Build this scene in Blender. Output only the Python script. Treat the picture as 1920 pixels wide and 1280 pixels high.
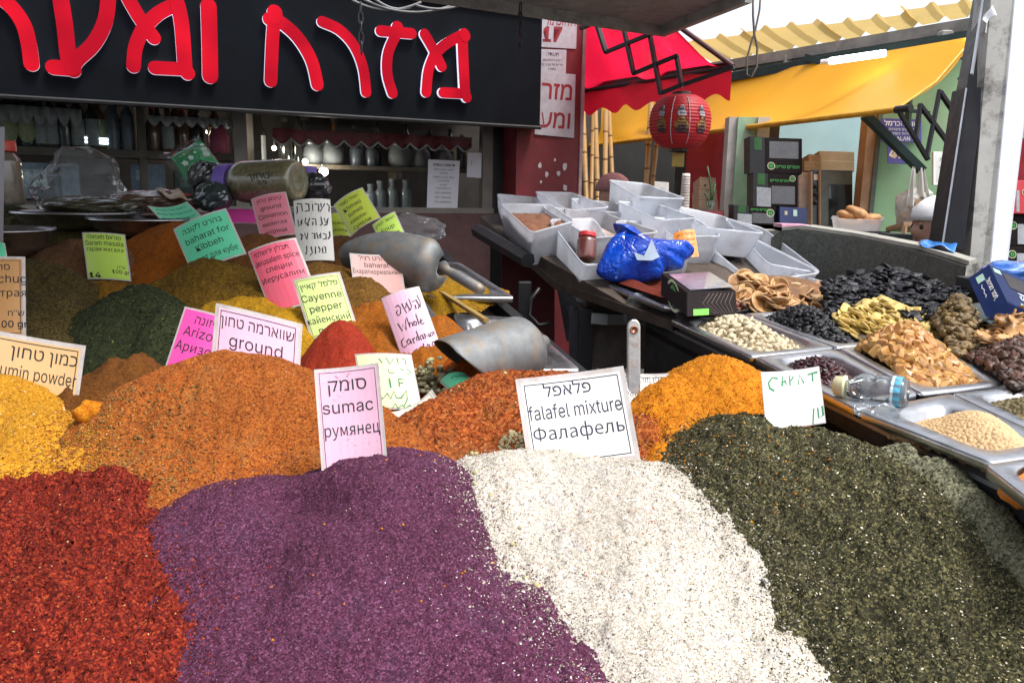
import bpy, bmesh, math, random
import numpy as np
from mathutils import Vector, Matrix, Euler
for o in list(bpy.data.objects): bpy.data.objects.remove(o)
random.seed(7); RNG = np.random.default_rng(11)
SC = bpy.context.scene; COL = SC.collection
R = math.radians
# ---------------------------------------------------------------- camera
EYE = Vector((0, 0, 1.45)); FPX = 1493.0; PITCH = 10.5; ROLL = 0.96
cam = bpy.data.cameras.new('camera'); cam_o = bpy.data.objects.new('camera', cam); COL.objects.link(cam_o)
CM = (Matrix.Rotation(R(90 - PITCH), 3, 'X') @ Matrix.Rotation(R(ROLL), 3, 'Z'))
cam_o.matrix_world = Matrix.Translation(EYE) @ CM.to_4x4()
cam.sensor_width = 36; cam.lens = 36 * FPX / 1920; cam.clip_start = .05; cam.clip_end = 400
SC.camera = cam_o
# ---------------------------------------------------------------- world, sun, exposure
SUN_EL, SUN_AZ = 64, 122          # azimuth measured from +Y towards +X
w = bpy.data.worlds.new('World'); SC.world = w; w.use_nodes = True
nt = w.node_tree; nt.nodes.clear()
sky = nt.nodes.new('ShaderNodeTexSky'); sky.sky_type = 'NISHITA'; sky.sun_disc = False
sky.sun_elevation = R(SUN_EL); sky.sun_rotation = R(SUN_AZ); sky.dust_density = 3.5; sky.ozone_density = .6; sky.air_density = 1.0
hs = nt.nodes.new('ShaderNodeHueSaturation'); hs.inputs['Saturation'].default_value = .35
bg = nt.nodes.new('ShaderNodeBackground'); bg.inputs['Strength'].default_value = .15
wo = nt.nodes.new('ShaderNodeOutputWorld')
nt.links.new(sky.outputs[0], hs.inputs['Color']); nt.links.new(hs.outputs[0], bg.inputs[0]); nt.links.new(bg.outputs[0], wo.inputs[0])
sun = bpy.data.lights.new('sun', 'SUN'); sun.energy = 1.5; sun.angle = R(14); sun.color = (1, .96, .9)
sun_o = bpy.data.objects.new('sun', sun); COL.objects.link(sun_o)
sd = Vector((math.sin(R(SUN_AZ)) * math.cos(R(SUN_EL)), math.cos(R(SUN_AZ)) * math.cos(R(SUN_EL)), math.sin(R(SUN_EL))))
sun_o.rotation_euler = sd.to_track_quat('Z', 'Y').to_euler(); sun_o.location = (3, -3, 8)
SC.view_settings.view_transform = 'Standard'; SC.view_settings.look = 'None'
SC.view_settings.exposure = 1.1; SC.view_settings.gamma = 1
SC.cycles.max_bounces = 8; SC.cycles.transparent_max_bounces = 24

# ---------------------------------------------------------------- pixel -> place (pixels of the 1920x1280 photograph)
def ray(px, py): return CM @ Vector(((px - 960) / FPX, (640 - py) / FPX, -1))
def pt(px, py, d): return EYE + ray(px, py) * d
def ptz(px, py, z):
    r = ray(px, py); return EYE + r * ((z - EYE.z) / r.z)
def on_plane(px, py, p0, n):
    r = ray(px, py); return EYE + r * ((p0 - EYE).dot(n) / r.dot(n))

# ---------------------------------------------------------------- object helpers
def origin(o):
    v = Vector((0, 0, 0))
    while o is not None: v = v + o.location; o = o.parent
    return v
def tag(o, label=None, cat=None, group=None, kind=None):
    for k, v in (('label', label), ('category', cat), ('group', group), ('kind', kind)):
        if v: o[k] = v
    return o
def thing(name, label, cat, loc, group=None):
    o = bpy.data.objects.new(name, None); COL.objects.link(o); o.location = loc; o.empty_display_size = .05
    return tag(o, label, cat, group)
def mesh_np(name, V, F, m, smooth=False):
    """V (n,3) array; F list of faces or (m,k) array"""
    me = bpy.data.meshes.new(name)
    if isinstance(F, np.ndarray):
        k = F.shape[1]; me.vertices.add(len(V)); me.vertices.foreach_set('co', np.asarray(V, np.float32).ravel())
        me.loops.add(F.size); me.loops.foreach_set('vertex_index', F.astype(np.int32).ravel())
        me.polygons.add(len(F)); me.polygons.foreach_set('loop_start', np.arange(0, F.size, k, dtype=np.int32))
        me.polygons.foreach_set('loop_total', np.full(len(F), k, np.int32)); me.update(calc_edges=True); me.validate()
    else:
        me.from_pydata([tuple(v) for v in V], [], F); me.update()
    if smooth: me.polygons.foreach_set('use_smooth', np.ones(len(me.polygons), bool))
    if m: me.materials.append(m)
    return me
def put(name, me, parent=None, loc=None):
    """link mesh data whose vertices are already relative to the parent (or to loc)"""
    o = bpy.data.objects.new(name, me); COL.objects.link(o)
    if parent: o.parent = parent
    if loc is not None: o.location = loc
    return o
class MB:
    def __init__(s): s.v = []; s.f = []
    def add(s, vs, fs):
        b = len(s.v); s.v += [Vector(v) for v in vs]; s.f += [tuple(b + i for i in f) for f in fs]; return s
    def hexa(s, p):      # p: 4 bottom (ccw), 4 top
        return s.add(p, [(3, 2, 1, 0), (4, 5, 6, 7), (0, 1, 5, 4), (1, 2, 6, 5), (2, 3, 7, 6), (3, 0, 4, 7)])
    def box(s, c, sx, sy, sz, rot=None, bev=0):
        rot = rot or Matrix.Identity(3); c = Vector(c); h = (sx / 2, sy / 2, sz / 2)
        if bev <= 0:
            return s.hexa([c + rot @ Vector((x * h[0], y * h[1], z * h[2])) for z in (-1, 1) for x, y in ((-1, -1), (1, -1), (1, 1), (-1, 1))])
        b = min(bev, min(h) * .9); rings = []
        for z, ins in ((-h[2], b), (-h[2] + b, 0), (h[2] - b, 0), (h[2], b)):
            X, Y = h[0] - ins, h[1] - ins; k = b * .6
            rings.append([(-X + k, -Y), (X - k, -Y), (X, -Y + k), (X, Y - k), (X - k, Y), (-X + k, Y), (-X, Y - k), (-X, -Y + k)])
            rings[-1] = [c + rot @ Vector((q[0], q[1], z)) for q in rings[-1]]
        return s.loft(rings, True, True, True)
    def loft(s, rings, closed=True, cap0=False, cap1=False):
        n = len(rings[0]); b = len(s.v); fs = []
        for i in range(len(rings) - 1):
            for j in range(n if closed else n - 1):
                k = (j + 1) % n; fs.append((i * n + j, i * n + k, (i + 1) * n + k, (i + 1) * n + j))
        if cap0: fs.append(tuple(range(n - 1, -1, -1)))
        if cap1: fs.append(tuple((len(rings) - 1) * n + j for j in range(n)))
        return s.add([v for r in rings for v in r], fs)
    def tube(s, path, r, n=8, cap=True):
        P = [Vector(p) for p in path]; rr = r if isinstance(r, (list, tuple)) else [r] * len(P); rings = []
        up = None
        for i, p in enumerate(P):
            t = (P[min(i + 1, len(P) - 1)] - P[max(i - 1, 0)]).normalized()
            if up is None: up = t.orthogonal().normalized()
            up = (up - t * up.dot(t)).normalized(); sd_ = t.cross(up)
            rings.append([p + (up * math.cos(a) + sd_ * math.sin(a)) * rr[i] for a in (2 * math.pi * j / n for j in range(n))])
        return s.loft(rings, True, cap, cap)
    def lathe(s, c, prof, axis=(0, 0, 1), n=20, cap0=True, cap1=True):
        ax = Vector(axis).normalized(); x = ax.orthogonal().normalized(); y = ax.cross(x); c = Vector(c)
        return s.loft([[c + ax * h + (x * math.cos(a) + y * math.sin(a)) * r for a in (2 * math.pi * j / n for j in range(n))] for r, h in prof], True, cap0, cap1)
    def prism(s, poly, d):
        """poly: list of points, extruded by vector d"""
        n = len(poly); d = Vector(d); P = [Vector(p) for p in poly]
        return s.add(P + [p + d for p in P], [tuple(range(n - 1, -1, -1)), tuple(range(n, 2 * n))] + [(i, (i + 1) % n, n + (i + 1) % n, n + i) for i in range(n)])
    def sheet(s, fn, nu, nv, thick=None):
        b = [fn(i / nu, j / nv) for j in range(nv + 1) for i in range(nu + 1)]
        fs = [(j * (nu + 1) + i, j * (nu + 1) + i + 1, (j + 1) * (nu + 1) + i + 1, (j + 1) * (nu + 1) + i) for j in range(nv) for i in range(nu)]
        return s.add(b, fs)
    def ball(s, c, rx, ry=None, rz=None, n=12, m=8, rot=None, fn=None):
        ry = ry or rx; rz = rz or rx; rot = rot or Matrix.Identity(3); rings = []
        for i in range(m + 1):
            th = math.pi * (i + .001) / (m + .002); ring = []
            for j in range(n):
                a = 2 * math.pi * j / n; q = Vector((math.sin(th) * math.cos(a), math.sin(th) * math.sin(a), -math.cos(th)))
                k = fn(q) if fn else 1
                ring.append(Vector(c) + rot @ Vector((q.x * rx * k, q.y * ry * k, q.z * rz * k)))
            rings.append(ring)
        return s.loft(rings, True, True, True)
    def data(s, name, m, off=(0, 0, 0), smooth=False):
        off = Vector(off); return mesh_np(name, [v - off for v in s.v], s.f, m, smooth)
    def build(s, name, m, parent=None, smooth=False, solid=0, loc=None):
        off = origin(parent) if parent else (Vector(loc) if loc is not None else Vector((0, 0, 0)))
        o = put(name, s.data(name, m, off, smooth), parent, None if parent or loc is None else Vector(loc))
        if solid:
            bm = bmesh.new(); bm.from_mesh(o.data); bmesh.ops.recalc_face_normals(bm, faces=bm.faces)
            bmesh.ops.solidify(bm, geom=bm.faces[:], thickness=solid); bm.to_mesh(o.data); bm.free()
            if smooth: o.data.polygons.foreach_set('use_smooth', np.ones(len(o.data.polygons), bool))
        return o
def fix(o):
    bm = bmesh.new(); bm.from_mesh(o.data); bmesh.ops.recalc_face_normals(bm, faces=bm.faces); bm.to_mesh(o.data); bm.free(); return o
def subdiv(o, n=1):
    m = o.modifiers.new('round', 'SUBSURF'); m.levels = n; m.render_levels = n; return o

# ---------------------------------------------------------------- numpy value noise
_T = RNG.random((256, 256))
def vnoise(x, y, s=0):
    xi = np.floor(x).astype(int); yi = np.floor(y).astype(int); fx = x - xi; fy = y - yi
    fx = fx * fx * (3 - 2 * fx); fy = fy * fy * (3 - 2 * fy); xi += s * 37; yi += s * 91
    g = lambda a, b: _T[a & 255, b & 255]
    return (g(xi, yi) * (1 - fx) + g(xi + 1, yi) * fx) * (1 - fy) + (g(xi, yi + 1) * (1 - fx) + g(xi + 1, yi + 1) * fx) * fy - .5
def fbm(x, y, s=0, o=4):
    t = 0; a = 1
    for k in range(o): t = t + a * vnoise(x * 2 ** k, y * 2 ** k, s + k); a *= .5
    return t

# ---------------------------------------------------------------- materials
MATS = {}
def nodes(name):
    m = bpy.data.materials.new(name); m.use_nodes = True; t = m.node_tree; b = t.nodes['Principled BSDF']; return m, t, b
def c4(c): return (c[0], c[1], c[2], 1)
def ramp(t, stops, fac):
    r = t.nodes.new('ShaderNodeValToRGB'); e = r.color_ramp.elements
    while len(e) < len(stops): e.new(.5)
    for i, (p, c) in enumerate(stops): e[i].position = p; e[i].color = c4(c)
    t.links.new(fac, r.inputs[0]); return r.outputs[0]
def ntex(t, kind, scale, coord='Object', **kw):
    n = t.nodes.new('ShaderNodeTex' + kind); n.inputs['Scale'].default_value = scale
    for k, v in kw.items():
        if k in n.inputs: n.inputs[k].default_value = v
    tc = t.nodes.new('ShaderNodeTexCoord'); t.links.new(tc.outputs[coord], n.inputs['Vector']); return n
def mixc(t, f, a, b, mode='MIX'):
    n = t.nodes.new('ShaderNodeMix'); n.data_type = 'RGBA'; n.blend_type = mode
    for i, v in ((0, f), (6, a), (7, b)):
        if hasattr(v, 'links'): t.links.new(v, n.inputs[i])
        else: n.inputs[i].default_value = v if i == 0 else c4(v)
    return n.outputs[2]
def bump(t, b, h, strength, dist=.002):
    n = t.nodes.new('ShaderNodeBump'); n.inputs['Strength'].default_value = strength; n.inputs['Distance'].default_value = dist
    t.links.new(h, n.inputs['Height']); t.links.new(n.outputs[0], b.inputs['Normal'])
def M(name, col, rough=.6, metal=0, var=.25, vs=12, bmp=0, bs=90, dirt=None, dirt_amt=.5, ds=6, trans=0, emis=0, coat=0, spec=.5, objrand=0):
    """plain surface with tone variation, wear and fine relief"""
    if name in MATS: return MATS[name]
    m, t, b = nodes(name); MATS[name] = m
    n = ntex(t, 'Noise', vs, Detail=5, Roughness=.65)
    lo = tuple(c * (1 - var) for c in col); hi = tuple(min(1, c * (1 + var)) for c in col)
    c = ramp(t, [(.3, lo), (.7, hi)], n.outputs[0])
    if objrand:
        oi = t.nodes.new('ShaderNodeObjectInfo'); h = t.nodes.new('ShaderNodeHueSaturation'); mr = t.nodes.new('ShaderNodeMapRange')
        mr.inputs['To Min'].default_value = 1 - objrand; mr.inputs['To Max'].default_value = 1 + objrand
        t.links.new(oi.outputs['Random'], mr.inputs[0]); t.links.new(mr.outputs[0], h.inputs['Value']); t.links.new(c, h.inputs['Color']); c = h.outputs[0]
    if dirt:
        d = ntex(t, 'Noise', ds, Detail=8, Roughness=.75); f = ramp(t, [(.5, (0, 0, 0)), (.68, (dirt_amt,) * 3)], d.outputs[0]); c = mixc(t, f, c, dirt)
    t.links.new(c, b.inputs['Base Color']); b.inputs['Roughness'].default_value = rough; b.inputs['Metallic'].default_value = metal
    b.inputs['Specular IOR Level'].default_value = spec; b.inputs['Coat Weight'].default_value = coat
    b.inputs['Transmission Weight'].default_value = trans
    if rough < .6 and not trans:
        r = ntex(t, 'Noise', vs * 2.3, Detail=6); mr = t.nodes.new('ShaderNodeMapRange'); mr.inputs['To Min'].default_value = max(.03, rough - .12); mr.inputs['To Max'].default_value = rough + .18
        t.links.new(r.outputs[0], mr.inputs[0]); t.links.new(mr.outputs[0], b.inputs['Roughness'])
    if emis: t.links.new(c, b.inputs['Emission Color']); b.inputs['Emission Strength'].default_value = emis
    if bmp:
        bn = ntex(t, 'Noise', bs, Detail=6, Roughness=.7); bump(t, b, bn.outputs[0], bmp, .003)
    return m
def grain_mat(name, stops, size=.003, patch=None, patch_scale=14, patch_amt=.7, rough=.9, bmp=.6, island=False):
    """loose powder or flakes: every grain (cell, or loose flake) has its own tone from stops; patch = colour of drifted-in stray spice"""
    if name in MATS: return MATS[name]
    m, t, b = nodes(name); MATS[name] = m
    if island:
        g = t.nodes.new('ShaderNodeNewGeometry'); fac = g.outputs['Random Per Island']; c = ramp(t, stops, fac)
    else:
        v = ntex(t, 'Voronoi', 1 / size, Randomness=1); sp = t.nodes.new('ShaderNodeSeparateColor'); t.links.new(v.outputs['Color'], sp.inputs[0])
        c = ramp(t, stops, sp.outputs[0]); n = ntex(t, 'Noise', .45 / size, Detail=6, Roughness=.75)
        h = t.nodes.new('ShaderNodeMath'); h.operation = 'ADD'; t.links.new(sp.outputs[1], h.inputs[0]); t.links.new(n.outputs[0], h.inputs[1])
        bump(t, b, h.outputs[0], bmp, size * .8)
        big = ntex(t, 'Noise', 9, Detail=4); br = ramp(t, [(.3, (.8, .8, .8)), (.7, (1.12, 1.12, 1.12))], big.outputs[0]); c = mixc(t, 1.0, c, br, 'MULTIPLY')
    if patch:
        d = ntex(t, 'Noise', patch_scale, Detail=7, Roughness=.8); f = ramp(t, [(.52, (0, 0, 0)), (.66, (patch_amt,) * 3)], d.outputs[0]); c = mixc(t, f, c, patch)
    t.links.new(c, b.inputs['Base Color']); b.inputs['Roughness'].default_value = rough; b.inputs['Specular IOR Level'].default_value = .25
    return m
def plastic_mat(name, col, clear=.35, rough=.35):
    """milky translucent plastic, scuffed and dusted"""
    if name in MATS: return MATS[name]
    m, t, b = nodes(name); MATS[name] = m; out = t.nodes['Material Output']
    n = ntex(t, 'Noise', 9, Detail=6); c = ramp(t, [(.3, tuple(x * .85 for x in col)), (.7, col)], n.outputs[0])
    d = ntex(t, 'Noise', 7, Detail=9, Roughness=.75); f = ramp(t, [(.5, (0, 0, 0)), (.72, (.45,) * 3)], d.outputs[0]); c = mixc(t, f, c, (.34, .28, .25))
    t.links.new(c, b.inputs['Base Color']); b.inputs['Roughness'].default_value = rough
    tl = t.nodes.new('ShaderNodeBsdfTranslucent'); t.links.new(c, tl.inputs[0])
    tr = t.nodes.new('ShaderNodeBsdfTransparent'); tr.inputs[0].default_value = (.97, .98, 1, 1)
    a = t.nodes.new('ShaderNodeMixShader'); a.inputs[0].default_value = .45; t.links.new(b.outputs[0], a.inputs[1]); t.links.new(tl.outputs[0], a.inputs[2])
    d = t.nodes.new('ShaderNodeMixShader'); d.inputs[0].default_value = clear; t.links.new(a.outputs[0], d.inputs[1]); t.links.new(tr.outputs[0], d.inputs[2])
    t.links.new(d.outputs[0], out.inputs[0]); return m
def cloth_mat(name, col, trans=.6, rough=.5, fold=0, dirt=None):
    """awning cloth that lets light through"""
    m, t, b = nodes(name); MATS[name] = m; out = t.nodes['Material Output']
    n = ntex(t, 'Noise', 4, Detail=6, Roughness=.6); c = ramp(t, [(.3, tuple(x * .9 for x in col)), (.7, col)], n.outputs[0])
    if dirt:
        dn = ntex(t, 'Noise', 2.2, Detail=8, Roughness=.7); f = ramp(t, [(.55, (0, 0, 0)), (.75, (.5,) * 3)], dn.outputs[0]); c = mixc(t, f, c, dirt)
    t.links.new(c, b.inputs['Base Color']); b.inputs['Roughness'].default_value = rough
    tl = t.nodes.new('ShaderNodeBsdfTranslucent'); t.links.new(c, tl.inputs[0])
    a = t.nodes.new('ShaderNodeMixShader'); a.inputs[0].default_value = trans; t.links.new(b.outputs[0], a.inputs[1]); t.links.new(tl.outputs[0], a.inputs[2])
    wv = ntex(t, 'Noise', 400, Detail=2); bump(t, b, wv.outputs[0], .15, .001)
    t.links.new(a.outputs[0], out.inputs[0]); return m
def film_mat(name, tint=(1, 1, 1), gloss=.25, milky=.12):
    """clear plastic film or pane: see-through with sharp highlights"""
    if name in MATS: return MATS[name]
    m, t, b = nodes(name); MATS[name] = m; out = t.nodes['Material Output']
    tr = t.nodes.new('ShaderNodeBsdfTransparent'); tr.inputs[0].default_value = c4(tint)
    gl = t.nodes.new('ShaderNodeBsdfGlossy'); gl.inputs['Roughness'].default_value = .06
    df = t.nodes.new('ShaderNodeBsdfDiffuse'); df.inputs[0].default_value = (.75, .78, .8, 1)
    lw = t.nodes.new('ShaderNodeLayerWeight'); lw.inputs[0].default_value = gloss
    a = t.nodes.new('ShaderNodeMixShader'); a.inputs[0].default_value = milky; t.links.new(tr.outputs[0], a.inputs[1]); t.links.new(df.outputs[0], a.inputs[2])
    d = t.nodes.new('ShaderNodeMixShader'); t.links.new(lw.outputs['Fresnel'], d.inputs[0]); t.links.new(a.outputs[0], d.inputs[1]); t.links.new(gl.outputs[0], d.inputs[2])
    t.links.new(d.outputs[0], out.inputs[0]); return m
def glow_mat(name, col, s):
    m, t, b = nodes(name); MATS[name] = m; b.inputs['Base Color'].default_value = c4(col); b.inputs['Emission Color'].default_value = c4(col); b.inputs['Emission Strength'].default_value = s; return m
STEEL = M('brushed_steel', (.5, .51, .53), .3, 1, .12, 30, .08, 200, dirt=(.25, .2, .15), dirt_amt=.35, ds=18)
STEEL_OLD = M('dull_aluminium', (.19, .2, .205), .58, .65, .25, 25, .15, 160, dirt=(.35, .2, .06), dirt_amt=.55, ds=22)
BLACK = M('black_painted_metal', (.012, .012, .014), .45, 0, .3)
DARK = M('grimy_dark_metal', (.03, .03, .032), .6, 0, .4, dirt=(.08, .06, .045))
GREY = M('grey_painted_metal', (.2, .21, .22), .5, 0, .2, dirt=(.06, .05, .04))
WHITE = M('white_paint', (.75, .76, .78), .45, 0, .06, dirt=(.3, .28, .24), dirt_amt=.4)
WOOD = M('old_wood', (.22, .15, .09), .7, 0, .35, 25, .3, 60, dirt=(.05, .04, .03))
WOOD_DARK = M('dark_wood', (.06, .045, .035), .65, 0, .4, 25, .2, 60)
INK = M('black_ink', (.015, .015, .02), .7, 0, .1)
CARD = M('brown_cardboard', (.3, .2, .12), .8, 0, .15, 20)
# ================================================================ THE SPICE STALL
def base_z(Y): return .865 + .245 * (Y - .7)           # the sloping display board the heaps lie on
WIDE = 1.0          # how much gentler than its footprint a heap falls off sideways
class Blob:
    def __init__(s, px, py, d, wpx, dep, drop, c=.25, rot=0, dx=0, wide=None):
        p = pt(px, py, d); s.x, s.y, s.z = p.x, p.y, p.z; s.rx = wpx * d / FPX; s.ry = dep; s.drop = drop; s.c = c; s.rot = R(rot); s.wide = wide or WIDE
    def h(s, X, Y):
        dx, dy = X - s.x, Y - s.y; ca, sa = math.cos(s.rot), math.sin(s.rot)
        u = (dx * ca + dy * sa) / s.rx; v = (-dx * sa + dy * ca) / s.ry
        r = np.sqrt(u * u + v * v); q = np.sqrt((u / s.wide) ** 2 + v * v); c = s.c
        return s.z - s.drop * (np.sqrt(q * q + c * c) - c) / (math.sqrt(1 + c * c) - c), r
def heap_field(blobs, lump, seed, sm=.006, lump_scale=1, clump=0, dents=()):
    DN = [(pt(a, b_, d_).x, pt(a, b_, d_).y, rr, dp) for a, b_, d_, rr, dp in dents]
    def H(X, Y):
        hs = [b.h(X, Y) for b in blobs]; k = np.stack([h for h, r in hs]); mx = k.max(0)
        z = mx + sm * np.log(np.exp((k - mx) / sm).sum(0)) - sm * .6; r = np.stack([r for h, r in hs]).min(0)
        z = z + lump * fbm(X * 14 * lump_scale, Y * 14 * lump_scale, seed, 4) + lump * .5 * np.abs(fbm(X * 33 * lump_scale, Y * 19 * lump_scale, seed + 5, 3))
        for x_, y_, rr, dp in DN: z = z - dp * np.exp(-((X - x_) ** 2 + (Y - y_) ** 2) / rr ** 2)
        z = z + lump * .35 * fbm(X * 48 + Y * 14, Y * 9 - X * 5, seed + 12, 3)
        if clump: z = z - clump * np.clip(fbm(X * 75, Y * 60, seed + 3, 3) * 1.6, -.6, 1) - clump * 1.2 * np.clip(fbm(X * 26, Y * 22, seed + 4, 3) - .12, 0, 1) * 3
        return z, r
    return H
def rot_np(n):
    q = RNG.normal(size=(n, 4)); q /= np.linalg.norm(q, axis=1)[:, None]; w_, x, y, z = q.T
    return np.stack([1 - 2 * (y * y + z * z), 2 * (x * y - z * w_), 2 * (x * z + y * w_), 2 * (x * y + z * w_), 1 - 2 * (x * x + z * z), 2 * (y * z - x * w_), 2 * (x * z - y * w_), 2 * (y * z + x * w_), 1 - 2 * (x * x + y * y)], 1).reshape(n, 3, 3)
TET = (np.array([(1, 1, 1), (-1, -1, 1), (-1, 1, -1), (1, -1, -1)], float) * .6, np.array([(0, 1, 2), (0, 3, 1), (0, 2, 3), (1, 3, 2)]))
FLK = (np.array([(-.9, -.45, 0), (.1, -.6, .25), (1, .1, 0), (-.2, .6, .2)], float), np.array([(0, 1, 2), (0, 2, 3)]))
_o = np.array([(1, 0, 0), (-1, 0, 0), (0, 1, 0), (0, -1, 0), (0, 0, 1), (0, 0, -1)], float)
OCT = (_o, np.array([(0, 2, 4), (2, 1, 4), (1, 3, 4), (3, 0, 4), (2, 0, 5), (1, 2, 5), (3, 1, 5), (0, 3, 5)]))
def scatter_mesh(P, size, shape, m, name, aspect=(1, 1, 1), jitter=.4, flat=0, smooth=False):
    tv, tf = shape; n = len(P); rot = rot_np(n)
    s = size * (1 + jitter * (RNG.random((n, 1)) * 2 - 1))
    v = (tv[None] * np.array(aspect)) * s[:, :, None]
    v = np.einsum('nij,nkj->nki', rot, v)
    if flat: v[:, :, 2] *= (1 - flat)
    v += P[:, None]
    f = tf[None] + (np.arange(n) * len(tv))[:, None, None]
    return mesh_np(name, v.reshape(-1, 3), f.reshape(-1, tf.shape[1]), m, smooth)
def seen(P, mx=120, my=90):
    """mask of points inside the photographed field plus a margin"""
    q = (np.asarray(P) - np.array(EYE)) @ np.array(CM); d = -q[:, 2]
    px = 960 + q[:, 0] / d * FPX; py = 640 - q[:, 1] / d * FPX
    return (px > -mx) & (px < 1920 + mx) & (py > -my) & (py < 1280 + my)
HEAPS = {}
def heap(key, label, blobs, m, res, lump=.006, seed=1, jit=.0007, sm=.012, below=.03, flakes=(), name='spice_heap', cat='spice heap', group='heaps of loose spice on the market stall', rmax=1.0, lump_scale=1, floor=None, clump=.0032, dents=()):
    H = heap_field(blobs, lump, seed, sm, lump_scale, clump, dents)
    x0 = min(b.x - max(b.rx, b.ry) for b in blobs); x1 = max(b.x + max(b.rx, b.ry) for b in blobs)
    y0 = min(b.y - max(b.rx, b.ry) for b in blobs); y1 = max(b.y + max(b.rx, b.ry) for b in blobs)
    nx, ny = int((x1 - x0) / res) + 1, int((y1 - y0) / res) + 1
    X, Y = np.meshgrid(np.linspace(x0, x1, nx), np.linspace(y0, y1, ny)); Z, r = H(X, Y)
    fl = (base_z(Y) if floor is None else floor) - below
    keep = (r < rmax) & (Z > fl)
    P0 = np.stack([X, Y, Z], -1).reshape(-1, 3); keep &= seen(P0, 260, 160).reshape(keep.shape)
    jx = RNG.normal(size=X.shape) * jit * .6; jz = np.abs(RNG.normal(size=X.shape)) * jit
    k2 = np.clip(np.sin(X * 1e4) * 0 + fbm(X / .0045, Y / .0045, seed + 9, 2), -.6, .6) * jit * 1.8
    P = np.stack([X + jx, Y + RNG.normal(size=X.shape) * jit * .6, Z + jz + k2], -1).reshape(-1, 3)
    q = keep[:-1, :-1] & keep[1:, :-1] & keep[:-1, 1:] & keep[1:, 1:]
    J, I = np.nonzero(q); a = J * nx + I; F = np.stack([a, a + 1, a + nx + 1, a + nx], 1)
    used = np.zeros(nx * ny, bool); used[F.ravel()] = True; idx = np.cumsum(used) - 1; V = P[used]; F = idx[F]
    c = Vector((sum(b.x for b in blobs) / len(blobs), sum(b.y for b in blobs) / len(blobs), 0)); c.z = float(base_z(c.y)) if floor is None else floor
    o = put(name, mesh_np(name, V - np.array(c), F, m, smooth=True), None, c); tag(o, label, cat, group); HEAPS[key] = (o, H, blobs)
    for fk in flakes: sprinkle(key, *fk[:4], **(fk[4] if len(fk) > 4 else {}))
    return o
def sample(key, n, rmax=.98, where=None, wt=None):
    o, H, blobs = HEAPS[key]; out = []; tot = 0
    x0 = min(b.x - max(b.rx, b.ry) for b in blobs); x1 = max(b.x + max(b.rx, b.ry) for b in blobs)
    y0 = min(b.y - max(b.rx, b.ry) for b in blobs); y1 = max(b.y + max(b.rx, b.ry) for b in blobs)
    for _ in range(12):
        X = RNG.uniform(x0, x1, n); Y = RNG.uniform(y0, y1, n); Z, r = H(X, Y); P = np.stack([X, Y, Z], 1)
        k = (r < rmax) & (Z > base_z(Y) - .03) & seen(P)
        if where is not None: k &= where(P)
        out.append(P[k]); tot += k.sum()
        if tot >= n: break
    return np.concatenate(out)[:n]
def sprinkle(key, name, n, size, m, shape=FLK, aspect=(1, 1, 1), lift=.0006, flat=.25, where=None, jitter=.45, smooth=False, rmax=.98):
    o = HEAPS[key][0]; P = sample(key, n, rmax=rmax, where=where); P[:, 2] += lift
    me = scatter_mesh(P - np.array(o.location), size, shape, m, name, aspect, jitter, flat, smooth)
    return tag(put(name, me, o), kind='stuff')
def px_of(P):
    q = (np.asarray(P) - np.array(EYE)) @ np.array(CM); d = -q[:, 2]; return 960 + q[:, 0] / d * FPX, 640 - q[:, 1] / d * FPX
def near_line(pts, wid):
    """points within wid metres of a polyline on the ground plan"""
    A = [np.array((p.x, p.y)) for p in pts]
    def f(P):
        best = np.full(len(P), 9.)
        for a, b in zip(A[:-1], A[1:]):
            ab = b - a; t = np.clip(((P[:, :2] - a) @ ab) / (ab @ ab), 0, 1); best = np.minimum(best, np.linalg.norm(P[:, :2] - a - t[:, None] * ab, axis=1))
        return best < wid * RNG.random(len(P))
    return f
# --- materials of the powders (linear albedo)
G_red = grain_mat('chilli_flake_powder', [(0, (0.052, 0.0044, 0.00315)), (0.45, (0.156, 0.0099, 0.00525)), (0.8, (0.247, 0.022, 0.0084)), (1, (0.351, 0.055, 0.0168))], .0024, bmp=.9)
F_red = grain_mat('chilli_flakes', [(0, (0.052, 0.00385, 0.00315)), (0.45, (0.1625, 0.011, 0.00525)), (0.85, (0.286, 0.0264, 0.00945)), (0.98, (0.39, 0.0715, 0.021)), (1, (0.585, 0.275, 0.126))], island=True)
G_sum = grain_mat('ground_sumac', [(0, (0.03072, 0.0069, 0.02)), (0.5, (0.0768, 0.01667, 0.0425)), (0.85, (0.1216, 0.0345, 0.0775)), (1, (0.1792, 0.069, 0.1375))], .0018, patch=(.04, .022, .05), patch_scale=9, patch_amt=.5, bmp=.7)
F_sum = grain_mat('sumac_grains', [(0, (0.02816, 0.0069, 0.01875)), (0.5, (0.0768, 0.01725, 0.045)), (0.88, (0.1344, 0.0391, 0.0875)), (1, (0.2432, 0.115, 0.1938))], island=True)
G_fal = grain_mat('falafel_flour', [(0, (.29, .25, .2)), (.4, (.46, .415, .345)), (.8, (.55, .51, .45)), (1, (.62, .6, .56))], .0016, patch=(.36, .35, .37), patch_scale=20, patch_amt=.6, bmp=.4)
F_fal = grain_mat('falafel_crumbs', [(0, (.14, .11, .08)), (.13, (.3, .25, .19)), (.5, (.5, .45, .38)), (1, (.64, .62, .59))], island=True)
G_zat = grain_mat('dried_herb_mix', [(0, (0.00945, 0.0091, 0.0048)), (0.5, (0.03645, 0.0351, 0.0156)), (0.8, (0.08775, 0.0819, 0.0348)), (1, (0.2025, 0.1755, 0.078))], .0022, patch=(.06, .05, .03), patch_scale=16, patch_amt=.5, bmp=1)
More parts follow.
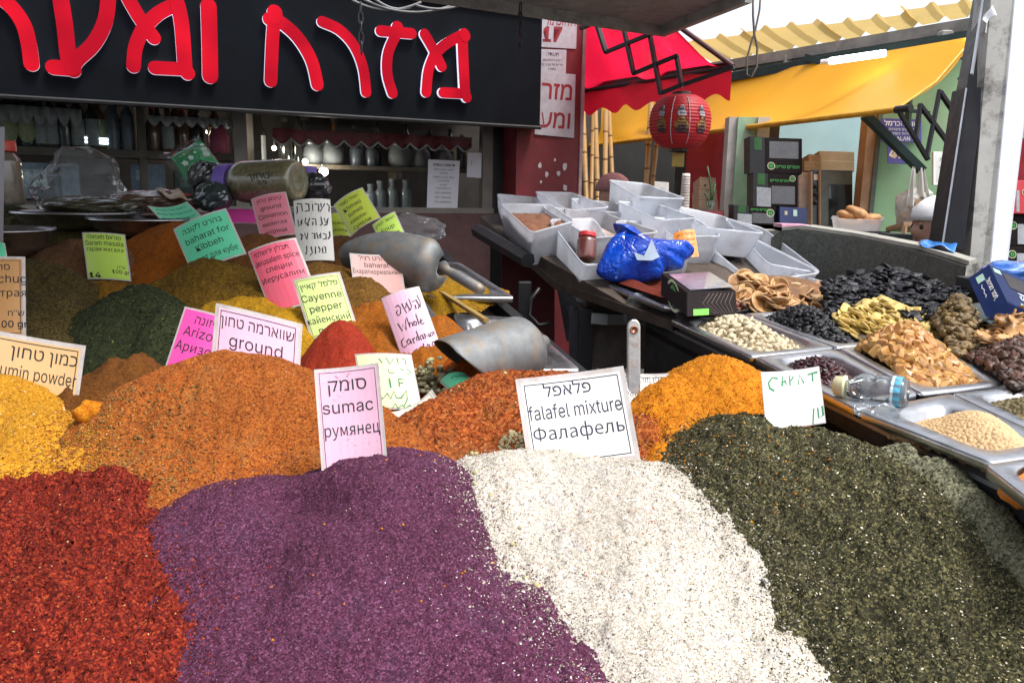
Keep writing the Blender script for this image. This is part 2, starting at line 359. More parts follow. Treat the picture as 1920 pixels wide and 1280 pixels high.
F_zat = grain_mat('herb_flakes', [(0, (0.0108, 0.0104, 0.006)), (0.5, (0.04185, 0.0416, 0.018)), (0.8, (0.108, 0.1014, 0.0432)), (0.95, (0.27, 0.2275, 0.096)), (1, (0.81, 0.715, 0.504))], island=True)
F_zat2 = grain_mat('pale_herb_flakes', [(0, (.05, .055, .03)), (.5, (.14, .145, .085)), (.9, (.22, .22, .13)), (1, (.42, .4, .28))], island=True)
G_yel = grain_mat('ground_cumin', [(0, (.32, .13, .004)), (.5, (.45, .2, .007)), (1, (.56, .3, .025))], .0022, patch=(.42, .19, .03), patch_scale=16, patch_amt=.5, bmp=.6)
F_yel = grain_mat('cumin_crumbs', [(0, (.28, .11, .005)), (.5, (.46, .21, .009)), (.95, (.58, .33, .045)), (1, (.65, .52, .35))], island=True)
G_ora = grain_mat('shawarma_spice', [(0, (0.1596, 0.0344, 0.0044)), (0.5, (0.2856, 0.07052, 0.0077)), (1, (0.378, 0.1204, 0.0198))], .0023, patch=(.2, .1, .03), patch_scale=11, patch_amt=.6, bmp=.7)
F_ora = grain_mat('shawarma_crumbs', [(0, (0.0756, 0.02236, 0.0055)), (0.3, (0.2016, 0.0473, 0.0066)), (0.7, (0.336, 0.0903, 0.011)), (0.97, (0.4032, 0.1462, 0.033)), (1, (0.462, 0.344, 0.242))], island=True)
G_mix = grain_mat('coarse_soup_mix', [(0, (.12, .018, .004)), (.5, (.31, .062, .009)), (1, (.45, .14, .03))], .004, patch=(.15, .09, .03), patch_scale=12, patch_amt=.7, bmp=1)
F_mix = grain_mat('dried_vegetable_flakes', [(0, (.08, .012, .005)), (.3, (.28, .045, .007)), (.7, (.45, .12, .016)), (.95, (.52, .21, .05)), (1, (.6, .45, .28))], island=True)
G_tur = grain_mat('turmeric', [(0, (.38, .1, .002)), (.5, (.53, .165, .003)), (1, (.6, .25, .008))], .0022, patch=(.36, .17, .015), patch_scale=18, patch_amt=.5, bmp=.7)
F_tur = grain_mat('turmeric_crumbs', [(0, (.32, .09, .003)), (.5, (.5, .165, .004)), (1, (.6, .3, .018))], island=True)
G_cay = grain_mat('cayenne', [(0, (.15, .01, .003)), (.5, (.25, .02, .006)), (1, (.32, .034, .01))], .002, bmp=.6)
def pw(name, c, sz=.0025, v=.35, patch=None, bmp=.7):
    g = sum(c) / 3; c = tuple(max(.002, (g + (x - g) * 1.3) * .82) for x in c)
    return grain_mat(name, [(0, tuple(x * (1 - v) for x in c)), (.5, c), (1, tuple(x * (1 + v * 1.2) for x in c))], sz, patch=patch, bmp=bmp)
B = Blob
# --- front row
WIDE = 1.7
heap('red', 'brick red heap of coarse chilli flakes at the lower left corner', [B(165, 888, 1.0, 330, .36, .21, .35, wide=1.3), B(20, 908, .98, 260, .34, .2, .3), B(-150, 960, .95, 420, .4, .2, .3), B(120, 1075, .87, 300, .22, .14, .6), B(320, 1130, .852, 270, .26, .15, .6), B(210, 1010, .932, 210, .24, .15, .6), B(270, 1075, .885, 210, .24, .14, .6)],
     G_red, .002, .012, 3, .0017, clump=.0095, sm=.02, dents=[(90, 990, .95, .03, .024), (150, 1085, .9, .028, .022), (40, 1110, .88, .028, .02), (70, 912, .985, .022, .022)], flakes=[('loose_flakes', 56000, .0018, F_red, dict(aspect=(1, 1, 1), lift=.0008))])
WIDE = 1.8
heap('sumac', 'purple heap of ground sumac in the middle of the front row', [B(705, 846, 1.0, 330, .34, .2, .45, wide=1.25), B(785, 862, 1.0, 260, .34, .2, .5, wide=1.4), B(490, 905, 1.0, 300, .34, .2, .6), B(370, 940, .98, 240, .24, .2, .5, wide=1.4), B(600, 1000, .93, 300, .3, .15, .9), B(880, 1080, .87, 330, .25, .13, .8), B(660, 1130, .85, 300, .25, .12, .9)],
     G_sum, .0018, .007, 8, .0008, clump=.002, dents=[(520, 930, .985, .022, .014), (565, 955, .97, .024, .026), (615, 990, .95, .026, .028), (670, 1035, .925, .03, .014), (330, 1000, .93, .03, .01), (800, 1010, .93, .03, .01), (520, 1140, .86, .03, .012)], flakes=[('loose_grains', 70000, .00095, F_sum, dict(aspect=(1.3, .8, .7), shape=FLK))])
WIDE = 1.8
heap('falafel', 'cream white heap of falafel mixture with a white sign stuck behind it', [B(1000, 852, 1.06, 300, .36, .2, .5), B(1150, 872, 1.05, 300, .36, .2, .6), B(1290, 900, 1.03, 300, .34, .2, .5), B(920, 862, 1.05, 190, .3, .22, .35), B(1330, 1080, .9, 360, .3, .13, .8), B(1150, 1040, .92, 260, .24, .14, .9), B(1250, 960, .97, 260, .24, .14, .9)],
     G_fal, .0018, .008, 14, .0007, clump=.002, flakes=[('loose_crumbs', 45000, .001, F_fal, dict(shape=TET, flat=.3))])
WIDE = 1.35
heap('zaatar', 'dark green heap of crushed dried herbs at the lower right', [B(1400, 776, 1.1, 240, .34, .21, .5), B(1540, 812, 1.06, 260, .34, .2, .6), B(1650, 860, 1.01, 270, .32, .19, .6), B(1700, 1000, .92, 330, .28, .13, .9), B(1850, 1080, .86, 260, .22, .13, .8), B(1560, 950, .96, 260, .24, .14, .9)],
     G_zat, .0022, .01, 19, .0014, clump=.006, dents=[(1480, 850, 1.04, .03, .012), (1350, 830, 1.07, .025, .012), (1620, 960, .95, .035, .012), (1560, 1100, .88, .03, .012)], flakes=[('loose_herb_flakes', 72000, .0014, F_zat, dict(aspect=(1.2, .9, .8)))])
WIDE = 1.0
heap('herb2', 'grey green heap of crushed herbs behind the dark herb heap at its right edge', [B(1695, 818, 1.04, 120, .12, .12, .5), B(1775, 856, .995, 130, .13, .13, .6), B(1840, 930, .93, 140, .14, .12, .6), B(1930, 1020, .86, 150, .14, .12, .6)],
     pw('grey_green_herb', (.2, .195, .14), .0024, .5), .0024, .009, 23, .0014, clump=.004, flakes=[('loose_herb_flakes', 14000, .002, F_zat2)])
# --- second row
WIDE = 1.35
heap('cumin', 'mustard yellow heap of ground cumin at the left edge', [B(-70, 690, 1.27, 230, .3, .18, .4), B(75, 768, 1.21, 180, .24, .17, .4), B(160, 835, 1.13, 150, .2, .14, .5), B(20, 830, 1.13, 300, .22, .13, .7)],
     G_yel, .0026, .01, 31, .001, clump=.0025, flakes=[('loose_crumbs', 16000, .0016, F_yel, dict(shape=TET))])
heap('shawarma', 'large orange brown heap of shawarma spice left of the sumac sign', [B(425, 652, 1.28, 300, .34, .2, .42), B(540, 700, 1.25, 260, .3, .18, .4), B(300, 720, 1.24, 230, .3, .17, .4), B(330, 820, 1.12, 220, .25, .13, .7), B(720, 790, 1.18, 190, .26, .17, .4)],
     G_ora, .0026, .008, 37, .0009, clump=.003, dents=[(265, 800, 1.14, .022, .008), (330, 850, 1.1, .025, .01), (245, 860, 1.09, .02, .008), (520, 830, 1.12, .03, .01)], flakes=[('loose_crumbs', 22000, .0015, F_ora, dict(shape=TET)),
      ('coarse_crumbs', 2600, .003, grain_mat('olive_crumbs', [(0, (.1, .05, .015)), (.5, (.2, .11, .03)), (1, (.36, .17, .04))], island=True), dict(shape=TET, where=lambda P: (lambda p: (p[0] < 330 + 90 * RNG.random(len(P))) & (p[1] > 720))(px_of(P))))])
heap('soupmix', 'coarse orange brown heap of dried vegetable spice behind the falafel sign', [B(960, 694, 1.36, 260, .32, .2, .4), B(1050, 700, 1.34, 220, .3, .19, .4), B(830, 752, 1.27, 170, .25, .16, .4), B(1210, 780, 1.22, 170, .22, .17, .4), B(1000, 790, 1.22, 280, .2, .14, .7)],
     G_mix, .003, .01, 41, .0018, clump=.003, flakes=[('loose_vegetable_flakes', 24000, .0028, F_mix, dict(aspect=(1, .9, .8)))])
heap('turmeric', 'bright golden yellow heap of turmeric blend behind the dark herbs', [B(1352, 664, 1.34, 200, .28, .19, .4), B(1270, 712, 1.29, 150, .24, .17, .4), B(1420, 700, 1.3, 120, .2, .18, .4), B(1270, 800, 1.18, 140, .2, .14, .5)],
     G_tur, .0028, .009, 43, .001, clump=.003, flakes=[('loose_crumbs', 11000, .0016, F_tur, dict(shape=TET))])
# --- third row and beyond
WIDE = 1.0
heap('cayenne', 'pointed deep red heap of cayenne pepper below a lime sign', [B(640, 598, 1.6, 130, .18, .16, .3), B(655, 628, 1.57, 110, .16, .14, .4)], G_cay, .0045, .005, 51, .0009)
WIDE = 1.35
heap('brown_left', 'small brown crumbled heap behind the cumin sign', [B(235, 672, 1.42, 130, .18, .13, .5), B(180, 700, 1.4, 120, .17, .13, .5)], pw('brown_spice', (.12, .05, .018)), .004, .016, 53, .0012)
heap('herb_dark', 'blackish green heap of dried herb flecked with yellow in the left middle', [B(262, 530, 1.75, 165, .26, .2, .35), B(190, 575, 1.68, 140, .2, .17, .4), B(320, 570, 1.68, 90, .2, .17, .4)], pw('dark_green_herb', (.022, .028, .012), .0035, .6), .0045, .01, 57, .0014,
     flakes=[('loose_herb_flakes', 9000, .0026, grain_mat('green_leaf_flakes', [(0, (.008, .012, .006)), (.7, (.03, .042, .018)), (.9, (.09, .1, .03)), (1, (.3, .28, .09))], island=True))])
heap('zhug', 'dark olive brown heap of chilli herb paste spice at the left edge', [B(40, 480, 1.85, 200, .32, .22, .4), B(110, 540, 1.72, 150, .26, .19, .4), B(40, 590, 1.6, 160, .2, .17, .5)], pw('olive_brown_spice', (.06, .045, .018), .0035, .55), .005, .012, 59, .0014,
     flakes=[('loose_flakes', 8000, .0026, grain_mat('brown_herb_flakes', [(0, (.025, .02, .008)), (.6, (.075, .055, .02)), (1, (.17, .12, .04))], island=True))])
heap('curry', 'ochre yellow heap of curry powder behind the pink shawarma sign', [B(470, 553, 1.76, 130, .2, .14, .5), B(540, 575, 1.7, 110, .18, .13, .5), B(405, 565, 1.75, 100, .16, .13, .5)], pw('curry_powder', (.33, .19, .02), patch=(.14, .08, .015)), .0045, .01, 61, .001)
heap('baharat', 'cinnamon brown heap of baharat behind the cardamom sign', [B(720, 562, 1.72, 150, .24, .17, .45), B(820, 590, 1.66, 110, .2, .16, .4), B(650, 590, 1.68, 90, .2, .15, .5)], pw('baharat_powder', (.26, .095, .022), patch=(.16, .07, .02)), .0045, .009, 63, .0009)
heap('kibbeh', 'olive brown heap of kibbeh spice in front of the green kibbeh sign', [B(400, 478, 1.9, 140, .26, .2, .4), B(330, 520, 1.86, 130, .2, .16, .5), B(480, 520, 1.85, 130, .2, .16, .5)], pw('kibbeh_spice', (.11, .065, .016), .003, .5), .005, .012, 67, .0014,
     flakes=[('loose_flakes', 6000, .0024, grain_mat('kibbeh_flakes', [(0, (.05, .03, .01)), (.6, (.13, .08, .02)), (1, (.28, .19, .06))], island=True))])
heap('jerus', 'brown heap of grill spice in front of the white handwritten sign', [B(600, 487, 1.9, 130, .24, .18, .5), B(680, 520, 1.86, 110, .2, .15, .5)], pw('grill_spice', (.12, .065, .022), .003, .45), .005, .01, 71, .0012)
heap('tan', 'tan brown heap below the garam masala sign', [B(190, 520, 1.93, 120, .16, .11, .6)], pw('tan_spice', (.19, .1, .03)), .006, .008, 73, .001)
WIDE = 1.5
heap('greyb', 'grey brown heap of ground spice behind the garam masala sign', [B(150, 445, 2.15, 130, .22, .14, .6), B(230, 460, 2.1, 100, .18, .13, .6)], pw('grey_brown_spice', (.15, .085, .05)), .006, .006, 79, .001)
heap('paprika', 'rust orange cone of spice left of the green kibbeh sign', [B(335, 412, 2.2, 150, .28, .18, .3)], pw('rust_spice', (.24, .085, .025)), .006, .006, 83, .001)
heap('cinnamon', 'brown heap of ground cinnamon below the rose cinnamon sign', [B(500, 432, 2.24, 120, .24, .13, .5), B(440, 452, 2.2, 110, .2, .12, .5)], pw('cinnamon_powder', (.16, .075, .035)), .006, .006, 89, .001)
heap('khmeli', 'brown heap of spice between the khmeli suneli sign and the metal scoop', [B(640, 440, 2.2, 90, .2, .12, .5), B(690, 440, 2.15, 90, .2, .12, .5)], pw('khmeli_spice', (.12, .06, .03)), .006, .006, 97, .001)
heap('herb_far', 'dark olive heap in the far left bowl row', [B(70, 402, 2.4, 150, .22, .13, .6), B(190, 412, 2.36, 150, .2, .12, .6), B(290, 420, 2.36, 110, .2, .12, .6)], pw('far_green_spice', (.06, .05, .018), .004, .5), .007, .01, 101, .0016)
heap('herb_edge', 'dark green heap of herb at the far left end of the stall', [B(10, 385, 2.5, 110, .2, .12, .5)], pw('far_herb', (.035, .04, .016), .004, .5), .007, .01, 103, .0016)
heap('yellow_tray', 'yellow heap of curry in the steel tray by the big scoop handle', [B(830, 515, 2.1, 130, .16, .08, .7)], pw('yellow_curry', (.24, .14, .02), patch=(.2, .11, .02)), .006, .008, 107, .001)
heap('orange_tray', 'orange red heap of spice in the tray under the loose scoop', [B(890, 640, 1.62, 130, .2, .12, .5)], pw('orange_red_spice', (.28, .08, .02), .004), .006, .008, 109, .0014)
# neighbouring heaps run into each other: grains of one lie thinning out over the other
def mix(a, b, n, size, m, reach=.012, shape=FLK, over=None):
    Ha, Hb = HEAPS[a][1], HEAPS[b][1]
    def f(P):
        zb, r = Hb(P[:, 0], P[:, 1]); g = P[:, 2] - zb; return (g > 0) & (r < 1.15) & (np.exp(-(g / reach)) * (.35 + 1.1 * (fbm(P[:, 0] * 30, P[:, 1] * 30, 77, 3) + .4)) > RNG.random(len(P)))
    P = sample(a, n, where=f) if n < 1 else np.concatenate([sample(a, 14000, where=f) for _ in range(1)])[:n]
    if not len(P): return
    o = HEAPS[a][0]; P[:, 2] += .0007; tag(put('stray_grains', scatter_mesh(P - np.array(o.location), size, shape, m, 'stray', (1, 1, 1), .5, .25), o), kind='stuff')
WIDE = 1.0
# stray crumbs where neighbouring heaps meet
def ln(*p): return [pt(*q) for q in p]
sprinkle('sumac', 'stray_falafel_crumbs', 900, .0026, F_fal, FLK, where=near_line(ln((900, 930, .98), (960, 1080, .9), (1080, 1260, .8)), .07))
sprinkle('falafel', 'stray_sumac_grains', 2600, .0015, F_sum, FLK, where=near_line(ln((885, 900, 1.0), (940, 1060, .9), (1090, 1270, .79)), .05))
sprinkle('falafel', 'stray_chilli_flakes', 500, .002, F_mix, FLK, where=near_line(ln((1240, 890, 1.04), (1180, 1000, .95)), .12))
sprinkle('falafel', 'stray_herb_flakes', 900, .002, F_zat, FLK, where=near_line(ln((1300, 890, 1.03), (1470, 1060, .9), (1520, 1270, .79)), .05))
sprinkle('zaatar', 'stray_turmeric_crumbs', 600, .002, F_tur, TET, where=near_line(ln((1290, 850, 1.07), (1400, 800, 1.1), (1450, 900, 1.0)), .08))
sprinkle('zaatar', 'sesame_seeds', 900, .0022, M('sesame', (.75, .7, .55), .5, 0, .1), OCT, aspect=(1, .6, .4))
sprinkle('sumac', 'stray_orange_crumbs', 160, .002, F_tur, TET)
sprinkle('red', 'stray_seeds', 260, .0018, M('pepper_seed', (.6, .4, .18), .5, 0, .2), OCT, aspect=(1, .8, .4))
sprinkle('cumin', 'stray_pale_crumbs', 140, .0022, M('pale_crumb', (.75, .7, .6), .6), TET)
sprinkle('zaatar', 'herb_stalks', 500, .004, F_zat2, TET, aspect=(1.6, .25, .25))
sprinkle('falafel', 'white_husks', 700, .0035, M('white_husk', (.85, .84, .8), .6, 0, .05), FLK, aspect=(1.2, .7, 1))
mix('sumac', 'falafel', 4680, .0013, F_fal, 0.020); mix('falafel', 'sumac', 5760, .0012, F_sum, 0.017); mix('sumac', 'red', 3960, .0018, F_red, 0.015); mix('red', 'sumac', 3240, .0012, F_sum, 0.014)
mix('falafel', 'zaatar', 5400, .0016, F_zat, 0.020); mix('zaatar', 'falafel', 2880, .0014, F_fal, 0.015); mix('shawarma', 'sumac', 4680, .0013, F_sum, 0.020); mix('sumac', 'shawarma', 2700, .0014, F_ora, 0.015); mix('shawarma', 'cumin', 5400, .0016, F_yel, 0.024, TET); mix('cumin', 'shawarma', 3960, .0016, F_ora, 0.020, TET)
mix('red', 'cumin', 2160, .0015, F_yel, 0.015, TET); mix('cumin', 'red', 2160, .0018, F_red, 0.014); mix('soupmix', 'falafel', 1600, .0013, F_fal, .01); mix('falafel', 'soupmix', 2200, .0022, F_mix, .014); mix('zaatar', 'turmeric', 1800, .0016, F_tur, .012, TET); mix('turmeric', 'zaatar', 1500, .0018, F_zat, .01); mix('soupmix', 'turmeric', 1800, .0016, F_tur, .014, TET); mix('turmeric', 'soupmix', 1200, .002, F_mix, .01)
mix('soupmix', 'shawarma', 1500, .0016, F_ora, .012, TET); mix('zaatar', 'herb2', 2600, .0018, F_zat2, .012); mix('herb2', 'zaatar', 1500, .0018, F_zat, .01)
# coriander seeds rolled down behind and around the falafel heap
SEED = M('coriander_seed', (.36, .32, .17), .55, 0, .25)
P = sample('soupmix', 4000, where=lambda P: (lambda p: ((p[0] - 965) ** 2 / 30 ** 2 + (p[1] - 835) ** 2 / 26 ** 2 < 1) | ((p[0] - 885) ** 2 / 34 ** 2 + (p[1] - 870) ** 2 / 30 ** 2 < RNG.random(len(P)) * .5) | (RNG.random(len(P)) < .004))(px_of(P)))[:210]
P2 = sample('falafel', 6000, where=lambda P: near_line(ln((890, 880, 1.02), (950, 1030, .92), (1010, 1110, .88)), .02)(P) & (RNG.random(len(P)) < .12))[:9]
o = HEAPS['soupmix'][0]; bs = MB().ball((0, 0, 0), .0034, .0034, .0037, 8, 6).data('seed', SEED, smooth=True)
for k, p in enumerate(np.concatenate([P, P2])):
    q = put('seed', bs, o, Vector(p) - o.location + Vector((0, 0, random.uniform(-.001, .002)))); s = random.uniform(.6, 1.15); q.scale = (s, s, s); q.rotation_euler = (random.random() * 6, random.random() * 6, 0)
o = HEAPS['cumin'][0]     # firm clump of cumin at the end of the ridge
cb = MB().ball(pt(172, 775, 1.2), .026, .02, .018, 20, 14, fn=lambda q: 1 + .22 * math.sin(q.x * 5 + q.z * 3) * math.cos(q.y * 4) + random.uniform(-.05, .05)); cb.build('clump', G_tur, o, True)
# --- the stepped board under everything, and its frame
def bpt(px, py, dz=-.05):
    """point on the display board under a pixel"""
    r = ray(px, py); k = .245; t = (base_z(0) + dz - EYE.z) / (r.z - k * r.y); return EYE + r * t
st = thing('spice_stall', 'long dark spice stall with a sloping display board under the heaps', 'market stall', (-.5, 1.6, 0))
x0 = -2.6; mb = MB(); Yb, Yf = 2.75, .45
fx = lambda Y: .60 - .47 * (Y - .72)
mb.prism([(x0, Yf, base_z(Yf) - .075), (fx(Yf), Yf, base_z(Yf) - .075), (fx(Yb), Yb, base_z(Yb) - .075), (x0, Yb, base_z(Yb) - .075)], (0, 0, -.04)); mb.build('display_board', WOOD_DARK, st)
mb = MB(); a, b = Vector((fx(Yf) + .012, Yf, base_z(Yf) - .05)), Vector((fx(Yb) + .012, Yb, base_z(Yb) - .05))
mb.hexa([a + Vector((0, 0, -.12)), a + Vector((.03, .0, -.12)), b + Vector((.03, 0, -.12)), b + Vector((0, 0, -.12)), a, a + Vector((.03, 0, 0)), b + Vector((.03, 0, 0)), b]); mb.build('side_board', BLACK, st)
for x, y in ((-1.0, .55), (.5, .55), (-.3, 2.6), (-2.2, 2.6)):
    mb = MB(); mb.box((x, y, base_z(y) / 2 - .06), .05, .05, base_z(y) - .12, bev=.004); mb.build('leg', BLACK, st)
mb = MB(); mb.prism([(x0, Yf + .02, .05), (fx(Yf), Yf + .02, .05), (fx(Yf), Yf + .02, base_z(Yf) - .12), (x0, Yf + .02, base_z(Yf) - .12)], (0, .02, 0)); mb.build('front_panel', BLACK, st)
# ================================================================ LETTERING AND SPICE SIGNS
def heb(s): return s[::-1]
_TXT = {}; _FNT = {}
FDIR = bpy.utils.system_resource('DATAFILES') + '/fonts/'
def face(kind):
    """Blender's own typefaces, scaled to one cap height"""
    if kind not in _FNT:
        try: f = bpy.data.fonts.load(FDIR + {'latin': 'Inter.woff2', 'cyr': 'Noto Sans CJK Regular.woff2', 'heb': 'NotoSansHebrew-Regular.woff2'}[kind])
        except Exception: f = None
        _FNT[kind] = (f, 1.0); V, _ = raw_text({'latin': 'H', 'cyr': 'Н', 'heb': 'ה'}[kind], kind, 0)
        hgt = V[:, 1].max() if len(V) else .7; _FNT[kind] = (f, (.62 if kind == 'heb' else .72) / max(hgt, .1))
    return _FNT[kind]
def raw_text(s, kind, bold):
    f, k = face(kind); cu = bpy.data.curves.new('lettering', 'FONT'); cu.body = s; cu.size = k; cu.align_x = 'CENTER'; cu.resolution_u = 3; cu.offset = bold
    if f: cu.font = f
    ob = bpy.data.objects.new('lettering', cu); COL.objects.link(ob); dg = bpy.context.evaluated_depsgraph_get()
    me = bpy.data.meshes.new_from_object(ob.evaluated_get(dg)); bpy.data.objects.remove(ob)
    V = np.array([v.co[:] for v in me.vertices]) if len(me.vertices) else np.zeros((0, 3)); F = [tuple(p.vertices) for p in me.polygons]; bpy.data.meshes.remove(me)
    return V, F
def text_mesh(s, bold=0.0):
    """flat lettering of cap height .72, centred on x, baseline 0"""
    k = (s, bold)
    if k not in _TXT:
        kind = 'heb' if any('\u0590' <= c <= '\u05ff' for c in s) else 'cyr' if any('\u0400' <= c <= '\u04ff' for c in s) else 'latin'
        _TXT[k] = raw_text(s, kind, bold)
    return _TXT[k]
class Card:
    """local frame of a flat sign: x right, y down (0..1 both), n towards the viewer"""
    def __init__(s, tl, tr, bl):
        s.o = Vector(tl); s.ex = Vector(tr) - s.o; s.ey = Vector(bl) - s.o; s.w = s.ex.length; s.h = s.ey.length; s.n = s.ex.cross(s.ey).normalized()
        if s.n.dot(EYE - s.o) < 0: s.n = -s.n
    def p(s, u, v, k=0): return s.o + s.ex * u + s.ey * v + s.n * k
def letter_on(mb, cd, txt, u, v, size, k=.0012, bold=0.0, sx=1.0, rot=0, fit=None):
    """size: type size in parts of the card's width; fit: greatest width in parts of the card's width"""
    V, F = text_mesh(txt, bold)
    if not len(V): return
    wd = V[:, 0].max() - V[:, 0].min(); s = size
    if fit and wd * s * sx > fit: sx = fit / (wd * s)
    eu = cd.ex.normalized(); ev = cd.ey.normalized(); ca, sa = math.cos(R(rot)), math.sin(R(rot))
    b = cd.p(u, v, k); W_ = cd.w
    mb.add([b + eu * ((x * ca - y * sa) * s * sx * W_) - ev * ((x * sa + y * ca) * s * W_) for x, y, _ in V], F)
def stroke_on(mb, cd, pts, wd, k=.0012):
    """a marker stroke through (u,v) points, wd in parts of the card's width"""
    P = [cd.p(u, v, k) for u, v in pts]; r = wd * cd.w / 2; L = []; n = cd.n
    for i, p in enumerate(P):
        t = (P[min(i + 1, len(P) - 1)] - P[max(i - 1, 0)]).normalized(); s = n.cross(t) * r * (.75 + .5 * random.random()); L.append((p + s, p - s))
    vs = [v for l in L for v in l]; mb.add(vs, [(2 * i, 2 * i + 1, 2 * i + 3, 2 * i + 2) for i in range(len(L) - 1)])
def paper_mat(name, col, spot=(.35, .12, .05), amt=.55, scale=150, thr=.66):
    m, t, b = nodes(name); n = ntex(t, 'Noise', 14, Detail=4); c = ramp(t, [(.35, tuple(x * .93 for x in col)), (.65, col)], n.outputs[0])
    d = ntex(t, 'Noise', scale, Detail=5, Roughness=.7); g = ntex(t, 'Noise', 18, Detail=3); f = ramp(t, [(thr, (0, 0, 0)), (thr + .03, (amt,) * 3)], d.outputs[0]); g2 = ramp(t, [(.45, (0, 0, 0)), (.62, (1, 1, 1))], g.outputs[0])
    ff = mixc(t, 1.0, f, g2, 'MULTIPLY'); c = mixc(t, ff, c, spot); s2 = ntex(t, 'Noise', 9, Detail=6, Roughness=.7); sf = ramp(t, [(.55, (0, 0, 0)), (.8, (.45,) * 3)], s2.outputs[0]); c = mixc(t, sf, c, tuple(x * .75 + y * .25 for x, y in zip(col, spot)))
    t.links.new(c, b.inputs['Base Color']); b.inputs['Roughness'].default_value = .38; b.inputs['Coat Weight'].default_value = .25; b.inputs['Coat Roughness'].default_value = .2
    bn = ntex(t, 'Noise', 25, Detail=2); bump(t, b, bn.outputs[0], .12, .003); return m
SLEEVE = M('laminate_sleeve', (.5, .47, .46), .3, 0, .15, 20, dirt=(.3, .2, .12), dirt_amt=.5, ds=30)
NAVY = M('dark_blue_ink', (.02, .022, .06), .7, 0, .1); GREENINK = M('green_marker_ink', (.03, .22, .09), .6, 0, .3)
def spice_sign(label, px, d, paper, lines=(), border=True, margin=.045, lean=.03, ink=INK, strokes=(), name='spice_sign', cat='sign', group='laminated name signs stuck in the spices', curl=None):
    """px: TL, TR, BR, BL pixels; the card leans back by lean metres at its top"""
    (a, b, c, e) = px; tl = pt(*a, d + lean / 2); tr = pt(*b, d + lean / 2); bl = pt(*e, d - lean / 2); br = pt(*c, d - lean / 2)
    bl2 = (bl + (br - (tr - tl))) / 2; base = (bl2 * 2 + (tr - tl)) / 2
    cd = Card(tl, tr, bl2); t = thing(name, label, cat, base, group)
    curl = random.choice((-1, 1, 1)) * random.uniform(.005, .014) if curl is None else curl; N = 8; bow = lambda u: cd.n * (-curl * 4 * (u - .5) ** 2)
    def slab(k0, k1, mg, nm, m, holes=False):
        mx, my = mg, mg * cd.w / cd.h; mb = MB(); rings = []
        for i in range(N + 1):
            u = mx + (1 - 2 * mx) * i / N; q = bow(u)
            rings.append([cd.p(u, my, k0) + q, cd.p(u, my, k1) + q, cd.p(u, 1 - my, k1) + q, cd.p(u, 1 - my, k0) + q])
        mb.loft(rings, True, True, True); return fix(mb.build(nm, m, t))
    slab(-.0012, 0, 0, 'sleeve', SLEEVE); slab(0.0001, .0005, margin, 'paper', paper)
    if border:
        mb = MB(); mg = margin + .022; wl = .009; my = mg * cd.w / cd.h; wy = wl * cd.w / cd.h; k = .0008
        for (u0, v0, u1, v1) in ((mg, my, 1 - mg, my + wy), (mg, 1 - my - wy, 1 - mg, 1 - my)):
            rr = [[cd.p(u0 + (u1 - u0) * i / N, v0, k) + bow(u0 + (u1 - u0) * i / N), cd.p(u0 + (u1 - u0) * i / N, v1, k) + bow(u0 + (u1 - u0) * i / N)] for i in range(N + 1)]; mb.loft(rr, False)
        for u0 in (mg, 1 - mg - wl): mb.add([cd.p(u0, my, k) + bow(u0), cd.p(u0 + wl, my, k) + bow(u0 + wl), cd.p(u0 + wl, 1 - my, k) + bow(u0 + wl), cd.p(u0, 1 - my, k) + bow(u0)], [(0, 1, 2, 3)])
        mb.build('border_line', ink, t)
    if lines or strokes:
        mb = MB()
        for ln_ in lines: letter_on(mb, cd, *ln_[:4], k=0, **(ln_[4] if len(ln_) > 4 else {}))
        for pts, wd in strokes: stroke_on(mb, cd, pts, wd, 0)
        # follow the bow of the card
        q = []
        for v in mb.v:
            e, g, r_ = cd.ex, cd.ey, v - cd.o; ee, eg, gg = e.dot(e), e.dot(g), g.dot(g); u = (r_.dot(e) * gg - r_.dot(g) * eg) / (ee * gg - eg * eg); q.append(v + cd.n * .0009 + bow(u))
        mb.v = q; tag(mb.build('lettering', ink, t), kind='stuff')
    return t, cd
PINK = paper_mat('pale_pink_paper', (.72, .42, .55), (.25, .06, .08), .7, 190, .585); PINK2 = paper_mat('rose_pink_paper', (.78, .47, .62)); WHITEP = paper_mat('white_paper', (.8, .78, .73), (.5, .35, .15), .5, 120, .62)
CREAM = paper_mat('peach_paper', (.7, .46, .22)); ORANGEP = paper_mat('light_orange_paper', (.52, .27, .09)); HOT = paper_mat('hot_pink_paper', (.85, .08, .42)); RED_P = paper_mat('coral_red_paper', (.82, .12, .2))
ROSE = paper_mat('rose_paper', (.75, .22, .28)); LIME = paper_mat('lime_paper', (.55, .8, .12), (.35, .25, .03)); LIME2 = paper_mat('pale_lime_paper', (.68, .84, .3), (.5, .4, .1)); LIME3 = paper_mat('yellow_lime_paper', (.55, .66, .07), (.4, .15, .03))
MINT = paper_mat('mint_green_paper', (.13, .68, .38), (.2, .15, .05)); PEACHY = paper_mat('dusty_pink_paper', (.74, .45, .42)); YEL_P = paper_mat('pale_yellow_paper', (.83, .84, .5), (.6, .5, .1)); DIRTY = paper_mat('grubby_white_paper', (.66, .65, .6), (.3, .2, .08), .6, 60, .6); OR2 = paper_mat('bright_orange_paper', (.85, .3, .05))
spice_sign('peach sign reading Cumin powder stuck in the mustard yellow heap', [(-20, 618), (165, 650), (146, 778), (-40, 748)], 1.36, CREAM,
    [(heb('כמון טחון'), .6, .33, .17), ('Cumin powder', .52, .62, .17, dict(fit=.86)), ('молотый', .56, .9, .17)])
spice_sign('pink sign reading ground, half buried behind the big orange brown heap', [(403, 566), (566, 606), (562, 740), (388, 700)], 1.38, PINK2,
    [(heb('שווארמה טחון'), .5, .29, .17, dict(fit=.84)), ('ground', .5, .56, .19)])
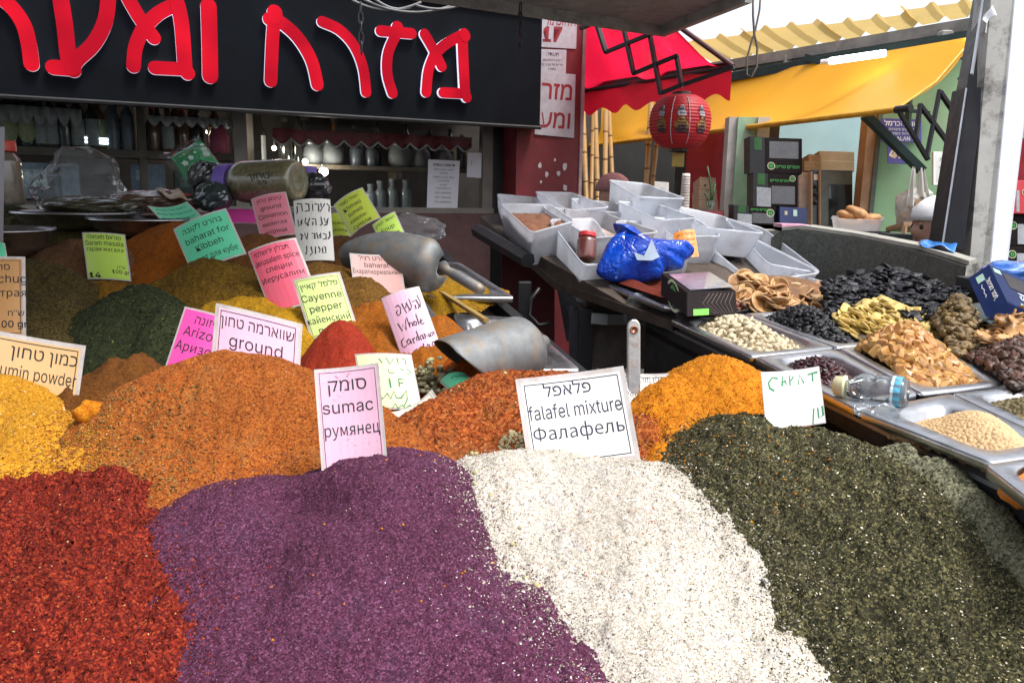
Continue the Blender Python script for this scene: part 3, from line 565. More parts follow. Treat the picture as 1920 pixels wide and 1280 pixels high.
spice_sign('pale pink sign reading sumac standing in the purple heap', [(591, 694), (711, 681), (733, 900), (606, 912)], 1.02, PINK,
    [(heb('סומק'), .48, .205, .27), ('sumac', .47, .395, .26), ('румянец', .5, .59, .26, dict(fit=.84))])
spice_sign('white sign reading falafel mixture behind the cream white heap', [(966, 712), (1168, 687), (1204, 890), (989, 860)], 1.13, WHITEP,
    [(heb('פלאפל'), .46, .225, .15), ('falafel mixture', .5, .46, .175, dict(fit=.85)), ('Фалафель', .5, .68, .17)], ink=NAVY)
spice_sign('hot pink sign reading Arizona leaning behind the pink shawarma sign', [(342, 571), (462, 604), (420, 735), (300, 702)], 1.5, HOT,
    [(heb('אריזונה'), .5, .2, .17), ('Arizona', .47, .39, .2), ('Аризона', .47, .6, .2)], border=False, margin=.03)
spice_sign('coral red sign reading Jerusalem spice behind the ochre curry heap', [(460, 469), (551, 442), (600, 560), (503, 592)], 1.78, RED_P,
    [(heb('תבלין ירושלמי'), .46, .14, .14, dict(fit=.7)), ('Jerusalem spice', .5, .28, .165, dict(fit=.9)), ('специи', .5, .41, .16), ('Иерусалим', .5, .55, .165), (heb('ש"ח'), .78, .75, .11)], border=False, margin=.035)
spice_sign('lime green sign reading Cayenne pepper above the deep red heap', [(547, 523), (636, 508), (672, 620), (583, 640)], 1.66, LIME2,
    [(heb('פלפל קאיין'), .5, .2, .17, dict(fit=.8)), ('Cayenne', .48, .4, .21, dict(fit=.84)), ('pepper', .5, .58, .21), ('кайенский', .49, .76, .2, dict(fit=.88)), ('перец', .5, .93, .2)])
spice_sign('dusty pink sign reading baharat beside the big metal scoop', [(656, 476), (751, 479), (764, 566), (666, 566)], 1.88, PEACHY,
    [(heb('בהרט רגיל'), .46, .13, .13), ('baharat', .5, .28, .14), ('Бхаратнормальный', .5, .42, .14, dict(fit=.93))], border=False, margin=.03)
W = .028
spice_sign('pink handwritten sign reading Whole Cardamom above the cardamom pods', [(712, 557), (784, 534), (828, 656), (751, 668)], 1.6, PINK2, [], border=False, margin=.02, strokes=[
    ([(.28, .22), (.36, .2), (.4, .25), (.36, .33), (.28, .36), (.26, .3), (.31, .27)], W), ([(.46, .2), (.5, .36), (.6, .33), (.57, .2), (.52, .28)], W), ([(.66, .16), (.67, .27), (.62, .33)], W), ([(.72, .22), (.82, .2), (.85, .3), (.8, .34)], W), ([(.76, .27), (.75, .34)], W), ([(.88, .13), (.9, .24), (.86, .33)], W),
    ([(.2, .46), (.25, .6), (.31, .5), (.35, .6), (.42, .44)], W), ([(.46, .42), (.46, .58), (.5, .51), (.54, .52), (.54, .58)], W), ([(.6, .51), (.57, .56), (.62, .58), (.65, .53), (.6, .51)], W), ([(.7, .41), (.69, .58)], W), ([(.74, .55), (.8, .53), (.77, .5), (.73, .55), (.77, .59), (.82, .57)], W),
    ([(.22, .7), (.14, .73), (.12, .8), (.18, .84), (.24, .81)], W), ([(.34, .74), (.27, .76), (.28, .82), (.34, .8), (.35, .75), (.37, .82)], W), ([(.42, .75), (.43, .83), (.43, .77), (.48, .75)], W), ([(.57, .66), (.57, .81), (.51, .8), (.52, .75), (.57, .75)], W), ([(.66, .74), (.61, .76), (.62, .81), (.67, .79), (.67, .74), (.69, .81)], W), ([(.73, .73), (.73, .81), (.77, .74), (.78, .8), (.82, .74), (.83, .8)], W), ([(.86, .75), (.86, .79), (.91, .79), (.91, .74), (.86, .75)], W), ([(.94, .73), (.95, .79), (.97, .73)], W * .8),
    ([(.36, .94), (.44, .92), (.43, .98)], W), ([(.5, .92), (.55, .92), (.54, .98)], W), ([(.63, .87), (.61, .98)], W), ([(.72, .9), (.68, .94), (.73, .97), (.76, .92), (.72, .9)], W), ([(.86, .88), (.82, .92), (.87, .95), (.9, .9), (.86, .88)], W)])
W = .034
spice_sign('grubby white handwritten sign standing between the rose and lime signs', [(548, 374), (617, 371), (625, 484), (556, 492)], 1.97, DIRTY, [], border=False, margin=.0, strokes=[
    ([(.1, .06), (.24, .08), (.25, .2)], W), ([(.1, .1), (.1, .2), (.06, .22)], W), ([(.34, .08), (.44, .09), (.44, .2), (.32, .2)], W), ([(.54, .09), (.54, .2)], W), ([(.6, .09), (.7, .1), (.69, .21)], W), ([(.76, .08), (.78, .17), (.86, .08)], W), ([(.78, .17), (.72, .22)], W), ([(.91, .07), (.97, .12), (.95, .21)], W),
    ([(.1, .32), (.12, .43), (.2, .4), (.22, .32), (.17, .38)], W), ([(.33, .31), (.3, .38), (.4, .44)], W), ([(.44, .32), (.38, .4), (.37, .44)], W), ([(.5, .33), (.6, .34), (.6, .44)], W), ([(.52, .38), (.51, .44)], W), ([(.74, .3), (.76, .42), (.7, .44)], W), ([(.82, .32), (.85, .4), (.92, .31), (.88, .42), (.8, .44)], W),
    ([(.14, .56), (.2, .58), (.16, .66)], W), ([(.27, .55), (.3, .64), (.36, .55), (.32, .66)], W), ([(.46, .57), (.55, .57), (.54, .66)], W), ([(.6, .56), (.62, .65), (.7, .64), (.7, .56), (.65, .62)], W), ([(.76, .57), (.84, .58), (.83, .66), (.75, .66)], W), ([(.93, .53), (.93, .61), (.88, .66)], W),
    ([(.3, .76), (.3, .84), (.26, .9)], W), ([(.42, .78), (.45, .88), (.38, .92)], W), ([(.54, .78), (.53, .9)], W), ([(.62, .78), (.66, .84), (.62, .88)], W), ([(.72, .8), (.72, .88), (.8, .88), (.8, .79), (.75, .78)], W)])
spice_sign('rose red sign reading ground Cinnamon below the jar of green spice', [(468, 371), (534, 357), (553, 440), (489, 448)], 2.22, ROSE,
    [(heb('קינמון טחון'), .5, .16, .15, dict(fit=.74)), ('ground', .5, .35, .18), ('Cinnamon', .5, .54, .19, dict(fit=.8)), ('молотая', .5, .72, .17), ('корица', .5, .9, .17)], border=False, margin=.03)
spice_sign('yellow green sign reading Khmeli suneli tilted behind the big metal scoop', [(622, 382), (677, 348), (713, 404), (655, 441)], 2.17, LIME3,
    [(heb('חמלי סונלי'), .47, .2, .14), ('Khmeli', .47, .4, .19), ('suneli', .47, .58, .18), ('хмели-', .47, .77, .18), ('сунели', .47, .95, .18)], border=False, margin=.03)
spice_sign('bright lime sign reading Soup hoviaz poking out above the big metal scoop', [(696, 420), (739, 394), (768, 456), (722, 482)], 2.08, LIME,
    [(heb("חוויאג' למרק"), .5, .17, .17, dict(fit=.8)), ('Soup', .5, .4, .24), ('hoviaz', .52, .62, .24), ('supa', .6, .84, .24)], border=False, margin=.04)
spice_sign('lime sign reading Garam masala with the number 14', [(151, 434), (232, 438), (243, 524), (163, 524)], 2.0, LIME,
    [(heb('גאראם מאסאלה'), .5, .14, .15, dict(fit=.8)), ('Garam masala', .5, .275, .165, dict(fit=.88)), ('гарам масала', .5, .4, .15, dict(fit=.84)), (heb('ש"ח'), .83, .76, .1), ('100 gr', .8, .86, .12, dict(bold=.012)), ('14', .2, .96, .17, dict(bold=.02, sx=1.4))], border=False, margin=.03)
spice_sign('mint green sign reading baharat for Kibbeh behind the olive brown heap', [(320, 427), (420, 387), (466, 487), (350, 500)], 1.96, MINT,
    [(heb('בהרט לקובה'), .5, .22, .135), ('baharat for', .52, .44, .16), ('Kibbeh', .5, .64, .16), ('Бхарат для кубе', .47, .86, .16, dict(fit=.9))], border=False, margin=.03)
spice_sign('mint green sign reading Ras el hanout lying flat behind the rust orange cone', [(279, 392), (353, 384), (380, 412), (318, 432)], 2.3, MINT,
    [(heb('ראס אל חנות'), .5, .22, .13), ('Ras el hanout', .5, .46, .15, dict(fit=.85)), ('Рас-эль-ханут', .5, .7, .14, dict(fit=.8))], border=False, margin=.03, lean=.09)
spice_sign('light orange sign reading schug with 100 gr at the left edge', [(-68, 484), (42, 479), (43, 632), (-68, 634)], 1.52, ORANGEP,
    [(heb('סחוג'), .62, .17, .16), ('schug', .76, .33, .2), ('острая', .72, .5, .19), (heb('ש"ח'), .86, .74, .14), ('100 gr', .78, .88, .16, dict(bold=.015))])
spice_sign('white sign with faded green marker letters CARAT stuck in the dark herbs', [(1424, 700), (1533, 689), (1547, 812), (1432, 790)], 1.12, WHITEP, [], border=False, margin=.015, ink=GREENINK, strokes=[
    ([(.3, .13), (.2, .11), (.12, .2), (.14, .3), (.22, .35)], .04), ([(.36, .27), (.38, .09), (.44, .25)], .035), ([(.36, .2), (.44, .19)], .03), ([(.5, .27), (.5, .1), (.57, .12), (.52, .19)], .022), ([(.64, .27), (.67, .1), (.73, .26)], .022), ([(.8, .12), (.96, .1)], .03), ([(.88, .11), (.87, .25)], .025),
    ([(.8, .98), (.84, .72)], .02), ([(.9, .72), (.9, .9), (.97, .86), (.97, .7)], .025)])
spice_sign('pale yellow sign with green and grey handwriting behind the sumac sign', [(663, 661), (770, 662), (789, 748), (684, 786)], 1.42, YEL_P, [], border=False, margin=.03, ink=GREENINK, strokes=[
    ([(.42, .1), (.47, .18)], .02), ([(.55, .08), (.6, .2), (.68, .1)], .02), ([(.74, .08), (.75, .19)], .02), ([(.82, .09), (.88, .1), (.87, .2)], .02), ([(.55, .28), (.56, .36), (.65, .35)], .018), ([(.75, .28), (.82, .3)], .018), ([(.88, .26), (.94, .34), (.84, .38)], .018),
    ([(.54, .46), (.54, .62)], .03), ([(.7, .46), (.69, .6)], .02), ([(.7, .46), (.8, .47)], .02), ([(.7, .53), (.77, .53)], .02),
    ([(.3, .7), (.36, .82), (.46, .72), (.5, .82), (.58, .68), (.6, .8), (.68, .8), (.8, .66), (.78, .82), (.7, .95)], .025), ([(.5, .98), (.56, .9), (.6, .98), (.68, .92), (.72, .98), (.8, .92), (.88, .95)], .022)])
spice_sign('white sign reading kebab spices half hidden by the falafel sign', [(1140, 697), (1251, 703), (1259, 790), (1148, 786)], 1.34, WHITEP,
    [(heb('תבלין מזרחי לקבב'), .58, .2, .16, dict(fit=.78)), ('kebab spices', .52, .5, .19, dict(fit=.85)), ('Восточный', .5, .78, .18)], margin=.04)
spice_sign('small mint green sign reading curry lying under the loose metal scoop', [(820, 708), (866, 690), (905, 716), (848, 736)], 1.44, MINT,
    [(heb('קארי'), .66, .38, .3), ('curry', .6, .78, .34)], margin=.03, lean=.05)
spice_sign('cream edge of a sign buried in the coarse orange heap', [(726, 783), (815, 738), (832, 768), (742, 815)], 1.35, WHITEP, [], margin=.05, lean=.06)
spice_sign('yellowish sign mostly hidden between the white and khmeli signs', [(606, 400), (650, 398), (656, 440), (612, 444)], 2.26, LIME3, [('Arizona', .5, .5, .2), ('Аризона', .5, .8, .2)], border=False, margin=.03)
spice_sign('magenta strip sign lying flat below the jar with the purple lid', [(398, 393), (480, 390), (492, 416), (400, 420)], 2.42, HOT, [], border=False, margin=.02, lean=.12)
spice_sign('mint green sliver of a sign behind the schug sign', [(-40, 455), (5, 452), (14, 500), (-34, 504)], 1.6, MINT, [], border=False, margin=.03)
# ================================================================ SCOOPS, STEEL PANS AND THINGS LYING ON THE SPICE STALL
def rrect(n, k=.16):
    """unit rounded-square outline as (u,v) in 0..1"""
    out = []
    for cx, cy, a0 in ((1 - k, k, -90), (1 - k, 1 - k, 0), (k, 1 - k, 90), (k, k, 180)):
        for i in range(n + 1):
            a = R(a0 + 90 * i / n); out.append((cx + k * math.cos(a), cy + k * math.sin(a)))
    return out
def bil(q, u, v): return (q[0] * (1 - u) + q[1] * u) * (1 - v) + (q[3] * (1 - u) + q[2] * u) * v
def pan(label, corners, depth=.06, rim=.05, group='steel serving pans', m=None, parentless=True, name='steel_pan', cat='pan'):
    """steel gastronorm pan: flat flange with rounded well; corners: far-left, far-right, near-right, near-left"""
    q = [Vector(c) for c in corners]; m = m or STEEL; L = ((q[1] - q[0]).length + (q[2] - q[3]).length) / 2; Wd = ((q[3] - q[0]).length + (q[2] - q[1]).length) / 2
    ru, rv = rim * .35 / L, rim * .35 / Wd; up = Vector((0, 0, 1))
    ctr = bil(q, .5, .5); t = thing(name, label, cat, ctr - up * depth, group)
    def ring(iu, iv, dz, k): return [bil(q, iu + (1 - 2 * iu) * a, iv + (1 - 2 * iv) * b) + up * dz for a, b in rrect(4, k)]
    mb = MB(); mb.loft([ring(0, 0, -.012, .05), ring(-.002, -.002, -.004, .05), ring(.0, .0, 0, .05), ring(.012, .012, .0015, .05), ring(ru * 2.2, rv * 2.2, .0015, .2), ring(ru * 2.9, rv * 2.9, -.006, .2), ring(ru * 3.6, rv * 3.6, -depth * .7, .2), ring(ru * 5, rv * 5, -depth, .2)], True, False, True)
    fix(mb.build('pan_body', m, t, True, solid=.0012)); return t
def seg_tray(label, corners, depth=.05): return pan(label, corners, depth)
def bowl(label, px, py, d, r, h=.05):
    c = pt(px, py, d); t = thing('steel_bowl', label, 'bowl', c - Vector((0, 0, h)), 'round steel bowls at the back of the spice stall')
    mb = MB(); mb.lathe(c, [(r * .6, -h), (r * .9, -h * .6), (r, 0), (r + .009, .002), (r + .011, -.004)], n=40, cap0=True, cap1=False); mb.build('bowl_body', STEEL, t, True); return t
bowl('round steel bowl with a bright rim at the far left corner of the spice stall', 150, 396, 2.36, .17)
bowl('round steel bowl rim showing left of the mint green Ras el hanout sign', 268, 408, 2.3, .14)
bowl('wide steel bowl with dark spice at the left edge of the stall', -10, 428, 2.05, .13, .07)
def dpan(label, px4, depth=.04, **k): return pan(label, [bpt(a, b, .012) for a, b in px4], depth, **k)
dpan('steel pan around the grey brown heap under the garam masala sign', [(105, 462), (300, 455), (305, 510), (88, 512)])
dpan('steel pan holding the tan heap in front of the garam masala sign', [(120, 514), (300, 510), (312, 560), (100, 566)])
dpan('steel pan under the brown heaps by the coral Jerusalem sign', [(560, 470), (700, 470), (720, 556), (560, 556)])
dpan('steel pan with a bright edge at the aisle beside the big scoop handle', [(760, 490), (862, 492), (966, 558), (800, 556)], rim=.03)
dpan('steel pan under the baharat heap left of the loose scoop', [(640, 566), (800, 566), (860, 652), (640, 654)])
dpan('steel pan with orange spice at the aisle edge behind the loose scoop', [(850, 588), (975, 596), (1090, 694), (880, 694)], rim=.03)
dpan('steel pan behind the hot pink Arizona sign', [(195, 668), (330, 664), (350, 735), (150, 742)])
dpan('steel pan of cardamom pods under the pink cardamom sign', [(690, 658), (830, 655), (880, 735), (720, 742)])
# loose cardboard strip between two pans
t = thing('card_strip', 'brownish yellow cardboard strip wedged between two steel pans', 'cardboard', bpt(860, 580, .01)); mb = MB(); a, b = bpt(818, 545, .012), bpt(912, 604, .012); s = Vector((.012, .004, 0))
s = s * .5; mb.hexa([a - s, a + s, b + s, b - s, a - s + Vector((0, 0, .008)), a + s + Vector((0, 0, .008)), b + s + Vector((0, 0, .008)), b - s + Vector((0, 0, .008))]); mb.build('strip', M('ochre_card', (.26, .17, .05), .7), t)

def scoop(label, tip, back, upv, rad, grip_end, m=STEEL_OLD, grip_r=.013, open_k=.55, wrap_=120):
    """aluminium scoop: half-open tapered shell from tip to back, domed back wall and a round grip"""
    tip, back, ge = Vector(tip), Vector(back), Vector(grip_end); ax = (back - tip); Ln = ax.length; ax = ax.normalized(); up = Vector(upv); up = (up - ax * up.dot(ax)).normalized(); sd_ = ax.cross(up)
    t = thing('metal_scoop', label, 'scoop', back, 'metal scoops lying in the spices'); mb = MB(); n = 24; rings = []
    for i in range(19):
        s = i / 18; r = rad * (.86 + .14 * min(1, s * 1.4)); half = R(28 + wrap_ * min(1, s / open_k) ** .7); c = tip + ax * (Ln * s)
        if s > .86: r *= math.sqrt(max(0, 1 - ((s - .86) / .16) ** 2)) * .98 + .02
        rings.append([c + (up * math.cos(a) + sd_ * math.sin(a)) * r for a in (half * (2 * j / n - 1) for j in range(n + 1))])
    mb.loft(rings, False); o = mb.build('shell', m, t, True, solid=.0014)
    mb = MB(); mb.tube([tip + ax * Ln * .985 - up * 0, back + (ge - back) * .12, back + (ge - back) * .3, back + (ge - back) * .9, ge], [grip_r * 1.5, grip_r * .8, grip_r, grip_r * 1.05, grip_r * .7], 14); mb.build('grip', m, t, True)
    return t
scoop('big metal scoop lying across the pans behind the dusty pink baharat sign', pt(662, 460, 2.0), pt(832, 503, 1.9), Vector((.1, -.75, -.55)), .068, pt(905, 545, 1.84), open_k=.5, wrap_=86)
scoop('metal scoop turned upside down by the cardamom pods', pt(830, 698, 1.44), pt(992, 652, 1.6), Vector((-.25, -.55, .8)), .068, pt(1022, 640, 1.66), open_k=.62, grip_r=.015)
# grip of a scoop buried in the turmeric
t = thing('scoop_handle', 'worn grey metal handle with a hole standing up behind the kebab sign', 'handle', pt(1188, 740, 1.36)); mb = MB()
cd = Card(pt(1176, 598, 1.36), pt(1201, 598, 1.36), pt(1176, 760, 1.34)); out = [(0, 1), (0, .09)] + [(.5 - .5 * math.cos(a), .09 - .09 * math.sin(a)) for a in (math.pi * k / 8 for k in range(1, 8))] + [(1, .09), (1, 1)]
mb.prism([cd.p(u, v, -.009) for u, v in out], cd.n * .011); fix(mb.build('bar', M('worn_handle', (.33, .32, .31), .35, .8, .3, 30, .3, 90, dirt=(.35, .18, .08), dirt_amt=.7, ds=40), t)); bv = t.children[0].modifiers.new('bevel', 'BEVEL'); bv.width = .003; bv.segments = 2
mb = MB(); mb.lathe(cd.p(.5, .13, .0035), [(.0065, 0), (.007, .0015), (.005, .002), (.0045, -.001)], cd.n, 16, False, True); mb.build('hole_rim', M('copper_rivet', (.35, .17, .1), .3, .9), t, True)
# cardamom pods
def piece_heap(name, label, cat, pcs, meshes, place, n, base, group=None, rotf=None, scl=(.8, 1.2), rest=None, restn='loose_pieces'):
    """a heap of pieces one can pick up: each piece is an object sharing mesh data"""
    t = thing(name, label, cat, base, group); b = Vector(base)
    for k in range(n):
        p, nrm = place(k); me = random.choice(meshes); o = put(pcs, me, t, Vector(p) - b); s = random.uniform(*scl); o.scale = (s, s, s)
        o.rotation_euler = rotf(k, nrm) if rotf else (random.uniform(-.6, .6), random.uniform(-.6, .6), random.random() * 6.28)
    return t
POD = M('cardamom_pod', (.24, .23, .13), .65, 0, .3, 60, .3, 200, objrand=.35)
pods = [MB().ball((0, 0, 0), .0095, .0048, .0046, 8, 8, fn=lambda q: (1 - .25 * abs(q.x) ** 3) * (1 + .1 * math.cos(3 * math.atan2(q.y, q.z)))).data('pod', POD, smooth=True)]
def pod_place(k):
    px, py = random.uniform(762, 880), random.uniform(664, 742); h = .012 + .03 * math.exp(-((px - 815) / 45) ** 2 - ((py - 700) / 45) ** 2); p = bpt(px, py, .028 + random.uniform(0, h)); return p, None
piece_heap('cardamom_heap', 'heap of whole grey green cardamom pods under the pink handwritten sign', 'cardamom', 'pod', pods, pod_place, 260, bpt(815, 705, -.02), rotf=lambda k, n: (random.uniform(-1, 1), random.uniform(-.7, .7), random.random() * 6.28))
# --- along the shop window: jars, bags, packets
FILM = film_mat('clear_film', (.96, .97, .98), .12, .05); FILM2 = film_mat('crumpled_film', (.92, .94, .95), .16, .08)
def wrinkle(c, rx, ry, rz, fnz, n=36, m=20, seed=0, amp=.18):
    """crumpled bag: lump with sharp creases"""
    rs = np.random.default_rng(seed); D = rs.normal(size=(26, 3)); D /= np.linalg.norm(D, axis=1)[:, None]; ph = rs.random(26) * 6; fr = rs.uniform(2, 7, 26)
    def fn(q):
        d = D @ np.array(q[:]); k = np.abs(np.sin(d * fr + ph)); return 1 + amp * (k.mean() - .6) * 4 + amp * .35 * (np.max(D @ np.array(q[:])) - .9) * 3
    mb = MB(); mb.ball(c, rx, ry, rz, n, m, fn=lambda q: fn(q) * (fnz(q) if fnz else 1)); return mb
def jar(label, a, b, r, body, lid, name='spice_jar', tilt_lid=True):
    """plastic jar from lid end a to base end b"""
    a, b = Vector(a), Vector(b); ax = (b - a).normalized(); L = (b - a).length; t = thing(name, label, 'jar', (a + b) / 2 - Vector((0, 0, r)), 'jars')
    mb = MB(); mb.lathe(a, [(r * .72, L * .16), (r * .78, L * .2), (r * .97, L * .27), (r, L * .34), (r, L * .9), (r * .96, L * .96), (r * .85, L), (r * .7, L * .985), (r * .35, L * .99)], ax, 32); mb.build('jar_body', body, t, True)
    mb = MB(); pr = [(r * .6, -.001), (r * .84, .0), (r * .87, .004), (r * .87, L * .15), (r * .83, L * .165)]; mb.lathe(a, pr, ax, 40); mb.build('lid', lid, t)
    return t
def jar_mat():
    m, t, b = nodes('green_spice_in_jar'); n = ntex(t, 'Noise', 90, Detail=6, Roughness=.8); c = ramp(t, [(.3, (.05, .045, .02)), (.5, (.13, .115, .055)), (.75, (.26, .24, .15))], n.outputs[0]); n2 = ntex(t, 'Noise', 14, Detail=4); f = ramp(t, [(.5, (0, 0, 0)), (.75, (.5,) * 3)], n2.outputs[0]); c = mixc(t, f, c, (.3, .28, .2))
    t.links.new(c, b.inputs['Base Color']); b.inputs['Roughness'].default_value = .35; b.inputs['Coat Weight'].default_value = 1; b.inputs['Coat Roughness'].default_value = .08; return m
PURPLE = M('purple_lid', (.16, .1, .42), .4, 0, .12)
j1 = jar('big clear jar of grey green spice with a purple lid lying on its side', pt(416, 342, 2.52), pt(560, 339, 2.44), .066, jar_mat(), PURPLE)
mb = MB(); cd = Card(pt(455, 318, 2.41), pt(510, 316, 2.4), pt(455, 350, 2.38)); letter_on(mb, cd, heb('טחון'), .5, .55, .4, k=.0); letter_on(mb, cd, '39', .5, 1.0, .35, k=0)
q = []
ja, jb = pt(416, 342, 2.52), pt(560, 339, 2.44); jx = (jb - ja).normalized()
for v in mb.v:
    e = v - ja; l = e.dot(jx); rr = e - jx * l; q.append(ja + jx * l + rr.normalized() * .0672)
mb.v = q; tag(mb.build('lettering', INK, j1), kind='stuff')
jar('upright jar with a purple lid and pale label partly hidden behind the big jar', pt(574, 318, 2.62) + Vector((0, 0, .01)), pt(574, 318, 2.62) - Vector((0, .0, .12)), .04, M('white_label_jar', (.6, .6, .58), .35, 0, .1, coat=.5), PURPLE)
jar('bulky clear plastic jar with a red lid at the left edge under the shelf', pt(-8, 268, 2.3) + Vector((0, 0, .005)), pt(-4, 268, 2.3) - Vector((0, 0, .18)), .058, M('cloudy_plastic_jar', (.12, .1, .075), .3, 0, .3, 20, .2, 40, coat=1), M('red_lid', (.5, .05, .03), .4))
# box corner at the very left
t = thing('carton', 'dark purple carton with thin gold lines cut off by the left edge', 'box', pt(-30, 450, 1.55)); mb = MB(); q = [pt(-70, 455, 1.6), pt(6, 455, 1.5), pt(9, 238, 1.5), pt(-70, 225, 1.6)]; mb.prism(q, (-.2, .12, 0)); fix(mb.build('carton_body', M('aubergine_card', (.05, .025, .04), .4, 0, .2, coat=.4), t))
for k in range(4):
    mb = MB(); u = .935 + .02 * (k % 2); cd = Card(q[3], q[2], q[0]); stroke_on(mb, cd, [(.9, .2 + .2 * k), (.99, .27 + .2 * k)], .006, .0006); mb.build('gold_line', M('gold_print', (.45, .33, .16), .4, .5), t)
# green gift bag with white stars in a clear sleeve
t = thing('gift_packet', 'green packet printed with white stars in a clear sleeve', 'packet', pt(370, 330, 2.5)); q = [pt(320, 296, 2.5), pt(375, 262, 2.56), pt(418, 316, 2.55), pt(352, 345, 2.48)]
cd = Card(q[0], q[1], q[3])
mb = MB(); mb.sheet(lambda u, v: bil(q, u, v) + cd.n * (.03 * (1 - (2 * u - 1) ** 2) * (1 - (2 * v - 1) ** 2) + .003 * math.sin(9 * u + 5 * v)), 14, 10); mb.build('printed_front', M('green_print', (.008, .24, .07), .4, 0, .15), t, True, solid=.0015)
for k in range(9):
    u, v = .15 + .7 * random.random(), .15 + .7 * random.random(); r = random.uniform(.035, .08); c = bil(q, u, v) + cd.n * (.034 * (1 - (2 * u - 1) ** 2) * (1 - (2 * v - 1) ** 2) + .006); e1, e2 = cd.ex.normalized(), cd.ex.normalized().cross(cd.n)
    mb = MB(); mb.add([c + (e1 * math.cos(a) + e2 * math.sin(a)) * (.1 * r if i % 2 else .16 * r) for i, a in enumerate(math.pi * i / 5 for i in range(10))], [tuple(range(10))]); mb.build('star', M('star_print', (.5, .62, .52), .5), t)
mb = MB(); q2 = [pt(298, 292, 2.46), pt(372, 258, 2.53), pt(424, 318, 2.51), pt(350, 352, 2.44)]; mb.sheet(lambda u, v: bil(q2, u, v) + cd.n * (.04 * (1 - (2 * u - 1) ** 2) * (1 - (2 * v - 1) ** 2) + .006 * math.sin(17 * u + 8 * v) + .004 * math.sin(31 * v)), 20, 14); mb.build('clear_sleeve', film_mat('sleeve_film', (.97, .98, .98), .05, .02), t, False, solid=.0006)
# clear bags and dark bags
def bag(label, c, rx, ry, rz, m, seed, fnz=None, name='plastic_bag', contents=None, amp=.18):
    t = thing(name, label, 'bag', Vector(c) - Vector((0, 0, rz)), 'bags of spice by the shop window'); wrinkle(c, rx, ry, rz, fnz, seed=seed, amp=amp).build('bag_film', m, t, False)
    if contents: mb = MB(); mb.ball(Vector(c) - Vector((0, 0, rz * .45)), rx * .85, ry * .8, rz * .42, 20, 10); mb.build('contents', contents, t, True)
    return t
peak = lambda q: 1 + .55 * max(0, q.z) ** 3 * max(0, .5 + q.x)
bag('clear crumpled plastic bag half full of herbs left of the brown packets', pt(150, 365, 2.5), .14, .09, .075, FILM2, 5, lambda q: 1 + .9 * max(0, q.z) ** 4 * (1 if q.x > -.2 else .6), contents=pw('bagged_herb', (.09, .08, .04), .004), amp=.22)
bag('shiny brown bag of spice with a small printed label by the window', pt(292, 378, 2.46), .14, .07, .035, M('brown_bagged_spice', (.07, .035, .018), .2, 0, .4, 30, .5, 50, coat=1), 9, amp=.2)
t = thing('paper_label', 'crumpled orange and white label on the shiny brown bag', 'label', pt(325, 362, 2.42)); q = [pt(290, 354, 2.44), pt(335, 354, 2.44), pt(352, 374, 2.38), pt(312, 370, 2.38)]; mb = MB(); mb.sheet(lambda u, v: bil(q, u, v) + Vector((0, 0, .004 * math.sin(7 * u + 3 * v))), 8, 6); mb.build('label_sheet', M('faded_label', (.4, .28, .2), .4, 0, .5, 30), t, True, solid=.0008)
bag('crumpled black plastic bag leaning on the jar with the purple lid', pt(382, 330, 2.5), .05, .04, .045, M('black_film', (.008, .008, .01), .18, 0, .3, 20, .4, 30, coat=1), 13, amp=.3)
bag('small dark green bag tucked under the purple lid of the big jar', pt(400, 370, 2.44), .055, .04, .045, M('dark_green_film', (.02, .035, .035), .2, 0, .3, coat=1), 17, amp=.2)
bag('clear plastic bag bunched behind the bright lime soup sign', pt(785, 432, 2.2), .07, .04, .035, FILM2, 21, lambda q: 1 + .6 * max(0, q.z) ** 3 * max(0, -q.x + .3), amp=.3)
bag('black and white packet beside the upright purple lid jar', pt(590, 352, 2.55), .05, .03, .045, M('black_white_film', (.03, .03, .035), .2, 0, .5, 8, coat=1), 23, amp=.25)
bag('long bag of dark herbs lying in front of the brown packet', pt(180, 385, 2.42), .15, .05, .025, M('herb_in_film', (.05, .045, .025), .22, 0, .4, 40, .4, 60, coat=1), 29, amp=.2)
# ================================================================ GROUND, LEFT SHOP, SIGN, ROOF
put('ground', mesh_np('ground', [(-60, -40, 0), (60, -40, 0), (60, 80, 0), (-60, 80, 0)], [(0, 1, 2, 3)], M('dirty_paving', (.12, .115, .11), .8, 0, .3, 3, .3, 30, dirt=(.04, .035, .03))))['kind'] = 'structure'
UP = Vector((0, 0, 1))
SA = pt(0, 180, 4.0); SB = pt(1010, 241, 5.35); SB.z = SA.z = (SA.z + SB.z) / 2
UF = (SB - SA); UF.z = 0; UF.normalize(); NF = Vector((UF.y, -UF.x, 0))            # along the shop front, and out of it towards the market aisle
def fac(px, py, off=0): return on_plane(px, py, SA - NF * off, NF)                # off metres behind the face of the sign
def fbox(mb, px0, py0, px1, py1, off, dep):
    """block on the shop front seen as a pixel rectangle, its face off metres behind the sign, dep deep"""
    a, b = fac(px0, py1, off), fac(px1, py1, off); h0 = fac((px0 + px1) / 2, py0, off).z; a.z = b.z = fac((px0 + px1) / 2, py1, off).z; q = -NF * dep; t = UP * (h0 - a.z)
    return mb.hexa([a, b, b + q, a + q, a + t, b + t, b + q + t, a + q + t])
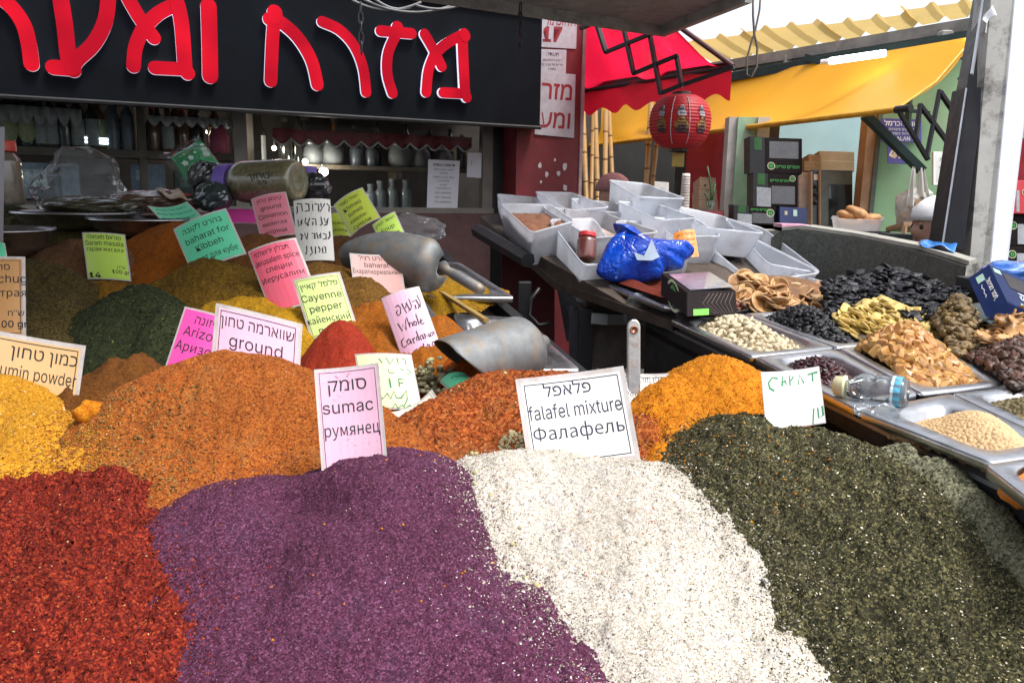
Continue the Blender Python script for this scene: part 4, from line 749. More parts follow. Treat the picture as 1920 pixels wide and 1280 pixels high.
# --- the hanging sign
sg = thing('shop_sign', 'long black shop sign with glowing red Hebrew letters above the window', 'shop sign', (SA + SB) / 2, None)
zt = fac(1010, 36, 0).z + .03; L0 = SA - UF * 1.2
mb = MB(); b0 = L0.copy(); b1 = fac(1012, 241, 0); b1.z = SA.z; mb.hexa([b0 - NF * .14, b0, b1, b1 - NF * .14, *(Vector((p.x, p.y, zt)) for p in (b0 - NF * .14, b0, b1, b1 - NF * .14))])
fix(mb.build('sign_box', M('black_sign_sheet', (.0035, .005, .0075), .8, 0, .25, 6, .1, 8, spec=.1), sg))
mb = MB()
for dz in (0, zt - SA.z): a = b0 + NF * .012 + UP * dz; c = b1 + NF * .012 + UP * dz; mb.tube([a, c], .012, 6)
tag(mb.build('edge_trim', BLACK, sg), kind='stuff')
def letter_red():
    m, t, b = nodes('lit_red_acrylic'); n = ntex(t, 'Noise', 3.2, Detail=1); c = ramp(t, [(.35, (.3, .002, .01)), (.68, (1, .01, .025))], n.outputs[0]); b.inputs['Base Color'].default_value = (.26, .003, .012, 1)
    t.links.new(c, b.inputs['Emission Color']); b.inputs['Emission Strength'].default_value = .3; b.inputs['Roughness'].default_value = .8; b.inputs['Specular IOR Level'].default_value = .05; return m
LRED = letter_red(); LWHITE = glow_mat('lit_white_edge', (.8, .82, 1), .42)
def stroke_outline(path, r, n=8):
    """outline of a thick round-ended stroke through 2-D points"""
    P = [np.array(p, float) for p in path]; Q = []
    for i in range(len(P) - 1):                                   # smooth the path
        p0, p1, p2, p3 = P[max(i - 1, 0)], P[i], P[i + 1], P[min(i + 2, len(P) - 1)]
        for t in (0, .25, .5, .75): Q.append(.5 * (2 * p1 + (p2 - p0) * t + (2 * p0 - 5 * p1 + 4 * p2 - p3) * t * t + (3 * p1 - p0 - 3 * p2 + p3) * t ** 3))
    Q.append(P[-1]); lft, rgt = [], []
    for i, p in enumerate(Q):
        d = Q[min(i + 1, len(Q) - 1)] - Q[max(i - 1, 0)]; d = d / (np.linalg.norm(d) + 1e-9); nn = np.array((-d[1], d[0])) * r; lft.append(p + nn); rgt.append(p - nn)
    def cap(p, a0): return [p + r * np.array((math.cos(a0 - math.pi * k / n), math.sin(a0 - math.pi * k / n))) for k in range(1, n)]
    d1 = Q[-1] - Q[-2]; a1 = math.atan2(d1[1], d1[0]) + math.pi / 2; d0 = Q[0] - Q[1]; a0 = math.atan2(d0[1], d0[0]) + math.pi / 2
    return lft + cap(Q[-1], a1) + rgt[::-1] + cap(Q[0], a0), lft, rgt
def neon(label_part, strokes):
    """one raised letter: red face, white glowing sides"""
    face_, side = MB(), MB(); par = None
    for k, (pts, wd) in enumerate(strokes):
        pl = [fac(px, py, 0) for px, py in pts]; uv = [((p - SA).dot(UF), p.z - SA.z) for p in pl]
        r = wd / 2 * ((pl[0] - EYE).length / FPX) * 1.03; eps = .0015 * k
        for mbx, rr, k0, k1 in ((side, r - .001, .004, .026 + eps), (face_, r, .027 + eps, .032 + eps)):
            out, l, g = stroke_outline(uv, rr); P = [SA + UF * a + UP * b for a, b in out]; n = len(P); nl = len(l); base = [p + NF * k0 for p in P]; top = [p + NF * k1 for p in P]
            cap_ = []
            m_ = n - 2 * nl; c1 = list(range(nl, nl + m_ // 2)); c0 = list(range(2 * nl + m_ // 2, n)); R_ = list(range(nl + m_ // 2, 2 * nl + m_ // 2))[::-1]
            for i in range(nl - 1): cap_.append((i, i + 1, R_[i + 1], R_[i]))
            cap_.append(tuple([nl - 1] + c1 + [R_[-1]])); cap_.append(tuple([R_[0]] + c0 + [0]))
            mbx.add(base + top, [(i, (i + 1) % n, n + (i + 1) % n, n + i) for i in range(n)] + [tuple(n + i for i in f) for f in cap_])
    f = face_.build('letter', LRED, sg); f2 = side.build('lit_edge', LWHITE, f); return f
w1, w2 = 20.5, 17.5
neon('resh', [([(-28, -22), (17, 10), (44, 46), (55, 84), (60, 122)], w1)])
neon('ayin', [([(112, -14), (122, 50), (129, 111), (138, 133)], 22), ([(101, 128), (137, 131)], 22), ([(204, -16), (198, 40), (176, 84), (145, 114), (136, 130)], 21)])
neon('mem', [([(236, -8), (260, 34), (288, 73)], w1), ([(268, 56), (296, 28), (331, 10)], w1), ([(268, 56), (254, 90), (250, 126)], w1), ([(332, 10), (340, 50), (346, 132)], 22), ([(290, 129), (348, 132)], w1), ([(346, 132), (351, 139)], 22)])
neon('vav', [([(390, 14), (392, 80), (393, 144)], 24)])
neon('chet', [([(513, 30), (509, 80), (506, 153)], w1), ([(503, 38), (524, 44), (556, 72), (582, 115), (593, 160)], w1), ([(513, 26), (514, 34)], 24)])
neon('resh', [([(602, 43), (634, 58), (661, 87), (678, 128), (684, 174)], w2)])
neon('zayin', [([(711, 60), (769, 65)], w2), ([(742, 53), (744, 60)], w2 + 2), ([(741, 64), (725, 100), (723, 140), (733, 176)], w2)])
neon('mem', [([(793, 66), (808, 92), (825, 126)], w2), ([(811, 104), (833, 84), (862, 68)], w2), ([(812, 102), (800, 134), (796, 174)], w2), ([(863, 68), (865, 120), (868, 177)], w2 + 1), ([(827, 175), (868, 177)], w2), ([(866, 66), (868, 70)], w2 + 1), ([(869, 179), (871, 184)], w2)])
# --- shop front: wall, posts, panes, shelves
sf = thing('spice_shop', 'dark shop front with a wide window of bottles and jars under the sign', 'shop', fac(500, 400, .3) * 1)
sf.location.z = 0
OFF = .28; zs = fac(500, 398, OFF).z
def fseg(a, b, z0, z1, off, dep):
    """block between two abscissae along the front"""
    p, q = SA + UF * a - NF * off, SA + UF * b - NF * off; d = -NF * dep
    return MB().hexa([Vector((v.x, v.y, z0)) for v in (p, q, q + d, p + d)] + [Vector((v.x, v.y, z1)) for v in (p, q, q + d, p + d)])
def fa(px, off, py=300): return (fac(px, py, off) - SA).dot(UF)
aL, aR = -2.0, fa(925, OFF)
fseg(aL, fa(968, OFF), 0, zs, OFF - .02, .18).build('low_wall', M('shop_low_wall', (.05, .02, .02), .6), sf)
FRAMEM = M('window_frame_metal', (.13, .125, .11), .5, .2, .15)
for p0, p1 in ((440, 465), (905, 924)): fseg(fa(p0, OFF), fa(p1, OFF), zs, 2.3, OFF, .06).build('window_post', FRAMEM, sf)
fseg(fa(925, OFF), fa(968, OFF), zs - .5, 2.3, OFF + .03, .05).build('door_edge', BLACK, sf)
fseg(aL, aR, zs, zs + .035, OFF - .015, .1).build('window_ledge', FRAMEM, sf)
GLASS = film_mat('window_glass', (.9, .93, .93), .09, .004)
for p0, p1 in ((-400, 438), (467, 903)): fseg(fa(p0, OFF), fa(p1, OFF), zs + .04, 2.3, OFF + .02, .006).build('window_pane', GLASS, sf)
BD = 1.0
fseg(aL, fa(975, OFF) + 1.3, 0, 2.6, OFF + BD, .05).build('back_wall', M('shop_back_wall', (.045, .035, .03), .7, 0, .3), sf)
fseg(aL, fa(975, OFF), 2.3, 2.36, OFF + .02, BD).build('ceiling_board', WOOD_DARK, sf)
SHELF = M('grey_brown_shelf', (.11, .085, .062), .6, 0, .25, 14)
def shelf_z(px, py, off): return fac(px, py, off).z
s1 = OFF + .22
zA = shelf_z(200, 280, s1); zB = shelf_z(700, 312, s1 + .3)
fseg(aL, fa(440, s1), zA - .045, zA, s1, .28).build('shelf_board', SHELF, sf)
fseg(fa(470, s1), fa(905, s1), zB - .03, zB, s1 + .25, .28).build('shelf_board', SHELF, sf)
zC = shelf_z(690, 395, s1 + .2); fseg(fa(470, s1), fa(905, s1), zC - .03, zC, s1 + .2, .3).build('shelf_board', SHELF, sf)
zD = shelf_z(200, 378, s1); fseg(aL, fa(440, s1), zD - .03, zD, s1, .3).build('shelf_board', SHELF, sf)
for p in (262, 478): fseg(fa(p, s1), fa(p + 14, s1), zs, 2.3, s1 + .02, .3).build('shelf_upright', SHELF, sf)
fseg(fa(768, s1), fa(780, s1), zs, zB - .03, s1 + .3, .2).build('shelf_upright', SHELF, sf)
# bottles and jars: things of their own
def bottle_mesh(h, r, neck=.35, m=None, square=False):
    mb = MB(); mb.lathe((0, 0, 0), [(r * .96, 0), (r, h * .03), (r, h * .6), (r * .9, h * .66), (r * neck, h * .76), (r * neck, h * .92)], n=6 if square else 16); return mb.data('bottle_body', m, smooth=not square)
def bottle(label, p, h, r, m, capm, labelm=None, neck=.35, group='bottles and jars in the shop window', oval=False, cat='bottle', name='bottle'):
    t = thing(name, label, cat, p, group); put('bottle_body', bottle_mesh(h, r, neck, m), t)
    mb = MB(); mb.lathe((0, 0, h * .92), [(r * neck * 1.15, 0), (r * neck * 1.15, h * .09), (r * neck, h * .1)], n=14); put('cap', mb.data('cap', capm), t)
    if labelm:
        mb = MB(); ang = math.atan2(-NF.x * 0 + NF.y, NF.x); n = 14; rg = []
        for j in range(n + 1):
            a = ang + R(-62 + 124 * j / n); k = math.sqrt(max(0.02, 1 - ((j - n / 2) / (n / 2)) ** 2)) if oval else 1; c = h * .31; hh = h * .24 * k
            rg.append([Vector((math.cos(a) * r * 1.015, math.sin(a) * r * 1.015, c - hh)), Vector((math.cos(a) * r * 1.015, math.sin(a) * r * 1.015, c + hh))])
        mb.loft(rg, False); put('label', mb.data('label', labelm), t)
    return t
DKG = M('dark_glass', (.012, .014, .012), .12, 0, .3, coat=1); OIL = M('olive_label', (.3, .32, .17), .5, 0, .2, 60); GREYL = M('grey_label', (.26, .28, .29), .5, 0, .2, 60); AMB = M('amber_bottle', (.12, .04, .012), .2, 0, .3, coat=1); WHB = M('white_bottle', (.2, .23, .26), .35, 0, .1, coat=.3); STEELB = M('pale_steel_flask', (.13, .15, .18), .35, .3, .2); REDC = M('red_cap', (.4, .04, .02), .5); BLKC = M('black_cap', (.015, .015, .015), .4); PKC = M('pink_plastic', (.55, .08, .18), .4, coat=.4)
ob = s1 + .1
def on_shelf(px, z, off): p = SA + UF * fa(px, off) - NF * off; return Vector((p.x, p.y, z))
px_m = lambda px, off: (fac(px, 300, off) - EYE).length / FPX
spec = [(-18, 'dark bottle with an oval olive label at the left end of the window shelf', DKG, OIL, 27, 92, True), (24, 'first fully visible dark bottle with an oval olive label on the window shelf', DKG, OIL, 27, 94, True), (56, 'dark bottle with a narrow oval olive label second on the window shelf', DKG, OIL, 27, 92, True),
        (82, 'plain dark bottle with a grey label third on the window shelf', DKG, GREYL, 22, 86, False), (102, 'dark bottle with a grey label beside the reflected lamp', DKG, GREYL, 22, 88, False), (126, 'unlabelled black bottle in the middle of the window shelf', DKG, None, 22, 88, False),
        (151, 'dark bottle with a square pale label and dark cap on the window shelf', DKG, GREYL, 22, 84, False), (178, 'dark bottle with a square pale label and red cap on the window shelf', DKG, GREYL, 22, 86, False), (215, 'tall pale grey flask on the window shelf', STEELB, None, 20, 92, False), (243, 'second tall pale grey flask beside the shelf upright', STEELB, None, 20, 90, False),
        (290, 'amber bottle with an orange cap behind the window middle', AMB, None, 22, 74, False), (318, 'amber bottle with a white label right of the shelf upright', AMB, GREYL, 22, 76, False), (346, 'red brown bottle with an orange cap near the window post', AMB, None, 22, 74, False), (372, 'dark bottle behind the green star packet', DKG, None, 22, 70, False), (412, 'pink plastic tub beside the window post', PKC, None, 34, 48, False)]
for px, lb, m, lm, wpx, hpx, ov in spec:
    k = px_m(px, ob); bottle(lb, on_shelf(px, zA, ob), hpx * k, wpx * k / 2, m, REDC if 'red' in lb or 'orange' in lb else BLKC, lm, .75 if 'tub' in lb else .42, oval=ov, name='tub' if 'tub' in lb else 'bottle', cat='tub' if 'tub' in lb else 'bottle')
ob2 = s1 + .36
for px, lb, wpx, hpx, m in ((536, 'dark bottle with a black cap left of the round white jars', 26, 78, DKG), (558, 'slim dark bottle left of the round white jars', 18, 96, DKG), (668, 'small grey box shaped bottle right of the white jars', 24, 46, STEELB), (696, 'second small grey bottle in the middle of the upper shelf', 22, 44, STEELB), (866, 'dark bottle behind the small notice', 20, 60, DKG)):
    k = px_m(px, ob2); bottle(lb, on_shelf(px, zB, ob2), hpx * k, wpx * k / 2, m, BLKC)
ORD = 'first second third fourth fifth sixth seventh eighth ninth tenth eleventh twelfth thirteenth'.split()
for k in range(13):
    px = -30 + 36 * k + random.uniform(-6, 6); o_ = s1 + .2; kk_ = px_m(px, o_)
    if not 255 < px < 278: bottle('dark bottle standing behind the front bottles, %s from the left in the left window pane' % ORD[k], on_shelf(px, zA, o_), random.uniform(80, 100) * kk_, random.uniform(9, 13) * kk_, random.choice((DKG, DKG, AMB)), random.choice((BLKC, BLKC, REDC)), random.choice((GREYL, OIL, None)), .4, group='back row of bottles on the left window shelf')
for k in range(9):
    px = 490 + 44 * k + random.uniform(-8, 8); o_ = s1 + .46; kk_ = px_m(px, o_); bottle('dark bottle standing behind the round jars, %s from the left in the right window pane' % ORD[k], on_shelf(px, zB, o_), random.uniform(62, 92) * kk_, random.uniform(9, 14) * kk_, random.choice((DKG, AMB, DKG)), BLKC, random.choice((GREYL, None)), .4, group='back row of bottles on the right window shelf')
GLJ = M('white_filled_jar', (.15, .16, .17), .6, 0, .2)
for px, lb, d in ((588, 'round white jar leftmost on the upper window shelf', 40), (622, 'round white jar second on the upper window shelf', 44), (750, 'round white jar third on the upper window shelf', 44), (786, 'round white jar beside the paper notice', 42), (830, 'round pale jar behind the top of the paper notice', 38)):
    k = px_m(px, ob2) * d; t = thing('round_jar', lb, 'jar', on_shelf(px, zB, ob2), 'round white jars on the upper window shelf'); mb = MB(); mb.lathe((0, 0, 0), [(k * .3, 0), (k * .46, k * .12), (k * .5, k * .4), (k * .46, k * .68), (k * .32, k * .82), (k * .3, k * .86)], n=22); put('jar_body', mb.data('jar_body', GLJ, smooth=True), t)
    mb = MB(); mb.lathe((0, 0, k * .86), [(k * .33, 0), (k * .33, k * .1), (k * .3, k * .12)], n=22); put('lid', mb.data('lid', STEEL), t)
ob3 = s1 + .3
for px, lb, hpx in ((694, 'white bottle with a dark emblem leftmost on the low window shelf', 46), (712, 'white bottle second on the low window shelf', 52), (735, 'tall white bottle third on the low window shelf', 56), (760, 'tall white bottle beside the paper notice', 54)):
    k = px_m(px, ob3); bottle(lb, on_shelf(px, zC, ob3), hpx * k, 21 * k / 2, WHB, WHB, None, .5)
    t = [o for o in bpy.data.objects if o.name.startswith('bottle') and o.type == 'EMPTY'][-1]
for px0, px1, py0, py1, lb, m in ((38, 152, 306, 372, 'pale blue box standing in for a window reflection low at the left end', (.3, .36, .45)), (248, 312, 308, 360, 'pale blue printed box standing in for a window reflection low in the pane', (.3, .38, .5)), (60, 118, 330, 374, 'dark brown carton in front of the pale blue box', (.05, .03, .025)), (330, 400, 320, 374, 'dark green carton behind the green star packet', (.03, .05, .04))):  # pale blue boxes are added in place of pale reflections on the glass
    off = s1 + (.16 if 'pale' in lb else .08); mb = MB(); fbox(mb, px0, py0, px1, py1, off, .12); a = fac((px0 + px1) / 2, py1, off); t = thing('carton', lb, 'box', a, 'cartons on the low window shelf'); fix(mb.build('carton_body', M('carton_' + str(px0), m, .5, 0, .35, 14), t)); mb = MB(); fbox(mb, px0 + 8, py0 + 12, px0 + (px1 - px0) * .45, py1 - 22, off - .003, .002); mb.build('label', M('carton_label_' + str(px0), tuple(min(1, c * 1.9 + .02) for c in m), .5, 0, .5, 30), t)
# scalloped strips added inside the window in place of awning reflections in the glass
def reflection_strip(label, pts, off, drop, nsc, m, trim, amp, name='window_reflection_strip', group=None):
    t = thing(name, label, 'reflection_strip', fac(*pts[0], off), group); A_, B_ = fac(*pts[0], off), fac(*pts[-1], off)
    N = nsc * 10; mb = MB(); edge = []; rows = []
    for i in range(N + 1):
        u = i / N; p = A_.lerp(B_, u) + NF * .012 * math.sin(u * nsc * 6.283); z = drop + amp * abs(math.sin(u * nsc * math.pi)); q = p - UP * z; rows.append([p, p.lerp(q, .5) - NF * .004, q]); edge.append(q)
    mb.loft(rows, False); mb.build('cloth', m, t, True, solid=.002)
    if trim: mb = MB(); mb.tube([e + NF * .006 for e in edge], .006, 5); mb.build('white_trim', trim, t)
WCL = M('dull_white_reflection', (.36, .36, .37), .8, 0, .15, 20); RCL = M('dull_red_reflection', (.2, .02, .03), .7, 0, .3, 14)
kk = px_m(200, OFF + .1)
reflection_strip('white scalloped strip added as an awning reflection in the left window pane', [(-60, 192), (152, 205)], OFF + .1, 14 * kk, 9, WCL, None, 14 * kk)
reflection_strip('white scalloped strip added as an awning reflection beside the window post', [(276, 216), (436, 224)], OFF + .1, 8 * kk, 7, WCL, None, 9 * kk)
reflection_strip('dull red scalloped strip with a white edge added as an awning reflection in the right window pane', [(510, 240), (885, 258)], OFF + .1, 17 * kk, 12, RCL, WCL, 11 * kk)
# lamps that are lit inside the window
BULB = glow_mat('lit_bulb', (1, .93, .8), 9)
def bulb(label, px, py, r, off, cord=120):
    c = fac(px, py, off); k = px_m(px, off); t = thing('pendant_lamp', label, 'lamp', c, 'small lit lamps in the shop window'); mb = MB(); mb.ball(c, r * k, r * k, r * k, 14, 10); mb.build('bulb', BULB, t, True)
    mb = MB(); mb.lathe(c + UP * r * k * .8, [(r * k * .55, 0), (r * k * .5, r * k * .8), (.004, r * k)], n=12); mb.build('socket', BLACK, t); li = bpy.data.lights.new('bulb_light', 'POINT'); li.energy = r * .28; li.color = (1, .9, .75); li.shadow_soft_size = .03; lo = bpy.data.objects.new('bulb_light', li); COL.objects.link(lo); lo.parent = t; lo.location = NF * .05; mb = MB(); mb.tube([c + UP * r * k * 1.6, Vector((c.x, c.y, 2.29))], .0025, 5); mb.build('cord', BLACK, t)
bulb('lit round bulb low in the right window pane', 607, 322, 8, OFF + .4); bulb('small lit lamp near the top of the left window pane', 188, 224, 5, OFF + .5); bulb('small lit lamp left of the lit round bulb', 572, 303, 5, OFF + .45); bulb('tiny lit lamp by the left edge of the right pane', 514, 278, 4, OFF + .5); bulb('tiny lit lamp above the green star packet', 392, 248, 5, OFF + .5); bulb('tiny lit lamp behind the bottles left of the window post', 398, 258, 4, OFF + .55)
t = thing('strip_lamp', 'short pair of lit white tubes inside the left window pane', 'lamp', fac(175, 262, OFF + .3)); 
for y in (258, 265): mb = MB(); mb.tube([fac(147, y, OFF + .3), fac(203, y + 4, OFF + .3)], .008, 8); mb.build('tube', glow_mat('lit_tube_%d' % y, (.8, .95, 1), 2.2), t)
# papers stuck on the shop front
PAPER = M('printer_paper', (.5, .53, .58), .6, 0, .05)
def sheet_sign(label, q, off, m, lines, ink, group=None, k=.0025, name='paper_notice', strokes=()):
    P = [fac(x, y, off) for x, y in q]; t = thing(name, label, 'notice', (P[2] + P[3]) / 2, group); mb = MB(); mb.prism([p + NF * .0005 for p in P], NF * .0015); fix(mb.build('paper', m, t)); cd = Card(P[0], P[1], P[3]); mb = MB()
    for l in lines: letter_on(mb, cd, *l[:4], k=.003, **(l[4] if len(l) > 4 else {}))
    for pts, wd in strokes: stroke_on(mb, cd, pts, wd, .0035)
    if mb.v: tag(mb.build('lettering', ink, t), kind='stuff')
    return t, cd
sheet_sign('white A4 notice with Hebrew printing stuck on the right window pane', [(803, 299), (862, 302), (857, 398), (800, 395)], OFF + .01, PAPER, [(heb('דרושים עובדים'), .5, .12, .11, dict(fit=.75, bold=.02)), (heb('למשרה מלאה לחנות'), .5, .2, .07), (heb('תבלינים'), .5, .27, .07), (heb('עבודה קבועה ומסודרת'), .5, .35, .07), (heb('תנאים טובים'), .5, .42, .07), (heb('לפרטים'), .5, .5, .07), (heb('נא לפנות למנהל'), .5, .57, .07), ('050-5200000', .5, .66, .075), ('050-6300000', .5, .75, .075), ('052-8330000', .5, .84, .075)], INK)
sheet_sign('small white card with one red line beside the window frame', [(877, 286), (903, 287), (902, 334), (875, 332)], OFF + .005, PAPER, [('i', .3, .5, .4), ('- - -', .6, .45, .2)], M('red_ink', (.4, .02, .02), .6))
# --- red pillar at the corner of the shop with painted papers
pl = thing('red_pillar', 'dark red painted pillar with peeling spots at the corner of the shop', 'pillar', on_plane(1030, 380, SA - NF * .1, NF)); pl.location.z = 0
REDW = M('dark_red_paint', (.115, .008, .012), .6, 0, .25, 8, .1, 30)
a0, a1 = fa(968, .1), fa(1088, .1)
fseg(a0, a1, 0, 2.75, .1, .5).build('pillar_shaft', REDW, pl); fseg(a1 - .012, a1 + .012, 0, 2.75, .09, .02).build('corner_bead', M('worn_corner', (.28, .2, .2), .6), pl)
for x, y, r in ((1012, 310, 5), (1025, 327, 5), (1047, 325, 5), (1058, 312, 7), (1014, 341, 3), (1059, 352, 6), (1040, 300, 3)):
    c = fac(x, y, .1) + NF * .002; k = px_m(x, .1); mb = MB(); n = 9; mb.prism([c + (UF * math.cos(a) * random.uniform(.5, .9) + UP * math.sin(a) * random.uniform(.7, 1.3)) * r * k for a in (6.283 * j / n for j in range(n))], NF * .001); fix(mb.build('peeled_spot', M('bare_plaster', (.42, .4, .4), .8), pl))
OLDP = M('old_paper', (.36, .37, .4), .7, 0, .12, 20, dirt=(.2, .18, .16), dirt_amt=.4); RINK = M('red_brush_paint', (.22, .012, .02), .6)
sheet_sign('grey paper painted with red Hebrew letters and the number 17 high on the red pillar', [(1008, 26), (1082, 30), (1080, 92), (1004, 88)], .095, OLDP, [(heb('רח הכרמל'), .6, .32, .3, dict(fit=.75, bold=.02)), ('17', .4, .82, .42, dict(bold=.03))], RINK)
sheet_sign('small printed paper under the number 17 on the red pillar', [(1010, 92), (1062, 94), (1060, 152), (1008, 148)], .097, OLDP, [(heb('תעודה'), .5, .22, .16), (heb('רישיון לעסק מזון'), .5, .4, .1), (heb('עיריית תל אביב יפו'), .5, .55, .1), (heb('בתוקף'), .5, .7, .1)], INK)
sheet_sign('white paper painted with large red Hebrew words low on the red pillar', [(1010, 134), (1079, 140), (1076, 259), (1002, 252)], .092, OLDP, [(heb('מזר'), .54, .42, .56, dict(fit=.84, bold=.015)), (heb('ומע'), .54, .88, .56, dict(fit=.84, bold=.015))], RINK)
# --- roof slab over the stall, its trim, chain and wires
ZR = 2.36; c1 = ptz(1245, 52, ZR); rd = (ptz(1000, 14, ZR) - c1); rd.z = 0; rd.normalize(); ra = ptz(1372, 0, ZR) - c1; ra.z = 0; ra.normalize()
rf = thing('roof_slab', 'grey stained roof slab over the spice stall seen from below', 'roof', c1)
LL, DD = 4.5, .85
q = [c1, c1 + rd * LL, c1 + rd * LL + ra * 3.4, Vector((.3, 2.0, ZR)), Vector((.42, 3.1, ZR)), c1 + ra * DD]  # unseen near outline shaped to shade the rear heaps but not the tubs
mb = MB(); mb.prism(q, UP * .06); fix(mb.build('slab', M('stained_grey_board', (.3, .29, .275), .8, 0, .25, 5, .2, 30, dirt=(.035, .03, .028), ds=9), rf))
for nm, a, b in (('far_trim', c1, c1 + rd * LL), ('side_trim', c1, c1 + ra * DD)):
    d = (b - a).normalized(); nn = d.cross(UP) * (1 if nm == 'side_trim' else -1); a2 = a + (d * .03 if nm == 'side_trim' else d * 0)
    mb = MB(); mb.hexa([a2 - UP * .05, b - UP * .05, b - UP * .05 + nn * .035, a2 - UP * .05 + nn * .035, a2 + UP * .075, b + UP * .075, b + UP * .075 + nn * .035, a2 + UP * .075 + nn * .035]); fix(mb.build('edge_trim', M('chipped_grey_trim', (.3, .31, .29), .6, 0, .2, 10, dirt=(.05, .04, .035), ds=14), rf))
for x in (676, 976):
    p = ptz(x, 8, ZR - .03); t = thing('hanging_chain', 'short rusty chain hanging in front of the sign, ' + ('left one' if x < 800 else 'near the right end of the sign'), 'chain', p - UP * .25)
    for k in range(5):
        c = p - UP * (.02 + .045 * k); e = UF if k % 2 else NF; mb = MB(); mb.tube([c + e * .011 * math.sin(a) + UP * .03 * math.cos(a) for a in (6.283 * j / 12 for j in range(13))], .0035, 6); mb.build('link', DARK, t)
for k, (a, b, s) in enumerate((((660, 0), (790, 4), 16), ((672, -6), (860, 6), 22), ((700, -4), (770, 14), 10), ((780, 10), (870, 8), 8))):
    A_, B_ = pt(*a, 3.9), pt(*b, 3.95); mb = MB(); mb.tube([A_.lerp(B_, u) - UP * (4 * u * (1 - u) * s * 3.9 / FPX) for u in (i / 14 for i in range(15))], .006, 6); t = mb.build('cable', M('grey_cable', (.2, .2, .2), .6), None, True, loc=A_); tag(t, ['grey cable sagging under the roof slab above the long sign', 'longest grey cable sagging above the sign middle', 'short grey cable kinked above the letters', 'thin grey cable at the roof edge near the red letters'][k], 'cable', 'cables under the roof slab')
# ================================================================ THE DRIED FRUIT STALL ON THE RIGHT
ZT = 1.15
def tp(px, py, dz=0): return ptz(px, py, ZT + dz)
rs = thing('fruit_stall', 'dark stall with a steel edge carrying the pans of nuts and dried fruit', 'market stall', tp(1700, 800)); rs.location.z = 0
e0, e1 = tp(1235, 600, -.02), tp(2300, 1100, -.02); ed = (e1 - e0).normalized(); en = Vector((ed.y, -ed.x, 0)); en = en if en.x < 0 else -en
fr, nr = e0 - ed * .1, e0 + ed * 1.9
mb = MB(); w_ = -en * 1.6; mb.hexa([fr - UP * .05, nr - UP * .05, nr + w_ - UP * .05, fr + w_ - UP * .05, fr - UP * .035, nr - UP * .035, nr + w_ - UP * .035, fr + w_ - UP * .035]); fix(mb.build('top_board', BLACK, rs))
mb = MB(); mb.hexa([fr + en * .002 - UP * .012, nr + en * .002 - UP * .012, nr - en * .05 - UP * .012, fr - en * .05 - UP * .012, fr + en * .002 - UP * .006, nr + en * .002 - UP * .006, nr - en * .05 - UP * .006, fr - en * .05 - UP * .006]); fix(mb.build('steel_edge', M('dull_steel_edge', (.3, .31, .33), .5, .8, .2), rs))
mb = MB(); mb.hexa([fr - UP * .3, nr - UP * .3, nr - en * .03 - UP * .3, fr - en * .03 - UP * .3, fr - UP * .013, nr - UP * .013, nr - en * .03 - UP * .013, fr - en * .03 - UP * .013]); fix(mb.build('apron', M('black_scuffed_board', (.008, .008, .009), .75, 0, .4, 20, .3, 40, dirt=(.06, .055, .05), ds=14), rs))
for s, q in ((.1, .1), (1.7, .1), (.1, 1.4), (1.7, 1.4)):
    c = fr + ed * s - en * q; mb = MB(); mb.box((c.x, c.y, .55), .05, .05, 1.1, bev=.004); mb.build('leg', BLACK, rs)
def rpan(label, px4, depth=.055, **k): return pan(label, [tp(*p) for p in px4], depth, group='steel pans of nuts and dried fruit', **k)
rpan('steel pan of cashews at the aisle corner of the fruit stall', [(1255, 598), (1392, 588), (1566, 652), (1408, 669)], rim=.03)
rpan('steel pan of black raisins behind the cashews', [(1395, 588), (1500, 582), (1660, 642), (1568, 652)], rim=.03)
rpan('steel pan of barberries with the empty bottle in it', [(1414, 669), (1566, 655), (1722, 738), (1606, 768)], rim=.035)
rpan('steel pan of candied ginger cubes in the middle of the fruit stall', [(1570, 652), (1740, 640), (1890, 720), (1726, 738)], rim=.03)
rpan('steel pan of chickpeas at the near right', [(1608, 770), (1782, 738), (2010, 846), (1858, 868)], rim=.04)
rpan('steel pan of shelled pistachios at the right edge', [(1784, 738), (1930, 722), (2150, 820), (2012, 846)], rim=.035)
rpan('steel pan of dried apricots cut off by the right edge', [(1846, 872), (2000, 850), (2160, 960), (2010, 1000)], rim=.03)
rpan('steel pan of hazelnuts under the black date box', [(1190, 552), (1330, 530), (1420, 575), (1280, 600)], rim=.03)
# --- pieces
def mound(px4, h, cx=.5, cy=.5, sink=-.03):
    q = [tp(*p) for p in px4]
    def at(u, v, extra=0): return bil(q, u, v) + UP * (sink + h * math.exp(-(((u - cx) / .42) ** 2 + ((v - cy) / .42) ** 2)) + extra)
    return at, q
def grid_place(at, nu, nv, jit=.5, u0=.07, u1=.93, v0=.07, v1=.93, layers=1, lift=0):
    L = []
    for l in range(layers):
        for j in range(nv):
            for i in range(nu):
                u = u0 + (u1 - u0) * (i + .5 + jit * random.uniform(-1, 1) + .5 * (j % 2) - .25) / nu; v = v0 + (v1 - v0) * (j + .5 + jit * random.uniform(-1, 1)) / nv
                if ((u - .5) / .5) ** 8 + ((v - .5) / .5) ** 8 < 1: L.append(at(u, v, lift * l + random.uniform(0, .3) * lift))
    random.shuffle(L); return L
def bedding(t, at, m, name='heap_core', n=26, dz=-.006, u0=.06, u1=.94):
    mb = MB(); mb.sheet(lambda u, v: at(u0 + (u1 - u0) * u, u0 + (u1 - u0) * v, dz + .003 * math.sin(u * 91 + v * 57)), n, n); return mb.build(name, m, t, True)
